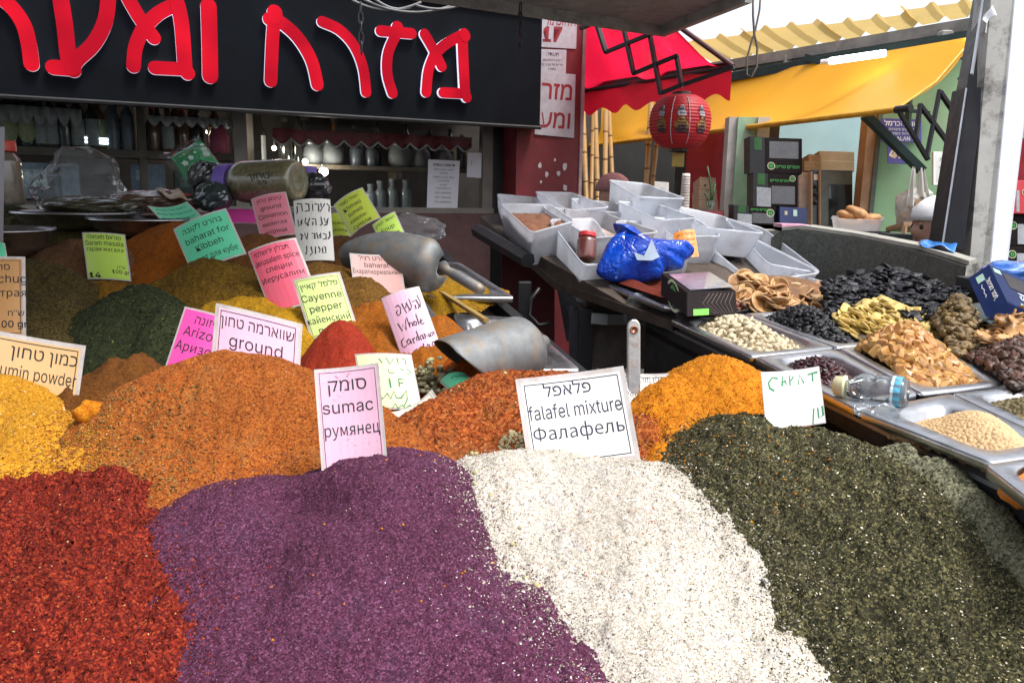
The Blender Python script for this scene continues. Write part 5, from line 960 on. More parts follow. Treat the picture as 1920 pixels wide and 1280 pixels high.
def pieces(name, label, cat, pc, meshes, at, nu, nv, core=None, rotf=None, scl=(.82, 1.18), limit=300, stuff_size=None, base=None, **kw):
    L = grid_place(at, nu, nv, **kw); b = Vector(base) if base is not None else at(.5, .5, -.06); t = thing(name, label, cat, b)
    if core: bedding(t, at, core)
    d = sorted(L, key=lambda p: (p - EYE).length)
    for k, p in enumerate(d[:limit]):
        o = put(pc, random.choice(meshes), t, p - b); s = random.uniform(*scl); o.scale = (s, s, s); o.rotation_euler = rotf() if rotf else (random.uniform(-.7, .7), random.uniform(-.7, .7), random.random() * 6.28)
    rest = d[limit:]
    if rest:
        V, F = [], []; me0 = meshes[0]; bv = np.array([v.co[:] for v in me0.vertices]); bf = [tuple(p.vertices) for p in me0.polygons]; R_ = rot_np(len(rest)); off = 0
        for p, r_ in zip(rest, R_): V.append(bv @ r_.T + np.array(p - b)); F += [tuple(i + off for i in f) for f in bf]; off += len(bv)
        tag(put('loose_' + pc + ('es' if pc.endswith('h') else 's'), mesh_np('rest', np.concatenate(V), F, me0.materials[0], True), t), kind='stuff')
    return t
CASH = M('cashew_nut', (.5, .42, .28), .5, 0, .12, 40, objrand=.15)
def cashew_mesh(k):
    a0 = R(75 + 12 * k); P = [Vector((.009 * math.cos(a), .009 * math.sin(a), .0008 * math.sin(3 * a))) for a in (-a0 + 2 * a0 * i / 8 for i in range(9))]; rr = [.0015, .0042, .0052, .0056, .0056, .0054, .005, .004, .0014]; return MB().tube(P, rr, 8).data('cashew', CASH, (.006, 0, 0), True)
at, q = mound([(1278, 602), (1392, 594), (1540, 648), (1414, 660)], .055, .5, .4)
pieces('cashew_heap', 'heap of pale cashew nuts in the pan at the aisle corner', 'cashews', 'cashew', [cashew_mesh(k) for k in range(3)], at, 15, 17, CASH, lambda: (random.uniform(-1.2, 1.2), random.uniform(-1.2, 1.2), random.random() * 6.28))
RAIS = M('black_raisin', (.01, .01, .013), .45, 0, .5, 60, .4, 300, objrand=.5)
def wrink(r, sx, sy, sz, m, nm, amp=.15, n=10, mm=8, f=5):
    a = random.random() * 6; return MB().ball((0, 0, 0), r * sx, r * sy, r * sz, n, mm, fn=lambda q: 1 + amp * math.sin(f * q.x + a) * math.cos(f * q.y + 2 * a) + amp * .6 * math.sin(f * 1.7 * q.z + a)).data(nm, m, smooth=True)
at, q = mound([(1410, 592), (1500, 588), (1640, 640), (1570, 648)], .075, .45, .45)
pieces('black_raisin_heap', 'heap of black raisins between the cashews and the yellow dried mango', 'raisins', 'raisin', [wrink(.0075, 1.3, .8, .6, RAIS, 'raisin', .2) for _ in range(3)], at, 19, 20, RAIS)
BARB = M('barberry', (.035, .004, .008), .4, 0, .5, 60, objrand=.6)
at, q = mound([(1455, 672), (1562, 662), (1640, 700), (1560, 722)], .04, .45, .4)
pieces('barberry_heap', 'heap of dark red barberries in the pan with the bottle', 'barberries', 'barberry', [wrink(.006, 1.5, .6, .5, BARB, 'barberry', .25) for _ in range(3)], at, 18, 16, BARB)
def ginger_mat():
    m, t, b = nodes('candied_ginger'); oi = t.nodes.new('ShaderNodeObjectInfo'); c = ramp(t, [(0, (.26, .12, .03)), (.4, (.42, .22, .055)), (.75, (.44, .21, .075)), (1, (.55, .33, .09))], oi.outputs['Random']); n = ntex(t, 'Noise', 90, Detail=5); c = mixc(t, .25, c, n.outputs[1], 'SOFT_LIGHT'); t.links.new(c, b.inputs['Base Color']); b.inputs['Roughness'].default_value = .34; b.inputs['Subsurface Weight'].default_value = .25; b.inputs['Subsurface Radius'].default_value = (.01, .006, .003); b.inputs['Subsurface Scale'].default_value = .6; bn = ntex(t, 'Noise', 260, Detail=3); bump(t, b, bn.outputs[0], .3, .001); return m
GING = ginger_mat()
def cube_mesh(k):
    rs_ = random.Random(k); mb = MB(); mb.box((0, 0, 0), .021 * rs_.uniform(.8, 1.15), .021 * rs_.uniform(.75, 1.1), .019 * rs_.uniform(.75, 1.1), bev=.003); mb.v = [v + Vector((rs_.uniform(-1, 1), rs_.uniform(-1, 1), rs_.uniform(-1, 1))) * .0016 for v in mb.v]; return mb.data('ginger_cube', GING)
at, q = mound([(1590, 652), (1740, 636), (1860, 712), (1726, 728)], .075, .42, .36, -.02)
pieces('candied_ginger_heap', 'heap of amber candied ginger cubes in the middle of the fruit stall', 'candied ginger', 'ginger_cube', [cube_mesh(k) for k in range(5)], at, 14, 15, GING, lambda: (random.random() * 6, random.random() * 6, random.random() * 6), layers=1, scl=(.75, 1.2))
CHK = M('chickpea', (.47, .31, .155), .55, 0, .15, 80, objrand=.12)
at, q = mound([(1650, 782), (1800, 752), (1990, 842), (1868, 856)], .05, .55, .55, -.03)
pieces('chickpea_heap', 'heap of roasted beige chickpeas in the pan at the near right', 'chickpeas', 'chickpea', [wrink(.0048, 1.05, .95, .95, CHK, 'chickpea', .07, 8, 6, 3)], at, 34, 40, CHK, v0=.05, v1=.97)
PIS = M('pistachio', (.26, .2, .08), .55, 0, .5, 300, objrand=.5)
at, q = mound([(1815, 742), (1930, 728), (2130, 816), (2016, 838)], .045)
pieces('pistachio_heap', 'heap of shelled pistachios beyond the chickpeas at the right edge', 'pistachios', 'pistachio', [wrink(.0065, 1.3, .8, .75, PIS, 'pistachio', .1) for _ in range(2)], at, 26, 30, PIS)
APR = M('dried_apricot', (.6, .2, .03), .4, 0, .2, 30, .2, 60, objrand=.15)
at, q = mound([(1880, 876), (2000, 858), (2140, 955), (2014, 985)], .05)
pieces('apricot_heap', 'few orange dried apricots at the lower right edge', 'apricots', 'apricot', [wrink(.02, 1, .9, .45, APR, 'apricot', .15, 14, 10) for _ in range(2)], at, 6, 7, APR)
HAZ = M('hazelnut', (.14, .05, .03), .45, 0, .4, 60, objrand=.35)
at, q = mound([(1265, 570), (1420, 545), (1450, 572), (1330, 595)], .03, sink=-.0)
pieces('hazelnut_heap', 'reddish hazelnuts spilling around the black date box', 'hazelnuts', 'hazelnut', [wrink(.0085, 1, .95, .95, HAZ, 'hazelnut', .06, 8, 6, 3)], at, 15, 8, HAZ)
# dried orange slices
def slice_mat():
    m, t, b = nodes('dried_orange'); tc = t.nodes.new('ShaderNodeTexCoord'); sx = t.nodes.new('ShaderNodeSeparateXYZ'); t.links.new(tc.outputs['Object'], sx.inputs[0])
    ln_ = t.nodes.new('ShaderNodeVectorMath'); ln_.operation = 'LENGTH'; t.links.new(tc.outputs['Object'], ln_.inputs[0]); mr = t.nodes.new('ShaderNodeMapRange'); mr.inputs['From Max'].default_value = .038; t.links.new(ln_.outputs['Value'], mr.inputs[0])
    at_ = t.nodes.new('ShaderNodeMath'); at_.operation = 'ARCTAN2'; t.links.new(sx.outputs[1], at_.inputs[0]); t.links.new(sx.outputs[0], at_.inputs[1]); mu = t.nodes.new('ShaderNodeMath'); mu.operation = 'MULTIPLY'; mu.inputs[1].default_value = 10; t.links.new(at_.outputs[0], mu.inputs[0]); sn = t.nodes.new('ShaderNodeMath'); sn.operation = 'SINE'; t.links.new(mu.outputs[0], sn.inputs[0])
    c1_ = ramp(t, [(0, (.14, .06, .02)), (.15, (.4, .2, .06)), (.5, (.38, .16, .04)), (.8, (.45, .26, .1)), (.9, (.5, .3, .14)), (.97, (.34, .1, .02))], mr.outputs[0]); f = ramp(t, [(.8, (0, 0, 0)), (.97, (.55,) * 3)], sn.outputs[0]); c = mixc(t, f, c1_, (.5, .32, .15)); n = ntex(t, 'Noise', 70, Detail=5); c = mixc(t, .35, c, n.outputs[1], 'SOFT_LIGHT')
    oi = t.nodes.new('ShaderNodeObjectInfo'); h = t.nodes.new('ShaderNodeHueSaturation'); m2 = t.nodes.new('ShaderNodeMapRange'); m2.inputs['To Min'].default_value = .65; m2.inputs['To Max'].default_value = 1.2; t.links.new(oi.outputs['Random'], m2.inputs[0]); t.links.new(m2.outputs[0], h.inputs['Value']); t.links.new(c, h.inputs['Color']); t.links.new(h.outputs[0], b.inputs['Base Color']); b.inputs['Roughness'].default_value = .5
    bn = ntex(t, 'Noise', 130, Detail=4); bump(t, b, bn.outputs[0], .4, .002); return m
SLI = slice_mat()
def slice_mesh(k):
    rs_ = random.Random(k + 50); mb = MB(); n = 28; b1, b2 = rs_.uniform(-.008, .012), rs_.uniform(0, 6); r_ = .034
    w = lambda x, y: b1 * ((x * math.cos(b2) + y * math.sin(b2)) / r_) ** 2 + .0012 * math.sin(5 * math.atan2(y, x) + k)
    rings = []
    for rr, z in ((0.002, -.0025), (r_ * .6, -.0022), (r_ * .93, -.0028), (r_, -.0015), (r_ * 1.0, .0016), (r_ * .94, .003), (r_ * .8, .0018), (r_ * .4, .0016), (.002, .002)):
        rings.append([Vector((rr * math.cos(a) * (1 + .03 * math.sin(3 * a + k)), rr * math.sin(a), z + w(rr * math.cos(a), rr * math.sin(a)))) for a in (6.283 * j / n for j in range(n))])
    mb.loft(rings, True, True, True); return mb.data('orange_slice', SLI, smooth=True)
os_ = [slice_mesh(k) for k in range(5)]
b = tp(1470, 560); t = thing('orange_slice_heap', 'heap of dried orange slices beside the black date box', 'orange slices', b)
spots = []
for k in range(74):
    px = random.uniform(1380, 1560); u = (px - 1380) / 180; ph = 520 + 42 * abs(u - .12) ** 1.0 + 10 * u; py = random.uniform(ph, 582 - 8 * (1 - u)); spots.append((py, px))
spots.sort()
for k, (py, px) in enumerate(spots):
    f = (582 - py) / 70; p = pt(px, py, (tp(px, 582) - EYE).length / ray(px, 582).length + .02 + .16 * max(0, f)); o = put('orange_slice', random.choice(os_), t, p - b); s = random.uniform(.8, 1.1); o.scale = (s, s, s); o.rotation_euler = (random.uniform(-.1, .75), random.uniform(-.45, .45), random.random() * 6.28) if k % 4 else (random.uniform(.7, 1.4), random.uniform(-.4, .4), random.uniform(-.6, .6))
mb = MB(); c = tp(1470, 575); mb.ball(c + Vector((.02, .12, .0)), .17, .14, .075, 24, 12); mb.build('heap_core', M('orange_core', (.16, .07, .02), .7, 0, .5, 40, .5, 60), t, True)
# crumbled walnuts / ginger bits right of the slices
CR = M('walnut_piece', (.4, .22, .1), .6, 0, .4, 60, objrand=.3)
at, q = mound([(1490, 545), (1580, 538), (1625, 575), (1560, 590)], .05, .3, .4, -.01)
pieces('walnut_heap', 'small heap of chopped walnuts right of the orange slices', 'walnuts', 'walnut_piece', [wrink(.009, 1.2, .8, .7, CR, 'walnut_piece', .3) for _ in range(3)], at, 13, 13, CR)
# dried mango strips and banana
MAN = M('dried_mango', (.5, .36, .11), .45, 0, .3, 30, .3, 60, objrand=.3)
def strip_mesh(k):
    rs_ = random.Random(k + 9); L_, w0, cv = rs_.uniform(.06, .09), rs_.uniform(.013, .02), rs_.uniform(-.01, .014); mb = MB(); rg = []
    for i in range(10):
        u = i / 9; w = w0 * math.sin(math.pi * (.08 + .84 * u)) ** .5; z = cv * (2 * u - 1) ** 2; x = L_ * (u - .5); rg.append([Vector((x, -w, z)), Vector((x, 0, z - .002)), Vector((x, w, z)), Vector((x, w, z + .003)), Vector((x, 0, z + .0035 + .001 * math.sin(9 * u))), Vector((x, -w, z + .003))])
    mb.loft(rg, True, True, True); return mb.data('mango_strip', MAN, smooth=True)
ms = [strip_mesh(k) for k in range(5)]; b = tp(1660, 610); t = thing('dried_mango_heap', 'heap of yellow dried mango strips behind the candied ginger', 'dried mango', b)
mb = MB(); mb.ball(tp(1670, 625) + Vector((.0, .09, -.05)), .14, .1, .075, 24, 12); mb.build('heap_core', MAN, t, True)
for k in range(150):
    px = random.uniform(1575, 1745); u = (px - 1570) / 175; top = 568 + 38 * abs(u - .45) * 1.3; py = random.uniform(top, 625); f = (625 - py) / 60
    p = pt(px, py, tp(px, 628).y + .03 + .16 * f); o = put('mango_strip', random.choice(ms), t, p - b); s = random.uniform(.75, 1.15); o.scale = (s, s, s); o.rotation_euler = (random.uniform(.1, .9), random.uniform(-.35, .35), random.uniform(-.5, .5) + (1.3 if px < 1665 else -.4))
# golden raisins and dried fruit further right
GOL = M('golden_raisin', (.17, .11, .04), .5, 0, .4, 60, .3, 100, objrand=.35)
at, q = mound([(1735, 622), (1815, 606), (1880, 660), (1800, 678)], .09, .45, .35, .0)
pieces('golden_raisin_heap', 'heap of olive brown golden raisins below the blue date box', 'raisins', 'raisin', [wrink(.0095, 1.2, .85, .7, GOL, 'raisin', .2) for _ in range(3)], at, 14, 15, GOL, u0=.0, u1=1)
TRF = M('trail_fruit', (.38, .2, .07), .4, 0, .4, 50, .3, 80, objrand=.4)
at, q = mound([(1815, 640), (1960, 612), (2020, 690), (1860, 712)], .085, .5, .4, .0)
pieces('fruit_chip_heap', 'heap of amber dried fruit chips at the right edge', 'fruit chips', 'fruit_chip', [strip_mesh(k + 20) for k in range(3)], at, 16, 15, TRF, scl=(.4, .7), rotf=lambda: (random.uniform(-.8, .8), random.uniform(-.8, .8), random.random() * 6.28))
for o in bpy.data.objects:
    if o.name.startswith('fruit_chip') and o.type == 'MESH': o.data.materials[0] = TRF
DKR = M('dark_sultana', (.07, .03, .018), .45, 0, .5, 60, .3, 100, objrand=.6)
at, q = mound([(1795, 672), (1920, 650), (2040, 722), (1900, 744)], .05, .5, .5, .0)
pieces('sultana_heap', 'dark mixed sultanas and nuts between the ginger and the pistachios', 'sultanas', 'sultana', [wrink(.009, 1.2, .85, .7, DKR, 'sultana', .2) for _ in range(3)], at, 16, 15, DKR)
# prunes
PRU = M('prune', (.006, .006, .009), .38, 0, .5, 40, .6, 60, objrand=.4, spec=.35)
pm = [wrink(.0145, 1.3, .9, .42, PRU, 'prune', .25, 14, 10, 4) for _ in range(5)]; b = pt(1680, 590, 2.2); t = thing('prune_heap', 'glossy black heap of prunes against the speckled counter', 'prunes', b)
for k in range(290):
    px = random.uniform(1545, 1810); u = (px - 1545) / 265; top = 500 + 70 * abs(u - .42) ** 1.3 * 1.4; py = top + (598 - top) * random.random() ** .9; f = (600 - py) / 110; d = (1.92 + .42 * f) - .12 * u
    p = pt(px, py, d); o = put('prune', random.choice(pm), t, p - b); s = random.uniform(.8, 1.2); o.scale = (s, s, s); o.rotation_euler = (random.uniform(0, .9), random.uniform(-.5, .5), random.random() * 6.28)
mb = MB(); mb.sheet(lambda u, v: pt(1540 + 280 * u, 505 + 110 * abs(u - .42) ** 1.2 + (602 - 505 - 110 * abs(u - .42) ** 1.2) * v, 1.98 + .42 * (1 - v) - .1 * u), 20, 10); mb.build('heap_core', PRU, t, True)
# small orange dates between the plastic tubs and prunes
at, q = mound([(1490, 512), (1560, 508), (1580, 520), (1510, 526)], .02, sink=.02)
pieces('dried_kumquat_heap', 'few brown orange dried fruits at the foot of the prunes heap', 'dried fruit', 'kumquat', [wrink(.012, 1, .9, .8, APR, 'kumquat', .1) for _ in range(2)], at, 7, 4, None)
# --- water bottle lying in the barberry pan
CLEAR = film_mat('clear_bottle_plastic', (.9, .94, .96), .4, .1)
t = thing('water_bottle', 'empty clear water bottle with a blue label lying on the pan', 'bottle', tp(1630, 735)); a, b_ = tp(1568, 726, .014), tp(1702, 738, .02); a = pt(1566, 722, a.y / ray(1566, 722).y * 1.0); ax = (b_ - a).normalized(); L_ = (b_ - a).length; r = .024
mb = MB(); mb.lathe(a, [(r * .42, L_ * .12), (r * .45, L_ * .2), (r * .8, L_ * .3), (r, L_ * .38), (r * .98, L_ * .5), (r * .86, L_ * .54), (r, L_ * .58), (r * .97, L_ * .72), (r * .9, L_ * .745), (r, L_ * .78), (r, L_ * .94), (r * .8, L_), (.001, L_ * .99)], ax, 24, False, False); mb.build('bottle_body', CLEAR, t, True)
mb = MB(); mb.lathe(a, [(r * .3, -.004), (r * .62, 0), (r * .64, L_ * .1), (r * .72, L_ * .12), (r * .72, L_ * .15)], ax, 20); mb.build('cap', M('cream_cap', (.7, .68, .42), .45), t, True)
def wrap(mb, a_, r_, l0, l1, lo, hi):
    rg = []
    for j in range(13):
        an = lo + (hi - lo) * j / 12; x = ax.orthogonal().normalized(); y = ax.cross(x); d = x * math.cos(an) + y * math.sin(an); rg.append([a_ + ax * l0 + d * r_, a_ + ax * l1 + d * r_])
    mb.loft(rg, False)
mb = MB(); wrap(mb, a, r * 1.02, L_ * .79, L_ * .93, 0, 6.283); mb.build('label', M('sky_blue_label', (.1, .45, .65), .35, 0, .5, 60), t, True)
mb = MB(); wrap(mb, a, r * 1.03, L_ * .80, L_ * .835, 0, 6.283); mb.build('label_band', M('white_label_band', (.75, .78, .8), .4), t, True)
# crushed clear plastic cups at the rim
for k, (x, y, s, lb) in enumerate(((1618, 768, .009, 'small crushed clear plastic scrap at the rim below the bottle'), (1660, 776, .014, 'crumpled clear plastic cup stuck at the rim of the chickpea pan'), (1198, 578, .032, 'clear plastic bag hanging at the stall edge below the white tubs'))):
    c = tp(x, y, .004) if k < 2 else pt(1200, 582, 2.2); t = thing('plastic_scrap', lb, 'plastic scrap', c - UP * s); wrinkle(c, s * 1.3, s, s if k < 2 else s * 1.5, None, 24, 14, 40 + k, .3).build('film', FILM2, t)
# --- white plastic tubs
TUB = plastic_mat('milky_tub', (.86, .89, .95), .3, .25); TUB2 = plastic_mat('milky_tub_dull', (.7, .72, .76), .12)
def tub(label, rim4, d4, h, m=TUB, shrink=.86, contents=None, fill=.4, tilt=None, fm=None):
    q = [pt(x, y, d) for (x, y), d in zip(rim4, d4)]; m0 = bil(q, .5, .5); q = [m0 + (p - m0) * 1.1 for p in q]; n = (q[1] - q[0]).cross(q[3] - q[0]).normalized(); n = n if n.z > 0 else -n; dn = -(n * .75 + UP * .25).normalized() * h
    ctr = bil(q, .5, .5); t = thing('plastic_tub', label, 'plastic tub', ctr + dn, 'milky white plastic tubs on the far stall')
    def ring(s, k, ex=0, kk=.1): return [ctr + (bil(q, a, b) - ctr) * s + dn * k for a, b in rrect(4, kk)]
    mb = MB(); mb.loft([ring(1.028, .05), ring(1.03, 0), ring(1.0, 0), ring(.985, .05), ring((1 + shrink) / 2, .55), ring(shrink, .97, kk=.14), ring(shrink * .93, 1.0, kk=.14)], True, False, True); fix(mb.build('tub_body', m, t, True, solid=.0022))
    if contents:
        s = shrink + (1 - shrink) * fill; mb = MB(); mb.loft([ring(shrink * .9, .985), ring(s * .955, 1 - fill)], True, True, True); o = mb.build('contents', contents, t)
        mb = MB(); mb.sheet(lambda u, v: ctr + (bil(q, u, v) - ctr) * s * .95 + dn * (1 - fill) + UP * (.012 * math.sin(9 * u + 4 * v) * math.sin(7 * v) + .004 * random.random()), 16, 12); mb.build('contents_top', contents, t, True)
    return t
C1 = M('rusty_contents', (.2, .08, .04), .8, 0, .3, 40); C2 = M('grey_contents', (.26, .22, .19), .8, 0, .2, 40); C3 = M('dark_leaves', (.02, .03, .025), .8, 0, .6, 60); C4 = M('pale_contents', (.4, .3, .26), .8, 0, .2, 30); C5 = M('peppercorns', (.015, .013, .012), .6, 0, .6, 120)
tub('small milky tub at the far left of the tub rows', [(936, 364), (1002, 370), (1018, 384), (944, 380)], (3.5, 3.5, 3.2, 3.2), .09, contents=C2, fill=.3)
tub('milky tub with a broken rim behind the left front tub', [(1008, 360), (1072, 362), (1136, 386), (1066, 392)], (3.5, 3.5, 3.1, 3.1), .1, contents=C2, fill=.2)
tub('tall milky tub of dark leaves standing above the other tubs', [(1147, 338), (1208, 344), (1279, 370), (1196, 366)], (3.5, 3.6, 3.2, 3.1), .16, contents=C3, fill=.5)
tub('milky tub with reddish brown contents at the left front of the tubs', [(943, 382), (1030, 385), (1070, 412), (998, 432)], (3.1, 3.1, 2.75, 2.7), .13, contents=C1, fill=.72)
tub('wide dull tub of pale powder in the middle of the tubs', [(1024, 388), (1130, 400), (1225, 432), (1110, 442)], (3.1, 3.1, 2.7, 2.65), .13, m=TUB2, contents=C4, fill=.55)
tub('milky tub stacked in front of the tall tub of leaves', [(1163, 378), (1230, 382), (1300, 406), (1236, 410)], (3.1, 3.15, 2.85, 2.8), .11)
tub('long shallow milky tub with black peppercorns behind the orange sign', [(1268, 386), (1350, 404), (1425, 434), (1320, 424)], (3.3, 3.3, 2.8, 2.8), .1, contents=C5, fill=.35)
tub('milky tub at the far right behind the slanted tub', [(1365, 412), (1432, 430), (1530, 505), (1440, 490)], (3.2, 3.1, 2.75, 2.75), .12)
tub('tilted milky tub with a red lidded jar inside at the aisle corner', [(1036, 414), (1112, 412), (1165, 488), (1094, 490)], (2.85, 2.95, 2.5, 2.42), .15, shrink=.78)
tub('large slanted milky tub right of the orange green pepper sign', [(1306, 436), (1384, 434), (1526, 506), (1410, 522)], (2.95, 3.05, 2.7, 2.62), .14, contents=C4, fill=.12)
tub('low milky tub behind the orange slices', [(1290, 474), (1400, 490), (1540, 528), (1390, 540)], (2.95, 2.95, 2.6, 2.55), .06)
tub('dull tub of pale powder behind the blue bag', [(1160, 415), (1262, 420), (1290, 470), (1180, 470)], (2.9, 2.9, 2.55, 2.5), .12, m=TUB2, contents=C4, fill=.5)
tub('milky tub wedged behind the wide dull tub of pale powder', [(1075, 372), (1150, 380), (1180, 398), (1100, 392)], (3.4, 3.4, 3.1, 3.1), .11, contents=C4, fill=.4)
tub('milky tub of grey powder between the stacked tub and the slanted tub', [(1225, 408), (1305, 412), (1345, 440), (1262, 440)], (3.05, 3.05, 2.75, 2.75), .11, contents=C2, fill=.5)
t = jar('small jar of brown spice with a red lid inside the tilted tub', pt(1101, 444, 2.62) + Vector((0, 0, .012)), pt(1098, 488, 2.6), .033, M('brown_spice_jar', (.13, .035, .025), .3, 0, .3, coat=1), M('bright_red_lid', (.55, .03, .04), .35), name='spice_jar')
spice_sign('bright orange sign reading Green pepper stuck among the white tubs', [(1263, 435), (1303, 427), (1311, 480), (1272, 486)], 2.62, OR2, [(heb('פלפל ירוק'), .5, .2, .18), ('Green pepper', .5, .4, .2, dict(fit=.9)), ('зеленый', .5, .6, .18), ('75 g', .75, .93, .14)], border=False, margin=.01, group=None)
# --- tiered boards carrying the tubs
td = thing('tub_stand', 'sloping dark wooden stand under the white tubs at the far end of the stall', 'stand', pt(1150, 560, 2.6)); td.location.z = 0
A_, B_, C_, D_ = pt(905, 412, 3.3), pt(1045, 530, 2.62), pt(1262, 604, 1.98), pt(1560, 560, 2.1); E_ = pt(1400, 400, 3.6)
mb = MB(); mb.prism([pt(900, 405, 3.35), pt(1040, 528, 2.62), pt(1262, 602, 1.97), pt(1560, 545, 2.75), pt(1420, 425, 3.5), pt(1100, 378, 3.7)][::-1], (0, 0, -.025)); fix(mb.build('sloping_board', M('dark_stained_plank', (.06, .042, .03), .7, 0, .4, 20, .3, 50), td))
for p in (pt(985, 500, 2.75), pt(1100, 545, 2.45), pt(1330, 430, 3.3), pt(930, 430, 3.2)): mb = MB(); mb.box((p.x, p.y, (p.z - .05) / 2), .045, .045, p.z - .05, bev=.004); mb.build('leg', BLACK, td)
mb = MB(); a, b = pt(895, 432, 3.1), pt(990, 488, 2.72); mb.tube([a, b], .028, 6); mb.build('side_rail', BLACK, td)
# steel tray with dark red spice under the blue bag
pan('steel tray of dark red spice under the blue bag', [pt(1120, 528, 2.5), pt(1260, 520, 2.5), pt(1360, 588, 1.98), pt(1240, 574, 2.0)], .05, rim=.03, group='steel pans of nuts and dried fruit')
mb = MB(); q = [pt(1135, 532, 2.48), pt(1250, 526, 2.48), pt(1335, 580, 2.03), pt(1240, 568, 2.06)]; c = bil(q, .5, .5); mb.sheet(lambda u, v: bil(q, u, v) + UP * (.015 + .012 * math.sin(8 * u) * math.sin(6 * v)), 30, 20); o = mb.build('spice_heap', pw('dark_red_spice', (.13, .03, .02), .004), None, True, loc=c); tag(o, 'dark red spice in the steel tray under the blue bag', 'spice heap')
# --- blue bag
def blue_film():
    m, t, b = nodes('shiny_blue_film'); n = ntex(t, 'Noise', 9, Detail=5); c = ramp(t, [(.3, (.002, .03, .33)), (.7, (.006, .085, .6))], n.outputs[0]); t.links.new(c, b.inputs['Base Color']); b.inputs['Roughness'].default_value = .2
    wn = ntex(t, 'Noise', 14, Detail=3); wv = t.nodes.new('ShaderNodeTexVoronoi'); wv.feature = 'DISTANCE_TO_EDGE'; wv.inputs['Scale'].default_value = 17; mx = mixc(t, .16, (.5, .5, .5), wn.outputs[1]); tc = t.nodes.new('ShaderNodeTexCoord'); ad = t.nodes.new('ShaderNodeVectorMath'); ad.operation = 'ADD'; t.links.new(tc.outputs['Object'], ad.inputs[0]); t.links.new(mx, ad.inputs[1]); sc = t.nodes.new('ShaderNodeVectorMath'); sc.operation = 'MULTIPLY'; sc.inputs[1].default_value = (1, 1, .55); t.links.new(ad.outputs[0], sc.inputs[0]); t.links.new(sc.outputs[0], wv.inputs['Vector'])
    pw_ = t.nodes.new('ShaderNodeMath'); pw_.operation = 'POWER'; pw_.inputs[1].default_value = .5; t.links.new(wv.outputs['Distance'], pw_.inputs[0]); fine = ntex(t, 'Noise', 60, Detail=5, Roughness=.6); ad2 = t.nodes.new('ShaderNodeMath'); ad2.operation = 'MULTIPLY_ADD'; ad2.inputs[1].default_value = .25; t.links.new(fine.outputs[0], ad2.inputs[0]); t.links.new(pw_.outputs[0], ad2.inputs[2]); bump(t, b, ad2.outputs[0], .38, .02); return m
def blue_bag():
    c = pt(1205, 482, 2.42); t = thing('blue_bag', 'knotted shiny blue plastic bag with a torn white patch in front of the tubs', 'bag', c - UP * .08)
    cd = Card(pt(1118, 420, 2.4), pt(1296, 420, 2.44), pt(1118, 530, 2.36))
    prof = [(.0, .88), (.06, .54), (.14, .26), (.24, .13), (.2, .05), (.17, -.01), (.26, .01), (.34, .04), (.33, .11), (.475, .2), (.56, .28), (.775, .31), (.95, .32), (1.01, .45), (.99, .57), (.9, .66), (.89, .78), (.69, .82), (.66, .95), (.31, 1.0)]
    rg = []
    pc = np.array(prof); ctr = pc.mean(0) + (0, .06); K = 9
    P = []
    for i in range(len(prof)):
        p0, p1, p2, p3 = pc[i - 1], pc[i], pc[(i + 1) % len(pc)], pc[(i + 2) % len(pc)]
        for s in (0, .33, .66): P.append(.5 * (2 * p1 + (p2 - p0) * s + (2 * p0 - 5 * p1 + 4 * p2 - p3) * s * s + (3 * p1 - p0 - 3 * p2 + p3) * s ** 3))
    for k in range(-K, K + 1):
        f = k / (K + .3); s = math.cos(f * math.pi / 2) ** .55; ring = []
        for (u, v) in P:
            x, y = ctr[0] + (u - ctr[0]) * s, ctr[1] + (v - ctr[1]) * s; wv = .006 * math.sin(16 * x + 9 * y + .6 * k) + .004 * math.sin(29 * y - 13 * x + k * .5) + .003 * math.sin(41 * x + 23 * y)
            ring.append(cd.p(x, y, 0) + cd.n * (f * .065 + wv * (1 - abs(f)) * 1.2) )
        rg.append(ring)
    mb = MB(); mb.loft(rg, True, True, True); m = blue_film(); o = fix(mb.build('bag_film', m, t, True))
    mb = MB(); mb.prism([cd.p(u, v, .071) for u, v in ((.32, .62), (.42, .68), (.46, .55), (.5, .4), (.55, .6), (.58, .7), (.5, .76), (.35, .75))], cd.n * .002); fix(mb.build('torn_patch', M('pale_patch', (.25, .32, .42), .4), t))
    sub = o.modifiers.new('r', 'SUBSURF'); sub.levels = 1; sub.render_levels = 1
blue_bag()
# --- date boxes
def leaf_logo(par, cd, u, v, s, k=.0012, asp=None):
    """green leaf in a pale ring printed on a box"""
    e1 = cd.ex.normalized() * cd.w; e2 = cd.ey.normalized() * cd.w; c = cd.p(u, v, k)
    mb = MB(); rg = [[c + (e1 * math.cos(a) + e2 * math.sin(a)) * s * r for r in (.82, 1.0)] for a in (6.283 * j / 24 for j in range(25))]; mb.loft(rg, False); o = mb.build('leaf_emblem', M('pale_green_print', (.5, .55, .35), .5), par)
    for sg_, nm in ((1, 0), (-1, 1)):
        mb = MB(); P = [c + e2 * s * (.7 - 1.4 * i / 10) + e1 * s * sg_ * (.06 + .5 * math.sin(math.pi * i / 10)) for i in range(11)] + [c + e2 * s * (.7 - 1.4 * i / 10) + e1 * s * sg_ * .04 for i in range(10, -1, -1)]; mb.add([p + cd.n * .0006 for p in P], [tuple(range(len(P)))]); mb.build('leaf_blade', M('leaf_green_print', (.03, .25, .04), .5), par)
BROWNB = M('dark_brown_carton', (.011, .007, .007), .65, 0, .25, 20, spec=.1); WINF = M('window_film_over_dates', (.035, .03, .03), .12, 0, .6, 12, .5, 25, coat=1); NAVYB = M('navy_carton', (.006, .02, .1), .4, 0, .2, 10, coat=.3)
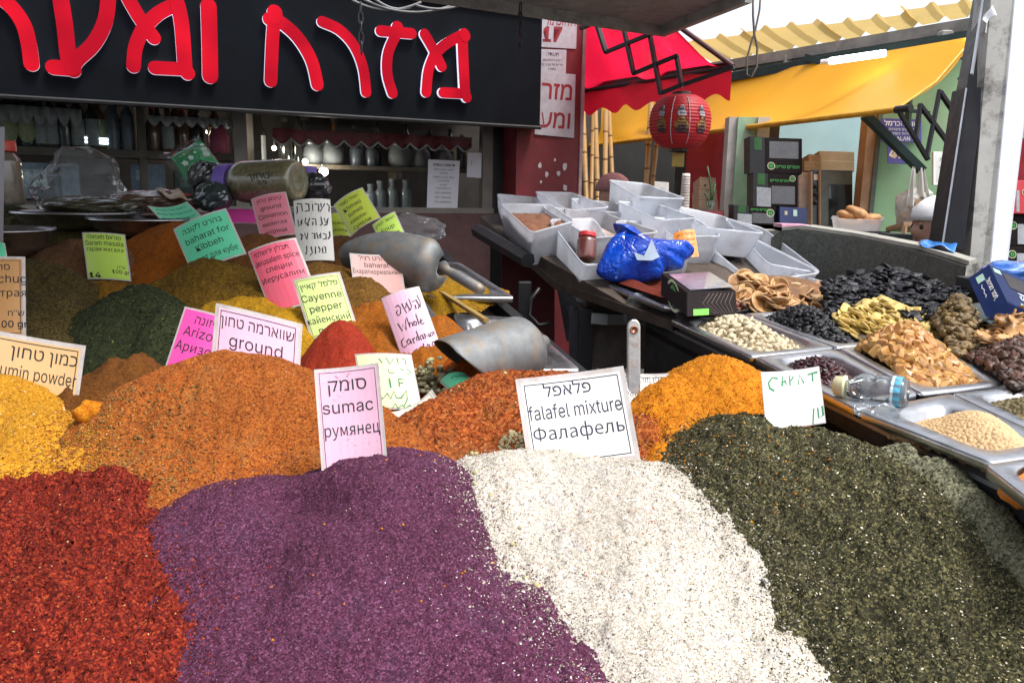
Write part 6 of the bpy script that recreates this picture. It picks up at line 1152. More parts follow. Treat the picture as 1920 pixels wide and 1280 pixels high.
def slab_box(name, label, tl, tr, bl, dep, m, group=None, cat='box'):
    """carton: front face from three corners, pushed back by dep along the face normal (a vector or metres)"""
    cd = Card(tl, tr, bl); t = thing(name, label, cat, cd.p(.5, 1, -.02), group); q = [cd.p(0, 1), cd.p(1, 1), cd.p(1, 0), cd.p(0, 0)]; mb = MB(); mb.prism(q, -cd.n * dep if not isinstance(dep, Vector) else dep); o = fix(mb.build('carton_body', m, t)); bv = o.modifiers.new('b', 'BEVEL'); bv.width = .0015; bv.segments = 1; return t, cd
def quad_on(par, cd, u0, v0, u1, v1, m, name, k=.0009):
    mb = MB(); mb.prism([cd.p(u0, v1, k * .2), cd.p(u1, v1, k * .2), cd.p(u1, v0, k * .2), cd.p(u0, v0, k * .2)], cd.n * k); return fix(mb.build(name, m, par))
# black box by the blue bag
b0, b1, b2 = pt(1288, 548, 1.9), pt(1380, 545, 1.98), pt(1288, 594, 1.84)
t, cd = slab_box('date_box', 'open black date box with a clear window top beside the blue bag', b0, b1, b2, (pt(1240, 512, 2.1) - b0) * 1.0, BROWNB)
lf = Card(pt(1240, 512, 2.1), b0, pt(1240, 560, 2.04)); leaf_logo(t, lf, .5, .5, .26); quad_on(t, cd, .12, .72, .42, .97, M('green_sticker', (.12, .5, .04), .5), 'green_sticker')
tpn = Card(pt(1240, 512, 2.1), pt(1330, 507, 2.17), b0); quad_on(t, tpn, .1, .1, .95, .92, M('silver_window_film', (.5, .6, .8), .08, .7, .3, 10, .6, 14, coat=1), 'window_film')
mb = MB()
for k in range(7): stroke_on(mb, cd, [(.45 + .08 * k, .08), (.3 + .09 * k, .5), (.55 + .06 * k, .95)], .008, .0008)
tag(mb.build('line_pattern', M('bronze_print', (.09, .06, .05), .4), t), kind='stuff')
# navy date box tilted at the right edge
n0, n1, n2 = pt(1814, 521, 1.75), pt(1854, 495, 1.72), pt(1846, 592, 1.66)
t, cd = slab_box('date_box', 'tilted navy blue date box with white Hebrew and Arabic print at the right edge', n0, n1, n2, (pt(1972, 545, 1.6) - n1) * 1.0, NAVYB)
mb = MB(); letter_on(mb, cd, heb('תמר מג׳הול'), .62, .55, .26, k=.001, rot=-90, bold=.02); letter_on(mb, cd, 'تمر مجدول'[::-1], .38, .55, .22, k=.001, rot=-90) if False else None
stroke_on(mb, cd, [(.42, .35), (.36, .42), (.42, .48), (.36, .55), (.4, .62), (.34, .66)], .03, .001); letter_on(mb, cd, 'U', .78, .78, .12, k=.001); letter_on(mb, cd, 'P', .6, .84, .1, k=.001)
tag(mb.build('lettering', M('white_print', (.75, .75, .75), .5), t), kind='stuff'); quad_on(t, cd, .3, .12, .62, .28, M('mint_emblem', (.4, .6, .5), .5), 'emblem')
top = Card(n1, pt(1972, 545, 1.6), pt(1900, 592, 1.56)); 
tf = Card(n1, n1 + (pt(1972, 545, 1.6) - n1), n2 + (n1 - n0)); quad_on(t, tf, .2, .12, .62, .5, WINF, 'window_film'); quad_on(t, tf, .04, .08, .16, .2, M('mint_emblem', (.4, .6, .5), .5), 'emblem'); quad_on(t, tf, .3, .56, .9, .74, M('white_band', (.6, .65, .7), .5), 'white_band'); quad_on(t, tf, .25, .86, .4, .97, M('mint_emblem', (.4, .6, .5), .5), 'emblem')
mb = MB(); letter_on(mb, tf, heb('תמר מג׳הול'), .6, .7, .12, k=.0016, bold=.03); tag(mb.build('lettering', M('navy_print', (.01, .03, .12), .5), t), kind='stuff')
# blue bag of orange fruit, dark cloth by it
bag('blue plastic bag edge with orange dried fruit behind the navy date box', pt(1900, 512, 1.95), .07, .06, .03, M('blue_film_right', (.01, .12, .5), .25, 0, .3, coat=1), 31, contents=APR)
t, cd = slab_box('dark_crate', 'dark crate under the blue plastic bag of orange fruit', pt(1862, 530, 1.9), pt(2000, 530, 1.9), Vector((pt(1862, 530, 1.9).x, pt(1862, 530, 1.9).y, 1.116)), .16, DARK)
t = thing('dark_cloth', 'crumpled dark blue grey cloth under the navy date box', 'cloth', pt(1890, 618, 1.6)); mb = MB(); q = [pt(1800, 590, 1.85), pt(1990, 590, 1.85), pt(1990, 640, 1.55), pt(1850, 612, 1.62)]; mb.sheet(lambda u, v: bil(q, u, v) + UP * (.02 * math.sin(9 * u + 3 * v) * math.sin(6 * v + 1) + .01), 26, 18); mb.build('cloth', M('dark_checked_cloth', (.03, .045, .05), .8, 0, .5, 60), t, True, solid=.003)
# ================================================================ AWNINGS, RIGHT-HAND SHOP, POST, LANTERN, STREET BEYOND
def quad_cloth(name, label, tl, tr, br, bl, m, sag=.04, nu=26, nv=16, cat='awning', parent=None, wob=.012, part='cloth'):
    t = parent or thing(name, label, cat, (Vector(bl) + Vector(br)) / 2); q = [Vector(tl), Vector(tr), Vector(br), Vector(bl)]
    n = (q[1] - q[0]).cross(q[3] - q[0]).normalized()
    mb = MB(); mb.sheet(lambda u, v: bil(q, u, v) - UP * (sag * 4 * v * (1 - v)) + n * (wob * math.sin(17 * u + 2 * v) * (.3 + v) + wob * .6 * math.sin(31 * u - 4 * v)) * (1 - abs(2 * v - 1) ** 4), nu, nv); mb.build(part, m, t, True); return t
def bar(par, a, b, r, m, name='bar', square=True):
    a, b = Vector(a), Vector(b); mb = MB()
    if square:
        d = (b - a).normalized(); x = d.orthogonal().normalized() if abs(d.z) > .9 else d.cross(UP).normalized(); y = d.cross(x); mb.loft([[p + (x * i + y * j) * r for i, j in ((-1, -.6), (1, -.6), (1, .6), (-1, .6))] for p in (a, b)], True, True, True)
    else: mb.tube([a, b], r, 10)
    return fix(mb.build(name, m, par))
# --- red awning beside the roof slab
RED_C = cloth_mat('red_awning_cloth', (.78, .012, .055), .75, dirt=(.3, .08, .1))
F1, F2 = pt(1374, 124, 4.25), pt(1052, 178, 6.1); A1, A2 = pt(1240, 26, 4.45), pt(1050, 24, 6.05)
aw = quad_cloth('red_awning', 'red scalloped cloth awning lit from above beside the grey roof slab', A1, A2, F2, F1, RED_C, .05, wob=.028)
A_, B_ = F1, F2; mb = MB(); rows = []; N = 90; nsc = 6.6
for i in range(N + 1):
    u = i / N; p = A_.lerp(B_, u); dz = .135 + .045 * (math.cos(u * nsc * 6.283)) * .5 + .02; q_ = p + Vector((.012 * math.sin(23 * u), .012 * math.cos(19 * u), 0)); rows.append([q_ + UP * .01, q_ - UP * .06, q_ - UP * dz])
mb.loft(rows, False); mb.build('scalloped_valance', cloth_mat('red_valance_cloth', (.55, .01, .03), .45), aw, True)
bar(aw, F1, F2, .016, BLACK, 'front_bar', False); mb = MB(); mb.loft([[F1.lerp(F2, u) + (A1.lerp(A2, u) - F1.lerp(F2, u)) * k + UP * -.006 for k in (0.01, .09)] for u in (0, .25, .5, .75, 1)], False); mb.build('hem', cloth_mat('dark_red_hem', (.12, .02, .025), .2), aw, solid=.003)
bar(aw, A1, F1, .014, M('dark_red_piping', (.06, .008, .012), .5), 'side_piping', False)
SCI = M('dark_scissor_arm', (.018, .018, .022), .45, .4, .2)
zz = [((1088, 54), (1118, 42)), ((1118, 42), (1136, 98)), ((1134, 99), (1220, 64)), ((1168, 46), (1188, 138)), ((1186, 139), (1271, 104)), ((1218, 62), (1239, 177)), ((1239, 175), (1282, 158)), ((1268, 103), (1278, 160)), ((1278, 160), (1376, 126))]
dz_ = lambda x: 4.62 - (x - 1088) / (1376 - 1088) * .44
for (a, b) in zz: bar(aw, pt(*a, dz_(a[0])), pt(*b, dz_(b[0]) - .012), .0145, SCI, 'scissor_arm')
# --- red paper lantern
c = pt(1275, 229, 4.1); k = 4.1 / FPX; rl = 57 * k; hl = 49 * k
ln_t = thing('paper_lantern', 'round red paper lantern with printed figures hanging under the red awning', 'lantern', c - UP * hl)
def lan_mat():
    m, t, b = nodes('red_lantern_paper'); n = ntex(t, 'Noise', 5, Detail=3); cc = ramp(t, [(.3, (.42, .016, .025)), (.7, (.62, .03, .04))], n.outputs[0]); t.links.new(cc, b.inputs['Base Color']); b.inputs['Roughness'].default_value = .5
    tl = t.nodes.new('ShaderNodeBsdfTranslucent'); t.links.new(cc, tl.inputs[0]); a = t.nodes.new('ShaderNodeMixShader'); a.inputs[0].default_value = .25; t.links.new(b.outputs[0], a.inputs[1]); t.links.new(tl.outputs[0], a.inputs[2]); t.links.new(a.outputs[0], t.nodes['Material Output'].inputs[0]); return m
LANM = lan_mat()
def lan_pt(a, z, ex=0):        # a angle, z -1..1
    s = (1 - abs(z) ** 2.3) ** .5; r = (rl * (.28 + .72 * s)) * (1 + .009 * (1 if int((z + 1) * 17) % 2 else -1)) + ex; return c + Vector((math.cos(a) * r, math.sin(a) * r, z * hl))
mb = MB(); mb.loft([[lan_pt(6.283 * j / 40, z) for j in range(40)] for z in [-1 + 2 * i / 68 for i in range(69)]], True); mb.build('paper_shade', LANM, ln_t, True)
for s, nm in ((1, 'top_ring'), (-1, 'bottom_ring')): mb = MB(); mb.lathe(c + UP * s * hl * .97, [(rl * .3, -.012 * 1), (rl * .31, 0), (rl * .3, .018)], UP * s, 24, False, False); mb.build(nm, M('black_gold_ring', (.05, .04, .03), .35, .5, .6, 60), ln_t)
view = math.atan2(-c.y, -c.x)
for off in (-.28, .3): mb = MB(); mb.tube([lan_pt(view + off * (1 - .1 * z), z, .004) for z in [-.85 + 1.7 * i / 20 for i in range(21)]], .0022, 5); mb.build('pale_seam', M('pale_thread', (.5, .38, .4), .6), ln_t)
GOLDP = M('dull_gold_print', (.2, .09, .02), .5, 0, .6, 60); GREYP = M('grey_print', (.3, .27, .3), .5, 0, .6, 60); DKP = M('dark_print', (.06, .02, .02), .5, 0, .6, 60)
def patch(a0, z0, ra_, rz, m, nm, lift):
    mb = MB(); P = []
    for i in range(7):
        ring = []
        for j in range(16): th = 6.283 * j / 16; rr = i / 6 * (1 + .22 * math.sin(3 * th + a0 * 9) + .1 * math.sin(7 * th)); ring.append(lan_pt(a0 + ra_ * rr * math.cos(th), z0 + rz * rr * math.sin(th), lift + rl * .02))
        P.append(ring)
    mb.loft(P, True, False, False); mb.build(nm, m, ln_t)
for a0, s in ((view - .62, .8), (view + .05, 1), (view + .75, .8)):
    patch(a0, .3, .13 * s, .2, GREYP, 'printed_face', .001); patch(a0 + .01, -.12, .22 * s, .24, GOLDP, 'printed_robe', .001); patch(a0 + .02, -.34, .2 * s, .16, DKP, 'printed_skirt', .002); patch(a0 - .05, .4, .1 * s, .08, DKP, 'printed_hair', .002)
mb = MB(); mb.tube([c + UP * hl, c + UP * (hl + .03), pt(1282, 158, 4.42)], .003, 5); mb.build('cord', BLACK, ln_t)
mb = MB(); mb.box(c - UP * (hl + .055), .068, .004, .07, Matrix.Rotation(.25, 3, 'Z')); mb.build('paper_tag', M('olive_gold_card', (.3, .2, .03), .6), ln_t); mb = MB(); mb.tube([c - UP * hl * .98, c - UP * (hl + .025)], .002, 4); mb.build('tag_string', BLACK, ln_t)
# --- yellow awning of the right-hand shop
YEL_C = cloth_mat('yellow_awning_cloth', (.95, .44, .02), .4, dirt=(1, .42, .012))
P1, P2 = pt(1828, 68, 4.25), pt(1384, 146, 5.75); G1, G2 = pt(1680, 206, 3.95), pt(1076, 277, 7.3)
P3 = pt(1066, 196, 7.66)
ya = quad_cloth('yellow_awning', 'bright yellow cloth awning sloping across the aisle behind the lantern', P1, P3, G2, G1, YEL_C, .07, 40, 18, wob=.022)
bar(ya, G1 + (G1 - G2).normalized() * .04, G2, .016, M('yellow_bar', (.6, .3, .01), .5), 'front_bar', False); bar(ya, G1, G1 + (G1 - G2).normalized() * .09, .019, BLACK, 'bar_end', False)
mb = MB(); mb.tube([P1, P1.lerp(G1, .5) - UP * .05, G1], .006, 6); mb.build('side_seam', M('yellow_bar', (.6, .3, .01), .5), ya)
GREENM = M('dark_green_steel', (.012, .035, .035), .5, .2, .3)
z2 = [((1684, 206), (1740, 300), 3.96, 4.0), ((1737, 298), (1762, 170), 4.0, 4.05), ((1724, 196), (1781, 272), 4.0, 4.06), ((1716, 262), (1726, 196), 3.98, 4.0), ((1762, 172), (1800, 228), 4.05, 4.1), ((1779, 268), (1803, 143), 4.06, 4.12), ((1800, 145), (1830, 190), 4.12, 4.16)]
for a, b, d0, d1 in z2: bar(ya, pt(*a, d0), pt(*b, d1), .0135, SCI, 'scissor_arm')
bar(ya, pt(1622, 216, 4.3), pt(1728, 320, 4.35), .032, GREENM, 'brace'); bar(ya, pt(1706, 166, 4.6), pt(1702, 232, 4.6), .02, GREENM, 'bracket'); bar(ya, pt(1690, 206, 4.6), pt(1742, 212, 4.6), .014, GREENM, 'bracket')
# --- corrugated roof and its beam
K0, K1 = pt(1262, 82, 5.95), pt(1862, 6, 4.78); H0, H1 = pt(1330, 120, 6.1), pt(1872, 27, 4.9)
cr = thing('corrugated_roof', 'yellowish corrugated roof sheets over the right-hand shop', 'roof', (K0 + K1) / 2)
CRM = cloth_mat('yellow_corrugated_sheet', (.66, .48, .19), .5, dirt=(.4, .28, .12))
for s in range(4):
    u0, u1 = s / 4 + (.002 if s else 0), (s + 1) / 4 + .01; mb = MB(); rg = []; n = 36
    for i in range(n + 1):
        u = u0 + (u1 - u0) * i / n; ph = (i % 12) / 12; hgt = .028 if ph in (0, 1 / 12) else (.014 if ph in (11 / 12, 2 / 12) else 0); a, b = K0.lerp(K1, u), H0.lerp(H1, u); e = (a - b).normalized() * (.03 * math.sin(s * 2.3)); rg.append([a + e + UP * (hgt + .006 * s), a.lerp(b, .5) + UP * (hgt + .006 * s - .01), b + (b - a) * .05 + UP * (hgt + .006 * s)])
    mb.loft(rg, False); mb.build('roof_sheet', CRM, cr, False)
bar(cr, pt(1330, 130, 5.9), pt(1872, 40, 4.45), .055, M('weathered_grey_beam', (.2, .19, .17), .8, 0, .3, 8, dirt=(.06, .05, .045)), 'beam'); bar(cr, pt(1362, 148, 5.8), pt(1850, 66, 4.4), .05, GREENM, 'beam'); bar(cr, pt(1512, 108, 5.2), pt(1556, 122, 5.1), .035, GREENM, 'bracket')
for x, y, d in ((1478, 114, 5.4), (1772, 70, 4.6)): mb = MB(); p = pt(x, y, d); mb.box(p, .07, .06, .07, bev=.008); mb.build('junction_box', M('dull_plastic_box', (.25, .24, .22), .6), cr)
for k, (a, b, d0, d1, lb) in enumerate((((1556, 115), (1660, 100), 4.7, 4.5, 'long lit fluorescent tube above the yellow awning'), ((1813, 82), (1834, 76), 4.3, 4.28, 'end of a lit fluorescent tube beside the post'))):
    t = thing('fluorescent_tube', lb, 'lamp', pt(*a, d0)); mb = MB(); mb.tube([pt(*a, d0), pt(*b, d1)], .02, 10); mb.build('tube', glow_mat('lit_fluorescent_%d' % k, (1, .98, .92), 5), t); mb = MB(); A_, B_ = pt(*a, d0), pt(*b, d1); mb.tube([A_ - (B_ - A_).normalized() * .05, A_ - (B_ - A_).normalized() * .002], .016, 10); mb.build('end_cap', WHITE, t)
# loop of wire hanging from above
t = thing('hanging_wire', 'thin wire twisted into a loop hanging against the sky', 'wire', pt(1408, 145, 3.2)); mb = MB()
mb.tube([pt(x, y, 3.2) for x, y in ((1412, -30), (1412, 30), (1414, 62), (1420, 90), (1419, 125), (1410, 146), (1400, 140), (1400, 112), (1408, 82), (1416, 58), (1424, 20), (1428, -30))], .0045, 6); mb.build('wire', M('brown_wire', (.09, .06, .045), .6), t, True)
# --- right post with its awning box
po = thing('steel_post', 'thick grey white steel post with chipped paint at the right', 'post', ptz(1870, 600, .9)); po.location.z = 0
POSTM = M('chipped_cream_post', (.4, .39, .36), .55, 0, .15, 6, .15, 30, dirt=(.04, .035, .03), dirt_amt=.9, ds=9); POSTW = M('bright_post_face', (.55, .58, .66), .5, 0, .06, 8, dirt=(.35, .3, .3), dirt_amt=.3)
DP = 2.55
bl_, bm_, br_ = pt(1806, 640, DP), pt(1842, 640, DP - .03), pt(1872, 640, DP + .06); tl_, tm_, tr_ = pt(1868, -120, DP + .12), pt(1912, -120, DP + .09), pt(1962, -120, DP + .2)
def lerp_ground(b, t): k = (b.z - .0) / (t.z - b.z); return b - (t - b) * k
g = [lerp_ground(b, t) for b, t in ((bl_, tl_), (bm_, tm_), (br_, tr_))]; dp = Vector((.02, .14, 0))
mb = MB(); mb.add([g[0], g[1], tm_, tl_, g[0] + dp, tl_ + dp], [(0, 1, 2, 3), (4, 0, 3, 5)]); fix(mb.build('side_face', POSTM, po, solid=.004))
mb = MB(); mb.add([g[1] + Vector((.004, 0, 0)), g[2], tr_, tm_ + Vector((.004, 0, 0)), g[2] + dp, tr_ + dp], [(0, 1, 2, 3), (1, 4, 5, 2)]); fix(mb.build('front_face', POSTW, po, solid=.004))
ab = thing('awning_box', 'tall dark charcoal metal channel fixed to the side of the post', 'channel', pt(1800, 455, 2.6)); CH = M('charcoal_metal', (.018, .018, .022), .5, .3, .25)
q = [pt(1765, 458, 2.6), pt(1806, 470, 2.55), pt(1846, 164, 2.64), pt(1810, 164, 2.68)]; mb = MB(); mb.prism(q, (.02, .12, 0)); fix(mb.build('lower_channel', CH, ab)); q = [pt(1812, 166, 2.7), pt(1848, 164, 2.66), pt(1884, -60, 2.72), pt(1852, -60, 2.76)]; mb = MB(); mb.prism(q, (.02, .1, 0)); fix(mb.build('upper_channel', BLACK, ab))
bar(ab, pt(1822, 140, 2.64), pt(1850, -40, 2.7), .006, M('bright_edge_strip', (.5, .52, .56), .35, .6), 'edge_strip'); bar(ab, pt(1768, 455, 2.585), pt(1812, 166, 2.665), .0035, M('bright_edge_strip', (.5, .52, .56), .35, .6), 'edge_strip')
q = [pt(1842, 38, 2.6), pt(1858, 12, 2.6), pt(1866, 30, 2.58), pt(1850, 44, 2.58)]; mb = MB(); mb.sheet(lambda u, v: bil(q, u, v) + Vector((0, .01 * math.sin(5 * u), 0)), 6, 4); t = thing('price_slip', 'small curled white paper slip tied to the top of the post', 'paper', q[3]); mb.build('slip', WHITE, t, True, solid=.001); mb = MB(); mb.tube([pt(1851, 40, 2.6), pt(1848, 62, 2.6)], .002, 5); mb.build('string', WHITE, t)
# --- speckled stone counter around the fruit stall
STONE = M('speckled_dark_stone', (.07, .075, .063), .5, 0, .6, 110, .15, 40, dirt=(.2, .2, .18), dirt_amt=.35, ds=26)
sc_ = thing('stone_counter', 'dark speckled stone counter with a pale ledge behind the prunes', 'counter', pt(1650, 560, 2.6)); sc_.location.z = 0
tpL = [(1446, 446, 3.0), (1462, 434, 2.98), (1500, 431, 2.92), (1600, 446, 2.75), (1720, 470, 2.5), (1812, 500, 2.28)]
T = [pt(*p) for p in tpL]; mb = MB(); back = Vector((.05, .035, 0)); rg = [[Vector((p.x, p.y, 0)), p - UP * .0, p + back, Vector((p.x, p.y, 0)) + back] for p in T]; mb.loft(rg, True, True, True); fix(mb.build('counter_front', STONE, sc_))
LEDGE = M('pale_stone_ledge', (.34, .33, .29), .6, 0, .2, 20, .1, 60, dirt=(.12, .1, .08)); led = [p + back * .2 + UP * .002 for p in T[1:]]; mb = MB(); rg = [[p + UP * .001, p + UP * .014, p + UP * .014 + Vector((.08, .1, 0)), p + UP * .001 + Vector((.08, .1, 0))] for p in led]; mb.loft(rg, True, True, True); fix(mb.build('ledge', LEDGE, sc_))
q = [pt(1812, 498, 2.27), pt(1836, 492, 2.3)]; mb = MB(); mb.hexa([Vector((q[0].x, q[0].y, 0)), Vector((q[1].x, q[1].y, 0)), Vector((q[1].x, q[1].y, 0)) + back, Vector((q[0].x, q[0].y, 0)) + back, q[0], q[1], q[1] + back, q[0] + back]); fix(mb.build('counter_end', POSTM, sc_))
# --- shop interior beyond
ZL = pt(1420, 428, 4.5).z
def wall(par, name, x0, y0, x1, y1, d0, d1, m, th=.06, z0=None):
    """upright wall panel between two pixel columns at depths d0, d1; y0/y1 top and bottom pixels at its left end"""
    a, b = pt(x0, y1, d0), pt(x1, y1, d1); zt_ = pt(x0, y0, d0).z; zb = a.z if z0 is None else z0; nn = (b - a); nn.z = 0; nn = Vector((-nn.y, nn.x, 0)).normalized() * th
    if nn.y < 0: nn = -nn
    mb = MB(); mb.hexa([Vector((p.x, p.y, zb)) for p in (a, b, b + nn, a + nn)] + [Vector((p.x, p.y, zt_)) for p in (a, b, b + nn, a + nn)]); return fix(mb.build(name, m, par))
shp = thing('market_shop', 'open shop with green and pale blue walls behind the fruit stall', 'shop', pt(1650, 430, 5)); shp.location.z = 0
GRN = M('mint_wall_paint', (.34, .6, .36), .7, 0, .1, 4, .08, 40, dirt=(.42, .45, .36), dirt_amt=.35, ds=3); BLU = M('pale_blue_wall_paint', (.36, .52, .54), .7, 0, .08, 4)
wall(shp, 'green_wall', 1612, 110, 2150, 560, 5.0, 4.6, GRN, z0=0); wall(shp, 'blue_wall', 1380, 150, 1640, 560, 6.6, 6.6, BLU, z0=0)
fr_w = M('raw_wood_trim', (.36, .22, .13), .7, 0, .2, 14); wall(shp, 'door_jamb', 1596, 190, 1614, 560, 4.95, 4.95, fr_w, .1, z0=0); wall(shp, 'jamb_edge', 1614, 190, 1622, 560, 4.94, 4.94, M('dark_jamb', (.1, .13, .11), .7), .05, z0=0)
wall(shp, 'peeling_strip', 1606, 335, 1619, 430, 4.9, 4.9, M('peeled_plaster', (.5, .46, .38), .8, 0, .3, 30), .01)
wall(shp, 'green_pillar', 1362, 225, 1398, 560, 5.2, 5.2, M('pale_green_paint', (.25, .4, .27), .7, 0, .25, 8, dirt=(.45, .4, .33), ds=5), .3, z0=0); wall(shp, 'grey_pillar', 1398, 225, 1420, 560, 5.18, 5.18, M('grey_pillar_paint', (.36, .4, .4), .6, 0, .1), .3, z0=0); wall(shp, 'white_jamb', 1346, 225, 1362, 560, 5.22, 5.22, M('cream_jamb', (.42, .4, .37), .6, 0, .2), .1, z0=0); wall(shp, 'dark_jamb', 1420, 235, 1438, 560, 5.4, 5.4, M('brown_jamb', (.05, .04, .03), .6), .1, z0=0)
wall(shp, 'ceiling_panel', 1380, 120, 1900, 135, 6.6, 6.2, M('dim_ceiling', (.3, .32, .3), .8), 1.0)
mb = MB(); a, b = pt(1374, 414, 4.35), pt(1468, 423, 4.15); bk = Vector((.1, .9, 0)); a.z = b.z = ZL; mb.hexa([p - UP * 1.0 for p in (a, b, b + bk, a + bk)] + [a, b, b + bk, a + bk]); fix(mb.build('stone_ledge', LEDGE, shp))
mb = MB(); a, b = pt(1440, 425, 4.2), pt(1720, 440, 4.0); a.z = b.z = ZL - .01; bk = Vector((.1, .75, 0)); mb.hexa([p - UP * .9 for p in (a, b, b + bk, a + bk)] + [a, b, b + bk, a + bk]); fix(mb.build('work_counter', M('dim_counter', (.16, .17, .15), .6, 0, .2), shp))
# stacked date boxes on the ledge
def box_px(name, label, x0, y0, x1, y1, d, m, side=.06, group=None, dep=.2):
    return slab_box(name, label, pt(x0, y0, d), pt(x1, y0 + 2, d), pt(x0, y1, d), dep, m, group)
GR_ = 'dark date boxes stacked on the ledge'
for (x0, y0, x1, y1, d, lb, ex, ey) in ((1434, 258, 1504, 324, 4.5, 'topmost dark brown date box with a green leaf emblem on the stack', .17, .8), (1440, 325, 1496, 386, 4.48, 'dark brown date box in the middle of the stack under the topmost one', .82, .14), (1404, 386, 1456, 420, 4.42, 'lowest dark date box with shiny window film beside the navy box', .78, .35)):
    t, cd = box_px('date_box', lb, x0, y0, x1, y1, d, BROWNB, group=GR_); leaf_logo(t, cd, ex, ey, .1 if ey != .35 else .14); quad_on(t, cd, .12, .1 if ex < .5 else .38, .9, .58 if ex < .5 else .93, WINF, 'window_film'); w = x1 - x0
    mb = MB(); s0 = cd.p(0, 0, 0); bl = cd.p(0, 1, 0); lft = pt(x0 - 28, y0 - 2, d + .02); lfb = pt(x0 - 28, y1 + 1, d + .02); mb.prism([s0, lft, lfb, bl], Vector((.02, .19, 0))); fix(mb.build('carton_side', BLACK, t)); sc2 = Card(lft, s0, lfb); quad_on(t, sc2, .3, .02, .8, .35, M('leaf_green_panel', (.02, .1, .02), .5), 'green_panel')
    if ey < .5: quad_on(t, sc2, .25, .42, 1.2, .98, M('grey_sticker', (.3, .32, .34), .5, 0, .2, 60), 'grey_sticker')
    mb = MB(); letter_on(mb, cd, heb('תמרים טריים'), .6 if ex < .5 else .4, .86 if ex < .5 else .25, .12, k=.0014, bold=.02); tag(mb.build('lettering', M('leaf_green_print', (.03, .25, .04), .5), t), kind='stuff')
t, cd = box_px('date_box', 'navy blue box with a pale emblem right of the lowest dark date box', 1462, 388, 1513, 424, 4.38, NAVYB, group=None); quad_on(t, cd, .5, .12, .64, .45, M('mint_emblem', (.4, .6, .5), .5), 'emblem'); quad_on(t, cd, .18, .2, .28, .4, M('pale_gold_print', (.45, .4, .25), .5), 'emblem')
t, cd = box_px('magazine', 'thin pink and white magazine lying in front of the navy box', 1466, 420, 1522, 427, 4.1, M('pink_magazine', (.6, .3, .42), .4, 0, .4, 30), dep=Vector((.02, .2, 0)), group=None)
# oven, cabinet, cartons inside
t, cd = box_px('wooden_cabinet', 'pale wooden cabinet side between the date boxes and the oven', 1498, 322, 1520, 425, 4.9, M('pale_cabinet', (.45, .36, .3), .6), dep=.3); bar(t, pt(1520, 322, 4.88), pt(1520, 425, 4.88), .012, fr_w, 'edge_strip')
t, cd = box_px('oven', 'dark blue grey bread oven with a black glass door inside the shop', 1521, 318, 1598, 428, 4.95, M('dark_blue_enamel', (.02, .05, .07), .4, 0, .2, 10, coat=.4), dep=.4); quad_on(t, cd, .2, .03, 1, .98, M('oven_grey', (.1, .12, .11), .4), 'door'); quad_on(t, cd, .42, .24, 1, .95, M('oven_glass', (.01, .012, .014), .1, coat=1), 'door_glass', .002); quad_on(t, cd, .06, .08, .16, .18, WHITE, 'switch_plate', .003); bar(t, cd.p(.19, .02, .01), cd.p(.19, .98, .01), .008, fr_w, 'trim_strip')
for k, y in enumerate((.28, .42, .56)): mb = MB(); mb.lathe(cd.p(.1, y, .001), [(.012, 0), (.011, .014), (.006, .016)], cd.n, 14); mb.build('knob', BLACK, t)
for x0, y0, x1, y1, d, lb in ((1536, 283, 1602, 320, 5.3, 'large brown cardboard carton on top of the oven'), (1516, 289, 1540, 318, 5.2, 'small brown cardboard carton left of the large one on the oven'), (1508, 302, 1528, 320, 5.1, 'smallest brown carton at the left end on the oven')): t, cd = box_px('cardboard_carton', lb, x0, y0, x1, y1, d, CARD, dep=.22); quad_on(t, cd, .0, .46, 1, .54, M('carton_tape', (.36, .27, .17), .4), 'tape', .0006)
# bread in a clear tub
c = pt(1608, 412, 4.05); t = thing('bread_tub', 'clear plastic tub on the counter holding bread rolls', 'plastic tub', c - UP * .05); q = [pt(1562, 404, 4.2), pt(1658, 407, 4.15), pt(1652, 412, 3.9), pt(1560, 410, 3.9)]; ctr = bil(q, .5, .5); mb = MB()
rr = lambda s, k: [ctr + (bil(q, a, b) - ctr) * s - UP * k for a, b in rrect(4, .15)]; mb.loft([rr(1.04, .004), rr(1.04, 0), rr(1, 0), rr(.86, .075), rr(.8, .08)], True, False, True); fix(mb.build('tub_body', plastic_mat('clear_tub', (.7, .68, .68), .45), t, True, solid=.002))
BRD = M('bread_crust', (.42, .2, .07), .6, 0, .35, 24, .2, 60, dirt=(.6, .4, .2))
for k, (x, y, s, rz, lb) in enumerate(((1590, 404, .034, .2, 'bread roll left of the two topmost in the clear tub'), (1610, 402, .042, .5, 'golden long bread roll topmost in the clear tub'), (1630, 410, .034, -.2, 'darker bread roll at the right of the clear tub'), (1582, 418, .03, .1, 'bread roll seen through the left side of the clear tub'), (1602, 420, .03, -.3, 'bread roll seen through the middle of the clear tub'))):
    p = pt(x, y, 4.04 - .01 * k); mb = MB(); mb.ball(p, s * 1.7, s, s * .75, 18, 12, Matrix.Rotation(rz, 3, 'Y'), fn=lambda q: 1 + .05 * math.sin(6 * q.x + k)); o = mb.build('bread_roll', BRD, None, True, loc=p); tag(o, lb, 'bread', 'bread rolls in the clear tub')
t, cd = box_px('red_packet', 'orange red packet lying on the bread in the clear tub', 1630, 411, 1648, 418, 3.96, M('orange_red_packet', (.6, .12, .05), .4), dep=.03)
t, cd = box_px('paper_stack', 'open black tray with papers on the stone ledge in front of the green wall', 1588, 436, 1664, 446, 2.95, M('paper_edge', (.45, .43, .45), .6, 0, .3, 80), dep=Vector((.02, .14, 0))); bar(t, pt(1586, 435, 2.96), pt(1668, 436, 2.96), .006, BLACK, 'tray_rim')
t, cd = box_px('black_case', 'small black case on the stone ledge beside the papers', 1662, 438, 1712, 455, 2.85, DARK, dep=Vector((.02, .12, 0)))
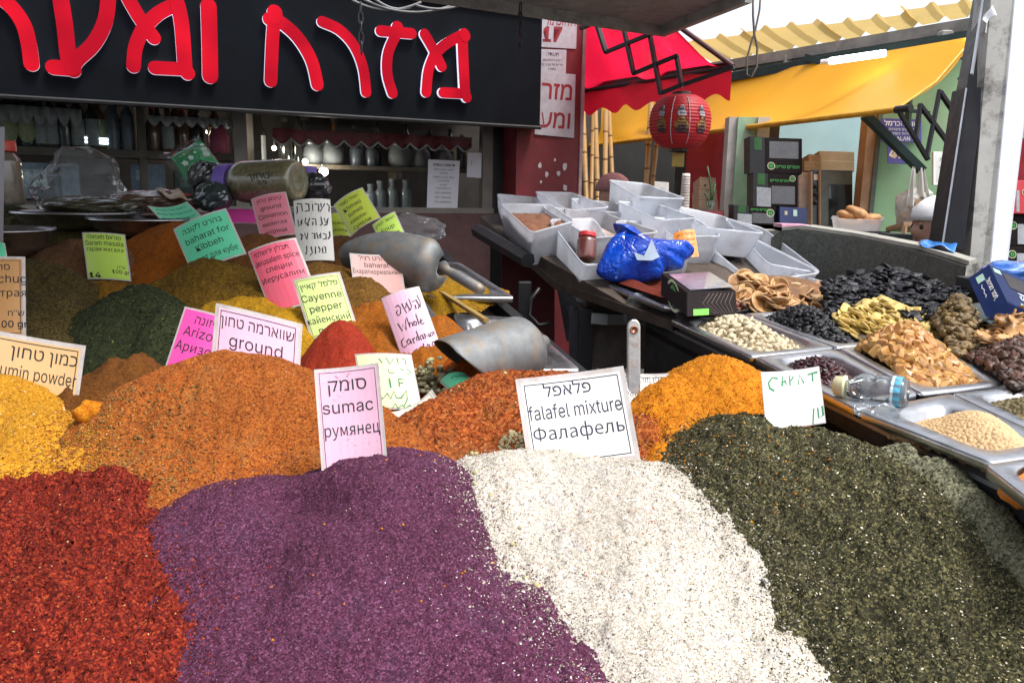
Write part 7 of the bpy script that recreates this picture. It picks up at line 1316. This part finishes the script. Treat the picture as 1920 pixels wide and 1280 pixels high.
mb = MB(); q = [pt(1724, 452, 2.62), pt(1796, 460, 2.55), pt(1790, 470, 2.42), pt(1726, 460, 2.48)]; mb.sheet(lambda u, v: bil(q, u, v) + UP * (.008 * math.sin(8 * u) * math.sin(5 * v) + .004), 16, 8); t = thing('blue_packet', 'flat bright blue plastic bag on the stone ledge by the dark channel', 'bag', q[3]); mb.build('film', M('sky_blue_film', (.03, .2, .6), .3, 0, .2, coat=.6), t, True, solid=.002)
# signs on the green wall
VIO = paper_mat('violet_board', (.05, .04, .26), (.4, .4, .5), .5, 60); YP = M('pale_yellow_print', (.7, .6, .42), .5); WP = M('white_print', (.75, .75, .75), .5)
t, cd = box_px('wall_board', 'torn violet notice board with white print on the green wall', 1652, 222, 1728, 266, 4.72, VIO, dep=.004); mb = MB(); letter_on(mb, cd, heb('שוק הכרמל'), .5, .3, .17, k=.001, fit=.9, bold=.02); letter_on(mb, cd, heb('תבלינים פיצוחים'), .5, .5, .09, k=.001); letter_on(mb, cd, heb('פירות יבשים'), .5, .68, .09, k=.001); letter_on(mb, cd, 'ALAN', .55, .92, .13, k=.001, bold=.02); tag(mb.build('lettering', WP, t), kind='stuff')
t, cd = box_px('number_board', 'violet board with the yellow number 47 on the green wall', 1664, 268, 1700, 306, 4.71, VIO, dep=.004); mb = MB(); letter_on(mb, cd, '47', .5, .72, .68, k=.001, bold=.03); tag(mb.build('lettering', YP, t), kind='stuff')
t, cd = box_px('framed_certificate', 'white framed certificate hanging on the green wall beside the dark channel', 1750, 284, 1800, 347, 4.6, WHITE, dep=.02); quad_on(t, cd, .1, .1, .9, .9, M('certificate_paper', (.62, .66, .66), .5), 'paper', .0006); mb = MB(); letter_on(mb, cd, heb('תעודה'), .5, .3, .2, k=.002); letter_on(mb, cd, heb('תעודת כשרות'), .5, .5, .1, k=.002); letter_on(mb, cd, 'R', .5, .78, .3, k=.002); tag(mb.build('lettering', INK, t), kind='stuff')
# white cloths hanging from the green brace, carton and paper below
for k, (x, y0, y1, wd, lb) in enumerate(((1714, 312, 390, 9, 'narrow white cloth hanging from the green brace'), (1728, 308, 372, 11, 'wider white cloth hanging right of the narrow one'))):
    t = thing('hanging_cloth', lb, 'cloth', pt(x, y1, 4.32), 'white cloths hanging from the green brace'); a, b = pt(x, y0, 4.32), pt(x - 6 + 8 * k, y1, 4.32); k_ = 4.32 / FPX; mb = MB(); mb.sheet(lambda u, v: a.lerp(b, v) + Vector(((u - .5) * 2 * wd * k_ * (.35 + .65 * v), .025 * math.sin(9 * u + k) * v, .02 * abs(u - .5) * v)), 12, 12); mb.build('cloth', M('limp_white_cloth', (.6, .6, .57), .8, 0, .1), t, True, solid=.002)
t, cd = box_px('paper_bin', 'white plastic bin of crumpled paper behind the seated man', 1710, 388, 1742, 418, 4.3, M('bin_white', (.5, .49, .47), .5), dep=.18); wrinkle(cd.p(.6, -.25, -.08), .1, .06, .1, None, 24, 14, 61, .3).build('crumpled_paper', M('crumpled_paper', (.55, .55, .52), .8), t); quad_on(t, cd, .2, -.5, .7, .0, CARD, 'carton_flap')
t, cd = box_px('wooden_stool', 'brown wooden shelf end under the white bin', 1694, 416, 1742, 424, 4.2, fr_w, dep=.2); bar(t, cd.p(.05, 1), cd.p(0, 4.5), .015, fr_w, 'leg'); bar(t, cd.p(.9, 1), cd.p(.92, 4.5), .015, fr_w, 'leg')
# cables on the green wall
for k, (P_, lb) in enumerate((([(1770, 118), (1790, 112), (1815, 108), (1835, 96)], 'black cable curling along the top of the green wall'), ([(1776, 128), (1762, 122), (1764, 132), (1772, 130)], 'small coil of black cable on the green wall'), ([(1776, 268), (1772, 290), (1770, 305), (1764, 322)], 'thin dark string dangling in front of the certificate'))): mb = MB(); mb.tube([pt(x, y, 4.5 if k < 2 else 4.05) for x, y in P_], .006 if k < 2 else .004, 6); p0 = pt(*P_[-1], 4.5 if k < 2 else 4.05); tag(mb.build('cable', BLACK, None, True, loc=p0), lb, 'cable')
# --- red room, bamboo and dark street behind the pillar
rw = thing('red_partition', 'red painted partition wall behind the lantern', 'wall', pt(1300, 420, 6.2)); rw.location.z = 0; REDW2 = M('crimson_paint', (.3, .012, .03), .55, 0, .2, 6, dirt=(.2, .03, .05))
wall(rw, 'wall_panel', 1268, 240, 1346, 600, 6.2, 6.2, REDW2, .08, z0=0); wall(rw, 'door_frame', 1256, 240, 1270, 600, 6.18, 6.18, BLACK, .1, z0=0); wall(rw, 'black_pole', 1338, 240, 1345, 600, 6.1, 6.1, BLACK, .04, z0=0); mb = MB(); wall(rw, 'panel_moulding', 1297, 320, 1302, 420, 6.19, 6.19, M('pinkish_moulding', (.36, .06, .09), .5), .004)
bw = thing('dark_building', 'dark building front closing the end of the aisle', 'building', pt(1300, 300, 9)); bw.location.z = 0
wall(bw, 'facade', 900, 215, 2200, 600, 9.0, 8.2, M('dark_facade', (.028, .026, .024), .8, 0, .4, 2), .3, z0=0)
for x0, x1 in ((1098, 1108), (1130, 1139)): wall(bw, 'bright_window', x0, 285, x1, 335, 8.9, 8.9, glow_mat('daylit_window_%d' % x0, (.85, .92, 1), .7), .02)
BAM = M('bamboo', (.3, .17, .055), .5, 0, .25, 6, .1, 30, dirt=(.2, .1, .03)); NODE = M('bamboo_node', (.2, .1, .03), .6)
for k, (x0, y0, x1, y1, r, lb) in enumerate(((1086, 270, 1085, 390, 4, 'thin bamboo pole nearest the red pillar'), (1093, 270, 1100, 390, 5, 'thick bamboo pole second from the red pillar'), (1113, 270, 1108, 390, 4, 'bamboo pole right of the first narrow bright window'), (1116, 268, 1121, 380, 5, 'thick bamboo pole between the two narrow bright windows'), (1136, 268, 1134, 370, 5, 'bamboo pole right of the second narrow bright window'), (1142, 268, 1150, 370, 4, 'slanting bamboo pole before the dark gap'), (1221, 250, 1211, 360, 5, 'bamboo pole left of the lantern tag'), (1239, 258, 1222, 360, 4, 'leaning bamboo pole just left of the lantern tag'))):
    a, b = pt(x0, y0 - 60, 6.3), pt(x1, y1, 6.2); b2 = a + (b - a) * (a.z / max(.1, (a.z - b.z))); t = thing('bamboo_pole', lb, 'bamboo pole', b2, 'bamboo poles at the end of the aisle'); kr = 6.25 / FPX * r; mb = MB(); mb.tube([a, b2], kr, 10); mb.build('culm', BAM, t, True)
    for j in range(1, 12): p = a.lerp(b2, j / 12 + .015 * math.sin(j * 2 + k)); d = (b2 - a).normalized(); mb = MB(); mb.lathe(p - d * .008, [(kr * 1.02, 0), (kr * 1.1, .008), (kr * 1.02, .016)], d, 10); mb.build('node_ring', NODE, t, True)
# paper cups, carton, plant
t = thing('cup_stack', 'tall stack of white paper cups in front of the red partition', 'cup stack', pt(1283, 392, 5.0)); k = 5.0 / FPX
for j in range(13): mb = MB(); p = pt(1283, 392, 5.0) + UP * (j * 4.9 * k); mb.lathe(p, [(9.2 * k - j * .12 * k, 0), (9.4 * k - j * .12 * k, .004), (8.3 * k - j * .12 * k, 6.5 * k)], n=16, cap1=(j == 12)); mb.build('cup', M('white_cup', (.68, .6, .55), .5), t, True)
for x0, y0, x1, y1, lb in ((1312, 332, 1342, 352, 'topmost brown carton on the pile by the red partition'), (1310, 352, 1344, 372, 'middle brown carton on the pile by the red partition'), (1310, 372, 1346, 392, 'lowest brown carton on the pile by the red partition')): t, cd = box_px('cardboard_carton', lb, x0, y0, x1, y1, 5.4, M('pale_carton', (.5, .33, .22), .8, 0, .15, 20), dep=.2); quad_on(t, cd, .0, .1, 1, .16, M('carton_crease', (.3, .18, .1), .8), 'crease', .0006)
t = thing('potted_plant', 'thin green stalked plant in a clear cup before the cartons', 'plant', pt(1331, 393, 5.0)); mb = MB(); mb.lathe(pt(1331, 393, 5.0), [(.02, 0), (.026, .05), (.025, .055)], n=14, cap1=False); mb.build('cup', film_mat('clear_cup', (.85, .9, .88), .3, .2), t)
LEAF = M('leaf_green', (.03, .08, .025), .5, 0, .4, 30)
for k, (P_) in enumerate(([(1331, 390), (1334, 360), (1330, 330), (1326, 312)], [(1331, 390), (1338, 365), (1341, 345)], [(1331, 388), (1327, 372), (1322, 362)])): mb = MB(); mb.tube([pt(x, y, 5.0) for x, y in P_], .006, 6); mb.build('stalk', LEAF, t, True)
for k in range(14): p = pt(1331 + random.uniform(-11, 9), random.uniform(350, 388), 5.0 + random.uniform(-.03, .03)); mb = MB(); L_ = random.uniform(.02, .04); d = Vector((random.uniform(-1, 1), random.uniform(-1, 1), random.uniform(-.4, .6))).normalized(); s = d.orthogonal().normalized() * L_ * .3; mb.add([p, p + d * L_ * .5 + s, p + d * L_, p + d * L_ * .5 - s], [(0, 1, 2, 3)]); mb.build('leaf', LEAF, t)
t, cd = box_px('dark_crate', 'low black and red crate behind the tall tub of leaves', 1276, 392, 1358, 410, 4.6, M('black_red_crate', (.03, .008, .01), .5), dep=.25); quad_on(t, cd, .55, .1, .98, .95, M('dull_red_panel', (.2, .02, .025), .5), 'red_panel')
t, cd = box_px('white_appliance', 'white machine glimpsed between the bamboo poles and the red partition', 1224, 340, 1254, 366, 6.6, WHITE, dep=.3); quad_on(t, cd, .2, .4, .8, .9, M('pale_screen', (.6, .66, .72), .3), 'panel')
# boxes right of the post
for x0, y0, x1, y1, d, m, lb in ((1894, 338, 1990, 400, 3.0, M('red_carton', (.5, .02, .03), .4, 0, .15), 'bright red box stacked right of the post'), (1878, 402, 1985, 460, 3.02, BROWNB, 'dark brown box under the bright red box'), (1876, 461, 1985, 505, 3.0, BROWNB, 'lowest dark box with a leaf emblem right of the post')):
    t, cd = box_px('date_box', lb, x0, y0, x1, y1, d, m, dep=.2, group='boxes stacked right of the post'); quad_on(t, cd, .12 if m is not BROWNB else .28, .3, .18 if m is not BROWNB else .42, .95, M('grey_sticker', (.3, .32, .34), .5, 0, .2, 60), 'grey_sticker'); leaf_logo(t, cd, .3 if m is not BROWNB else .2, .35, .07)
bst = thing('box_shelf', 'dark shelf unit carrying the boxes right of the post', 'shelf', pt(1930, 520, 3.1)); bst.location.z = 0; mb = MB(); p = pt(1870, 508, 3.0); q2 = pt(2050, 508, 3.0); mb.hexa([Vector((v.x, v.y, 0)) for v in (p, q2, q2 + Vector((0, .3, 0)), p + Vector((0, .3, 0)))] + [Vector((v.x, v.y, p.z)) for v in (p, q2, q2 + Vector((0, .3, 0)), p + Vector((0, .3, 0)))]); fix(mb.build('shelf_body', DARK, bst))
wall(shp, 'right_wall', 1900, 60, 2300, 560, 3.9, 3.4, M('dim_wall', (.2, .2, .18), .8), .06, z0=0)
# --- under the tub stand: crates, red panel, pipe
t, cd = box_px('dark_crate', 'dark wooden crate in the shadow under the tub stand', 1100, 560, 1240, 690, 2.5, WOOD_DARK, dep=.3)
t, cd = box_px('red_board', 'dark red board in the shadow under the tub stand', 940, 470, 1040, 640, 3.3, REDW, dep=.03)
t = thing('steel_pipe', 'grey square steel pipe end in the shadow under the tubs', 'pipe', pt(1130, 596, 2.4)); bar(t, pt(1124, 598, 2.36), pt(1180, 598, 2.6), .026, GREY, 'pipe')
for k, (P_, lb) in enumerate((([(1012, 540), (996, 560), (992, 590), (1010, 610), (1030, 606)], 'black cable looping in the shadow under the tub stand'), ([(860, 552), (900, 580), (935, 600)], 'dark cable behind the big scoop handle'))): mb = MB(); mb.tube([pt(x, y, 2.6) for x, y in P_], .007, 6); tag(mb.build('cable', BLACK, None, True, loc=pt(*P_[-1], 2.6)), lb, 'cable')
# --- opposite side of the market lane, behind the photographer (closes the sky low down, mirrored in glass and steel)
op = thing('opposite_building', 'plain market building across the lane behind the viewer', 'building', (0, -7, 0)); mb = MB(); mb.box((0, -7, 1.6), 16, .4, 3.2); mb.build('facade', M('dull_plaster', (.3, .28, .25), .8, 0, .2, 1.5), op)
for x in (-5, -1.7, 1.7, 5): mb = MB(); mb.box((x, -6.78, 1.2), 2.2, .06, 2.2, bev=.01); mb.build('shutter', M('grey_shutter', (.14, .15, .16), .5, .3), op)
# --- people glimpsed between the goods
SKIN = M('skin', (.45, .25, .18), .5, 0, .1, 20)
def person(label, base, yaw, m_shirt, m_trouser, head_extra, seated=True, lean=.15, bow_=.35):
    """one continuous skinned figure; clothing and cap are its children"""
    t = thing('person', label, 'person', base); rot = Matrix.Rotation(yaw, 3, 'Z'); hip = .48 if seated else .92
    J = {'pel': (0, 0, hip), 'sp': (0, .05 + lean * .3, hip + .2), 'ch': (0, .05 + lean * .7, hip + .38), 'nk': (0, .06 + lean, hip + .52), 'nk2': (0, .08 + lean + bow_ * .05, hip + .58), 'hd': (0, .11 + lean + bow_ * .1, hip + .66), 'top': (0, .12 + lean + bow_ * .12, hip + .76)}
    R_ = {'pel': .15, 'sp': .14, 'ch': .145, 'nk': .062, 'nk2': .055, 'hd': .085, 'top': .07}
    E = [('pel', 'sp'), ('sp', 'ch'), ('ch', 'nk'), ('nk', 'nk2'), ('nk2', 'hd'), ('hd', 'top')]
    J['nose'] = (0, J['hd'][1] + .105, J['hd'][2] - .005); R_['nose'] = .016; E.append(('hd', 'nose')); J['chin'] = (0, J['hd'][1] + .06, J['hd'][2] - .075); R_['chin'] = .035; E.append(('hd', 'chin'))
    for s, n in ((-1, 'l'), (1, 'r')):
        J['sh' + n] = (s * .17, J['ch'][1], J['ch'][2] + .08); R_['sh' + n] = .06; J['el' + n] = (s * .23, J['ch'][1] + .1, J['ch'][2] - .18); R_['el' + n] = .042; J['wr' + n] = (s * .17, J['ch'][1] + .33, J['ch'][2] - .22); R_['wr' + n] = .028; J['ha' + n] = (s * .15, J['ch'][1] + .41, J['ch'][2] - .22); R_['ha' + n] = .032
        E += [('ch', 'sh' + n), ('sh' + n, 'el' + n), ('el' + n, 'wr' + n), ('wr' + n, 'ha' + n)]
        for f in range(4): J['f%d%s' % (f, n)] = (s * .15 + (f - 1.5) * .02, J['ch'][1] + .48 + .01 * (f in (1, 2)), J['ch'][2] - .235); R_['f%d%s' % (f, n)] = .009; E.append(('ha' + n, 'f%d%s' % (f, n)))
        J['th' + n] = (s * .15 - s * .05, J['ch'][1] + .42, J['ch'][2] - .21); R_['th' + n] = .01; E.append(('ha' + n, 'th' + n))
        J['hp' + n] = (s * .09, 0, hip - .02); R_['hp' + n] = .09; J['kn' + n] = (s * .12, .42, hip) if seated else (s * .1, .02, .5); R_['kn' + n] = .06; J['an' + n] = (s * .12, .42, .08) if seated else (s * .1, 0, .09); R_['an' + n] = .04; J['to' + n] = (J['an' + n][0], J['an' + n][1] + .14, .04); R_['to' + n] = .035
        E += [('pel', 'hp' + n), ('hp' + n, 'kn' + n), ('kn' + n, 'an' + n), ('an' + n, 'to' + n)]
        J['ea' + n] = (s * .082, J['hd'][1] - .005, J['hd'][2]); R_['ea' + n] = .02; E.append(('hd', 'ea' + n))
    ks = list(J)
    def skin(keys, grow, m, nm, lv=2):
        kk = [k for k in ks if k in keys]; ed_ = [(kk.index(a), kk.index(b)) for a, b in E if a in kk and b in kk]; me = bpy.data.meshes.new(nm); me.from_pydata([rot @ Vector(J[k]) for k in kk], ed_, []); o = bpy.data.objects.new(nm, me); COL.objects.link(o); sk = o.modifiers.new('skin', 'SKIN'); me.skin_vertices[0].data
        for i, k in enumerate(kk): r = R_[k] + grow; me.skin_vertices[0].data[i].radius = (r, r); me.skin_vertices[0].data[i].use_root = (i == 0)
        sb = o.modifiers.new('sub', 'SUBSURF'); sb.levels = lv; sb.render_levels = lv; dg = bpy.context.evaluated_depsgraph_get(); me2 = bpy.data.meshes.new_from_object(o.evaluated_get(dg)); bpy.data.objects.remove(o); me2.materials.clear(); me2.materials.append(m); me2.polygons.foreach_set('use_smooth', np.ones(len(me2.polygons), bool)); return put(nm, me2, t)
    skin(set(ks), 0, SKIN, 'body'); skin({'pel', 'sp', 'ch', 'nk', 'shl', 'shr', 'ell', 'elr'}, .018, m_shirt, 'shirt'); skin({'pel', 'hpl', 'hpr', 'knl', 'knr', 'anl', 'anr'}, .018, m_trouser, 'trousers'); head_extra(t, rot, Vector(J['hd']), Vector(J['top'])); return t
def cap_fn(m, full=True):
    def f(t, rot, hd, top):
        b = origin(t); mb = MB(); c = b + rot @ (hd + Vector((0, -.012, .02))); rg = []
        for i in range(9): th = R(90 * i / 8); rg.append([c + rot @ Vector((math.cos(a) * .1 * math.cos(th), math.sin(a) * .115 * math.cos(th), .02 + .105 * math.sin(th))) for a in (6.283 * j / 20 for j in range(20))])
        mb.loft(rg, True, True, True); mb.build('cap', m, t, True)
        for s in (-1, 1): mb = MB(); mb.ball(b + rot @ (hd + Vector((s * .032, .078, .012))), .011, n=8, m=6); mb.build('eye', M('dark_eye', (.02, .015, .012), .2), t, True)
        mb = MB(); mb.tube([b + rot @ (hd + Vector((x, .086 - abs(x) * .5, -.048))) for x in (-.028, -.012, .012, .028)], .006, 6); mb.build('mouth', M('lip', (.3, .1, .09), .5), t, True)
    return f
p = pt(1764, 438, 3.35); person('seated man in a white cap with his head bowed behind the stone ledge', (p.x + .25, p.y + .02, p.z - 1.16 + .035), R(95), M('dark_shirt', (.02, .022, .025), .8), M('dark_trousers', (.03, .03, .04), .8), cap_fn(M('white_knit_cap', (.72, .72, .74), .8)), True, .12, .5)
p = pt(1130, 372, 4.6); person('person in a dusty pink knitted hat half hidden behind the tall tub of leaves', (p.x, p.y, p.z - 1.58), R(200), M('grey_coat', (.1, .1, .11), .8), M('dark_trousers', (.03, .03, .04), .8), cap_fn(M('dusty_pink_knit', (.3, .13, .13), .9, 0, .3, 60, .5, 200)), False, .02, .1)
p = pt(1918, 290, 3.6); person('person in red at the right edge behind the post', (p.x + .04, p.y, p.z - 1.38), R(160), M('red_shirt', (.35, .02, .03), .8), M('dark_trousers', (.03, .03, .04), .8), cap_fn(M('dark_hair', (.02, .015, .012), .7)), False, .02, .1)
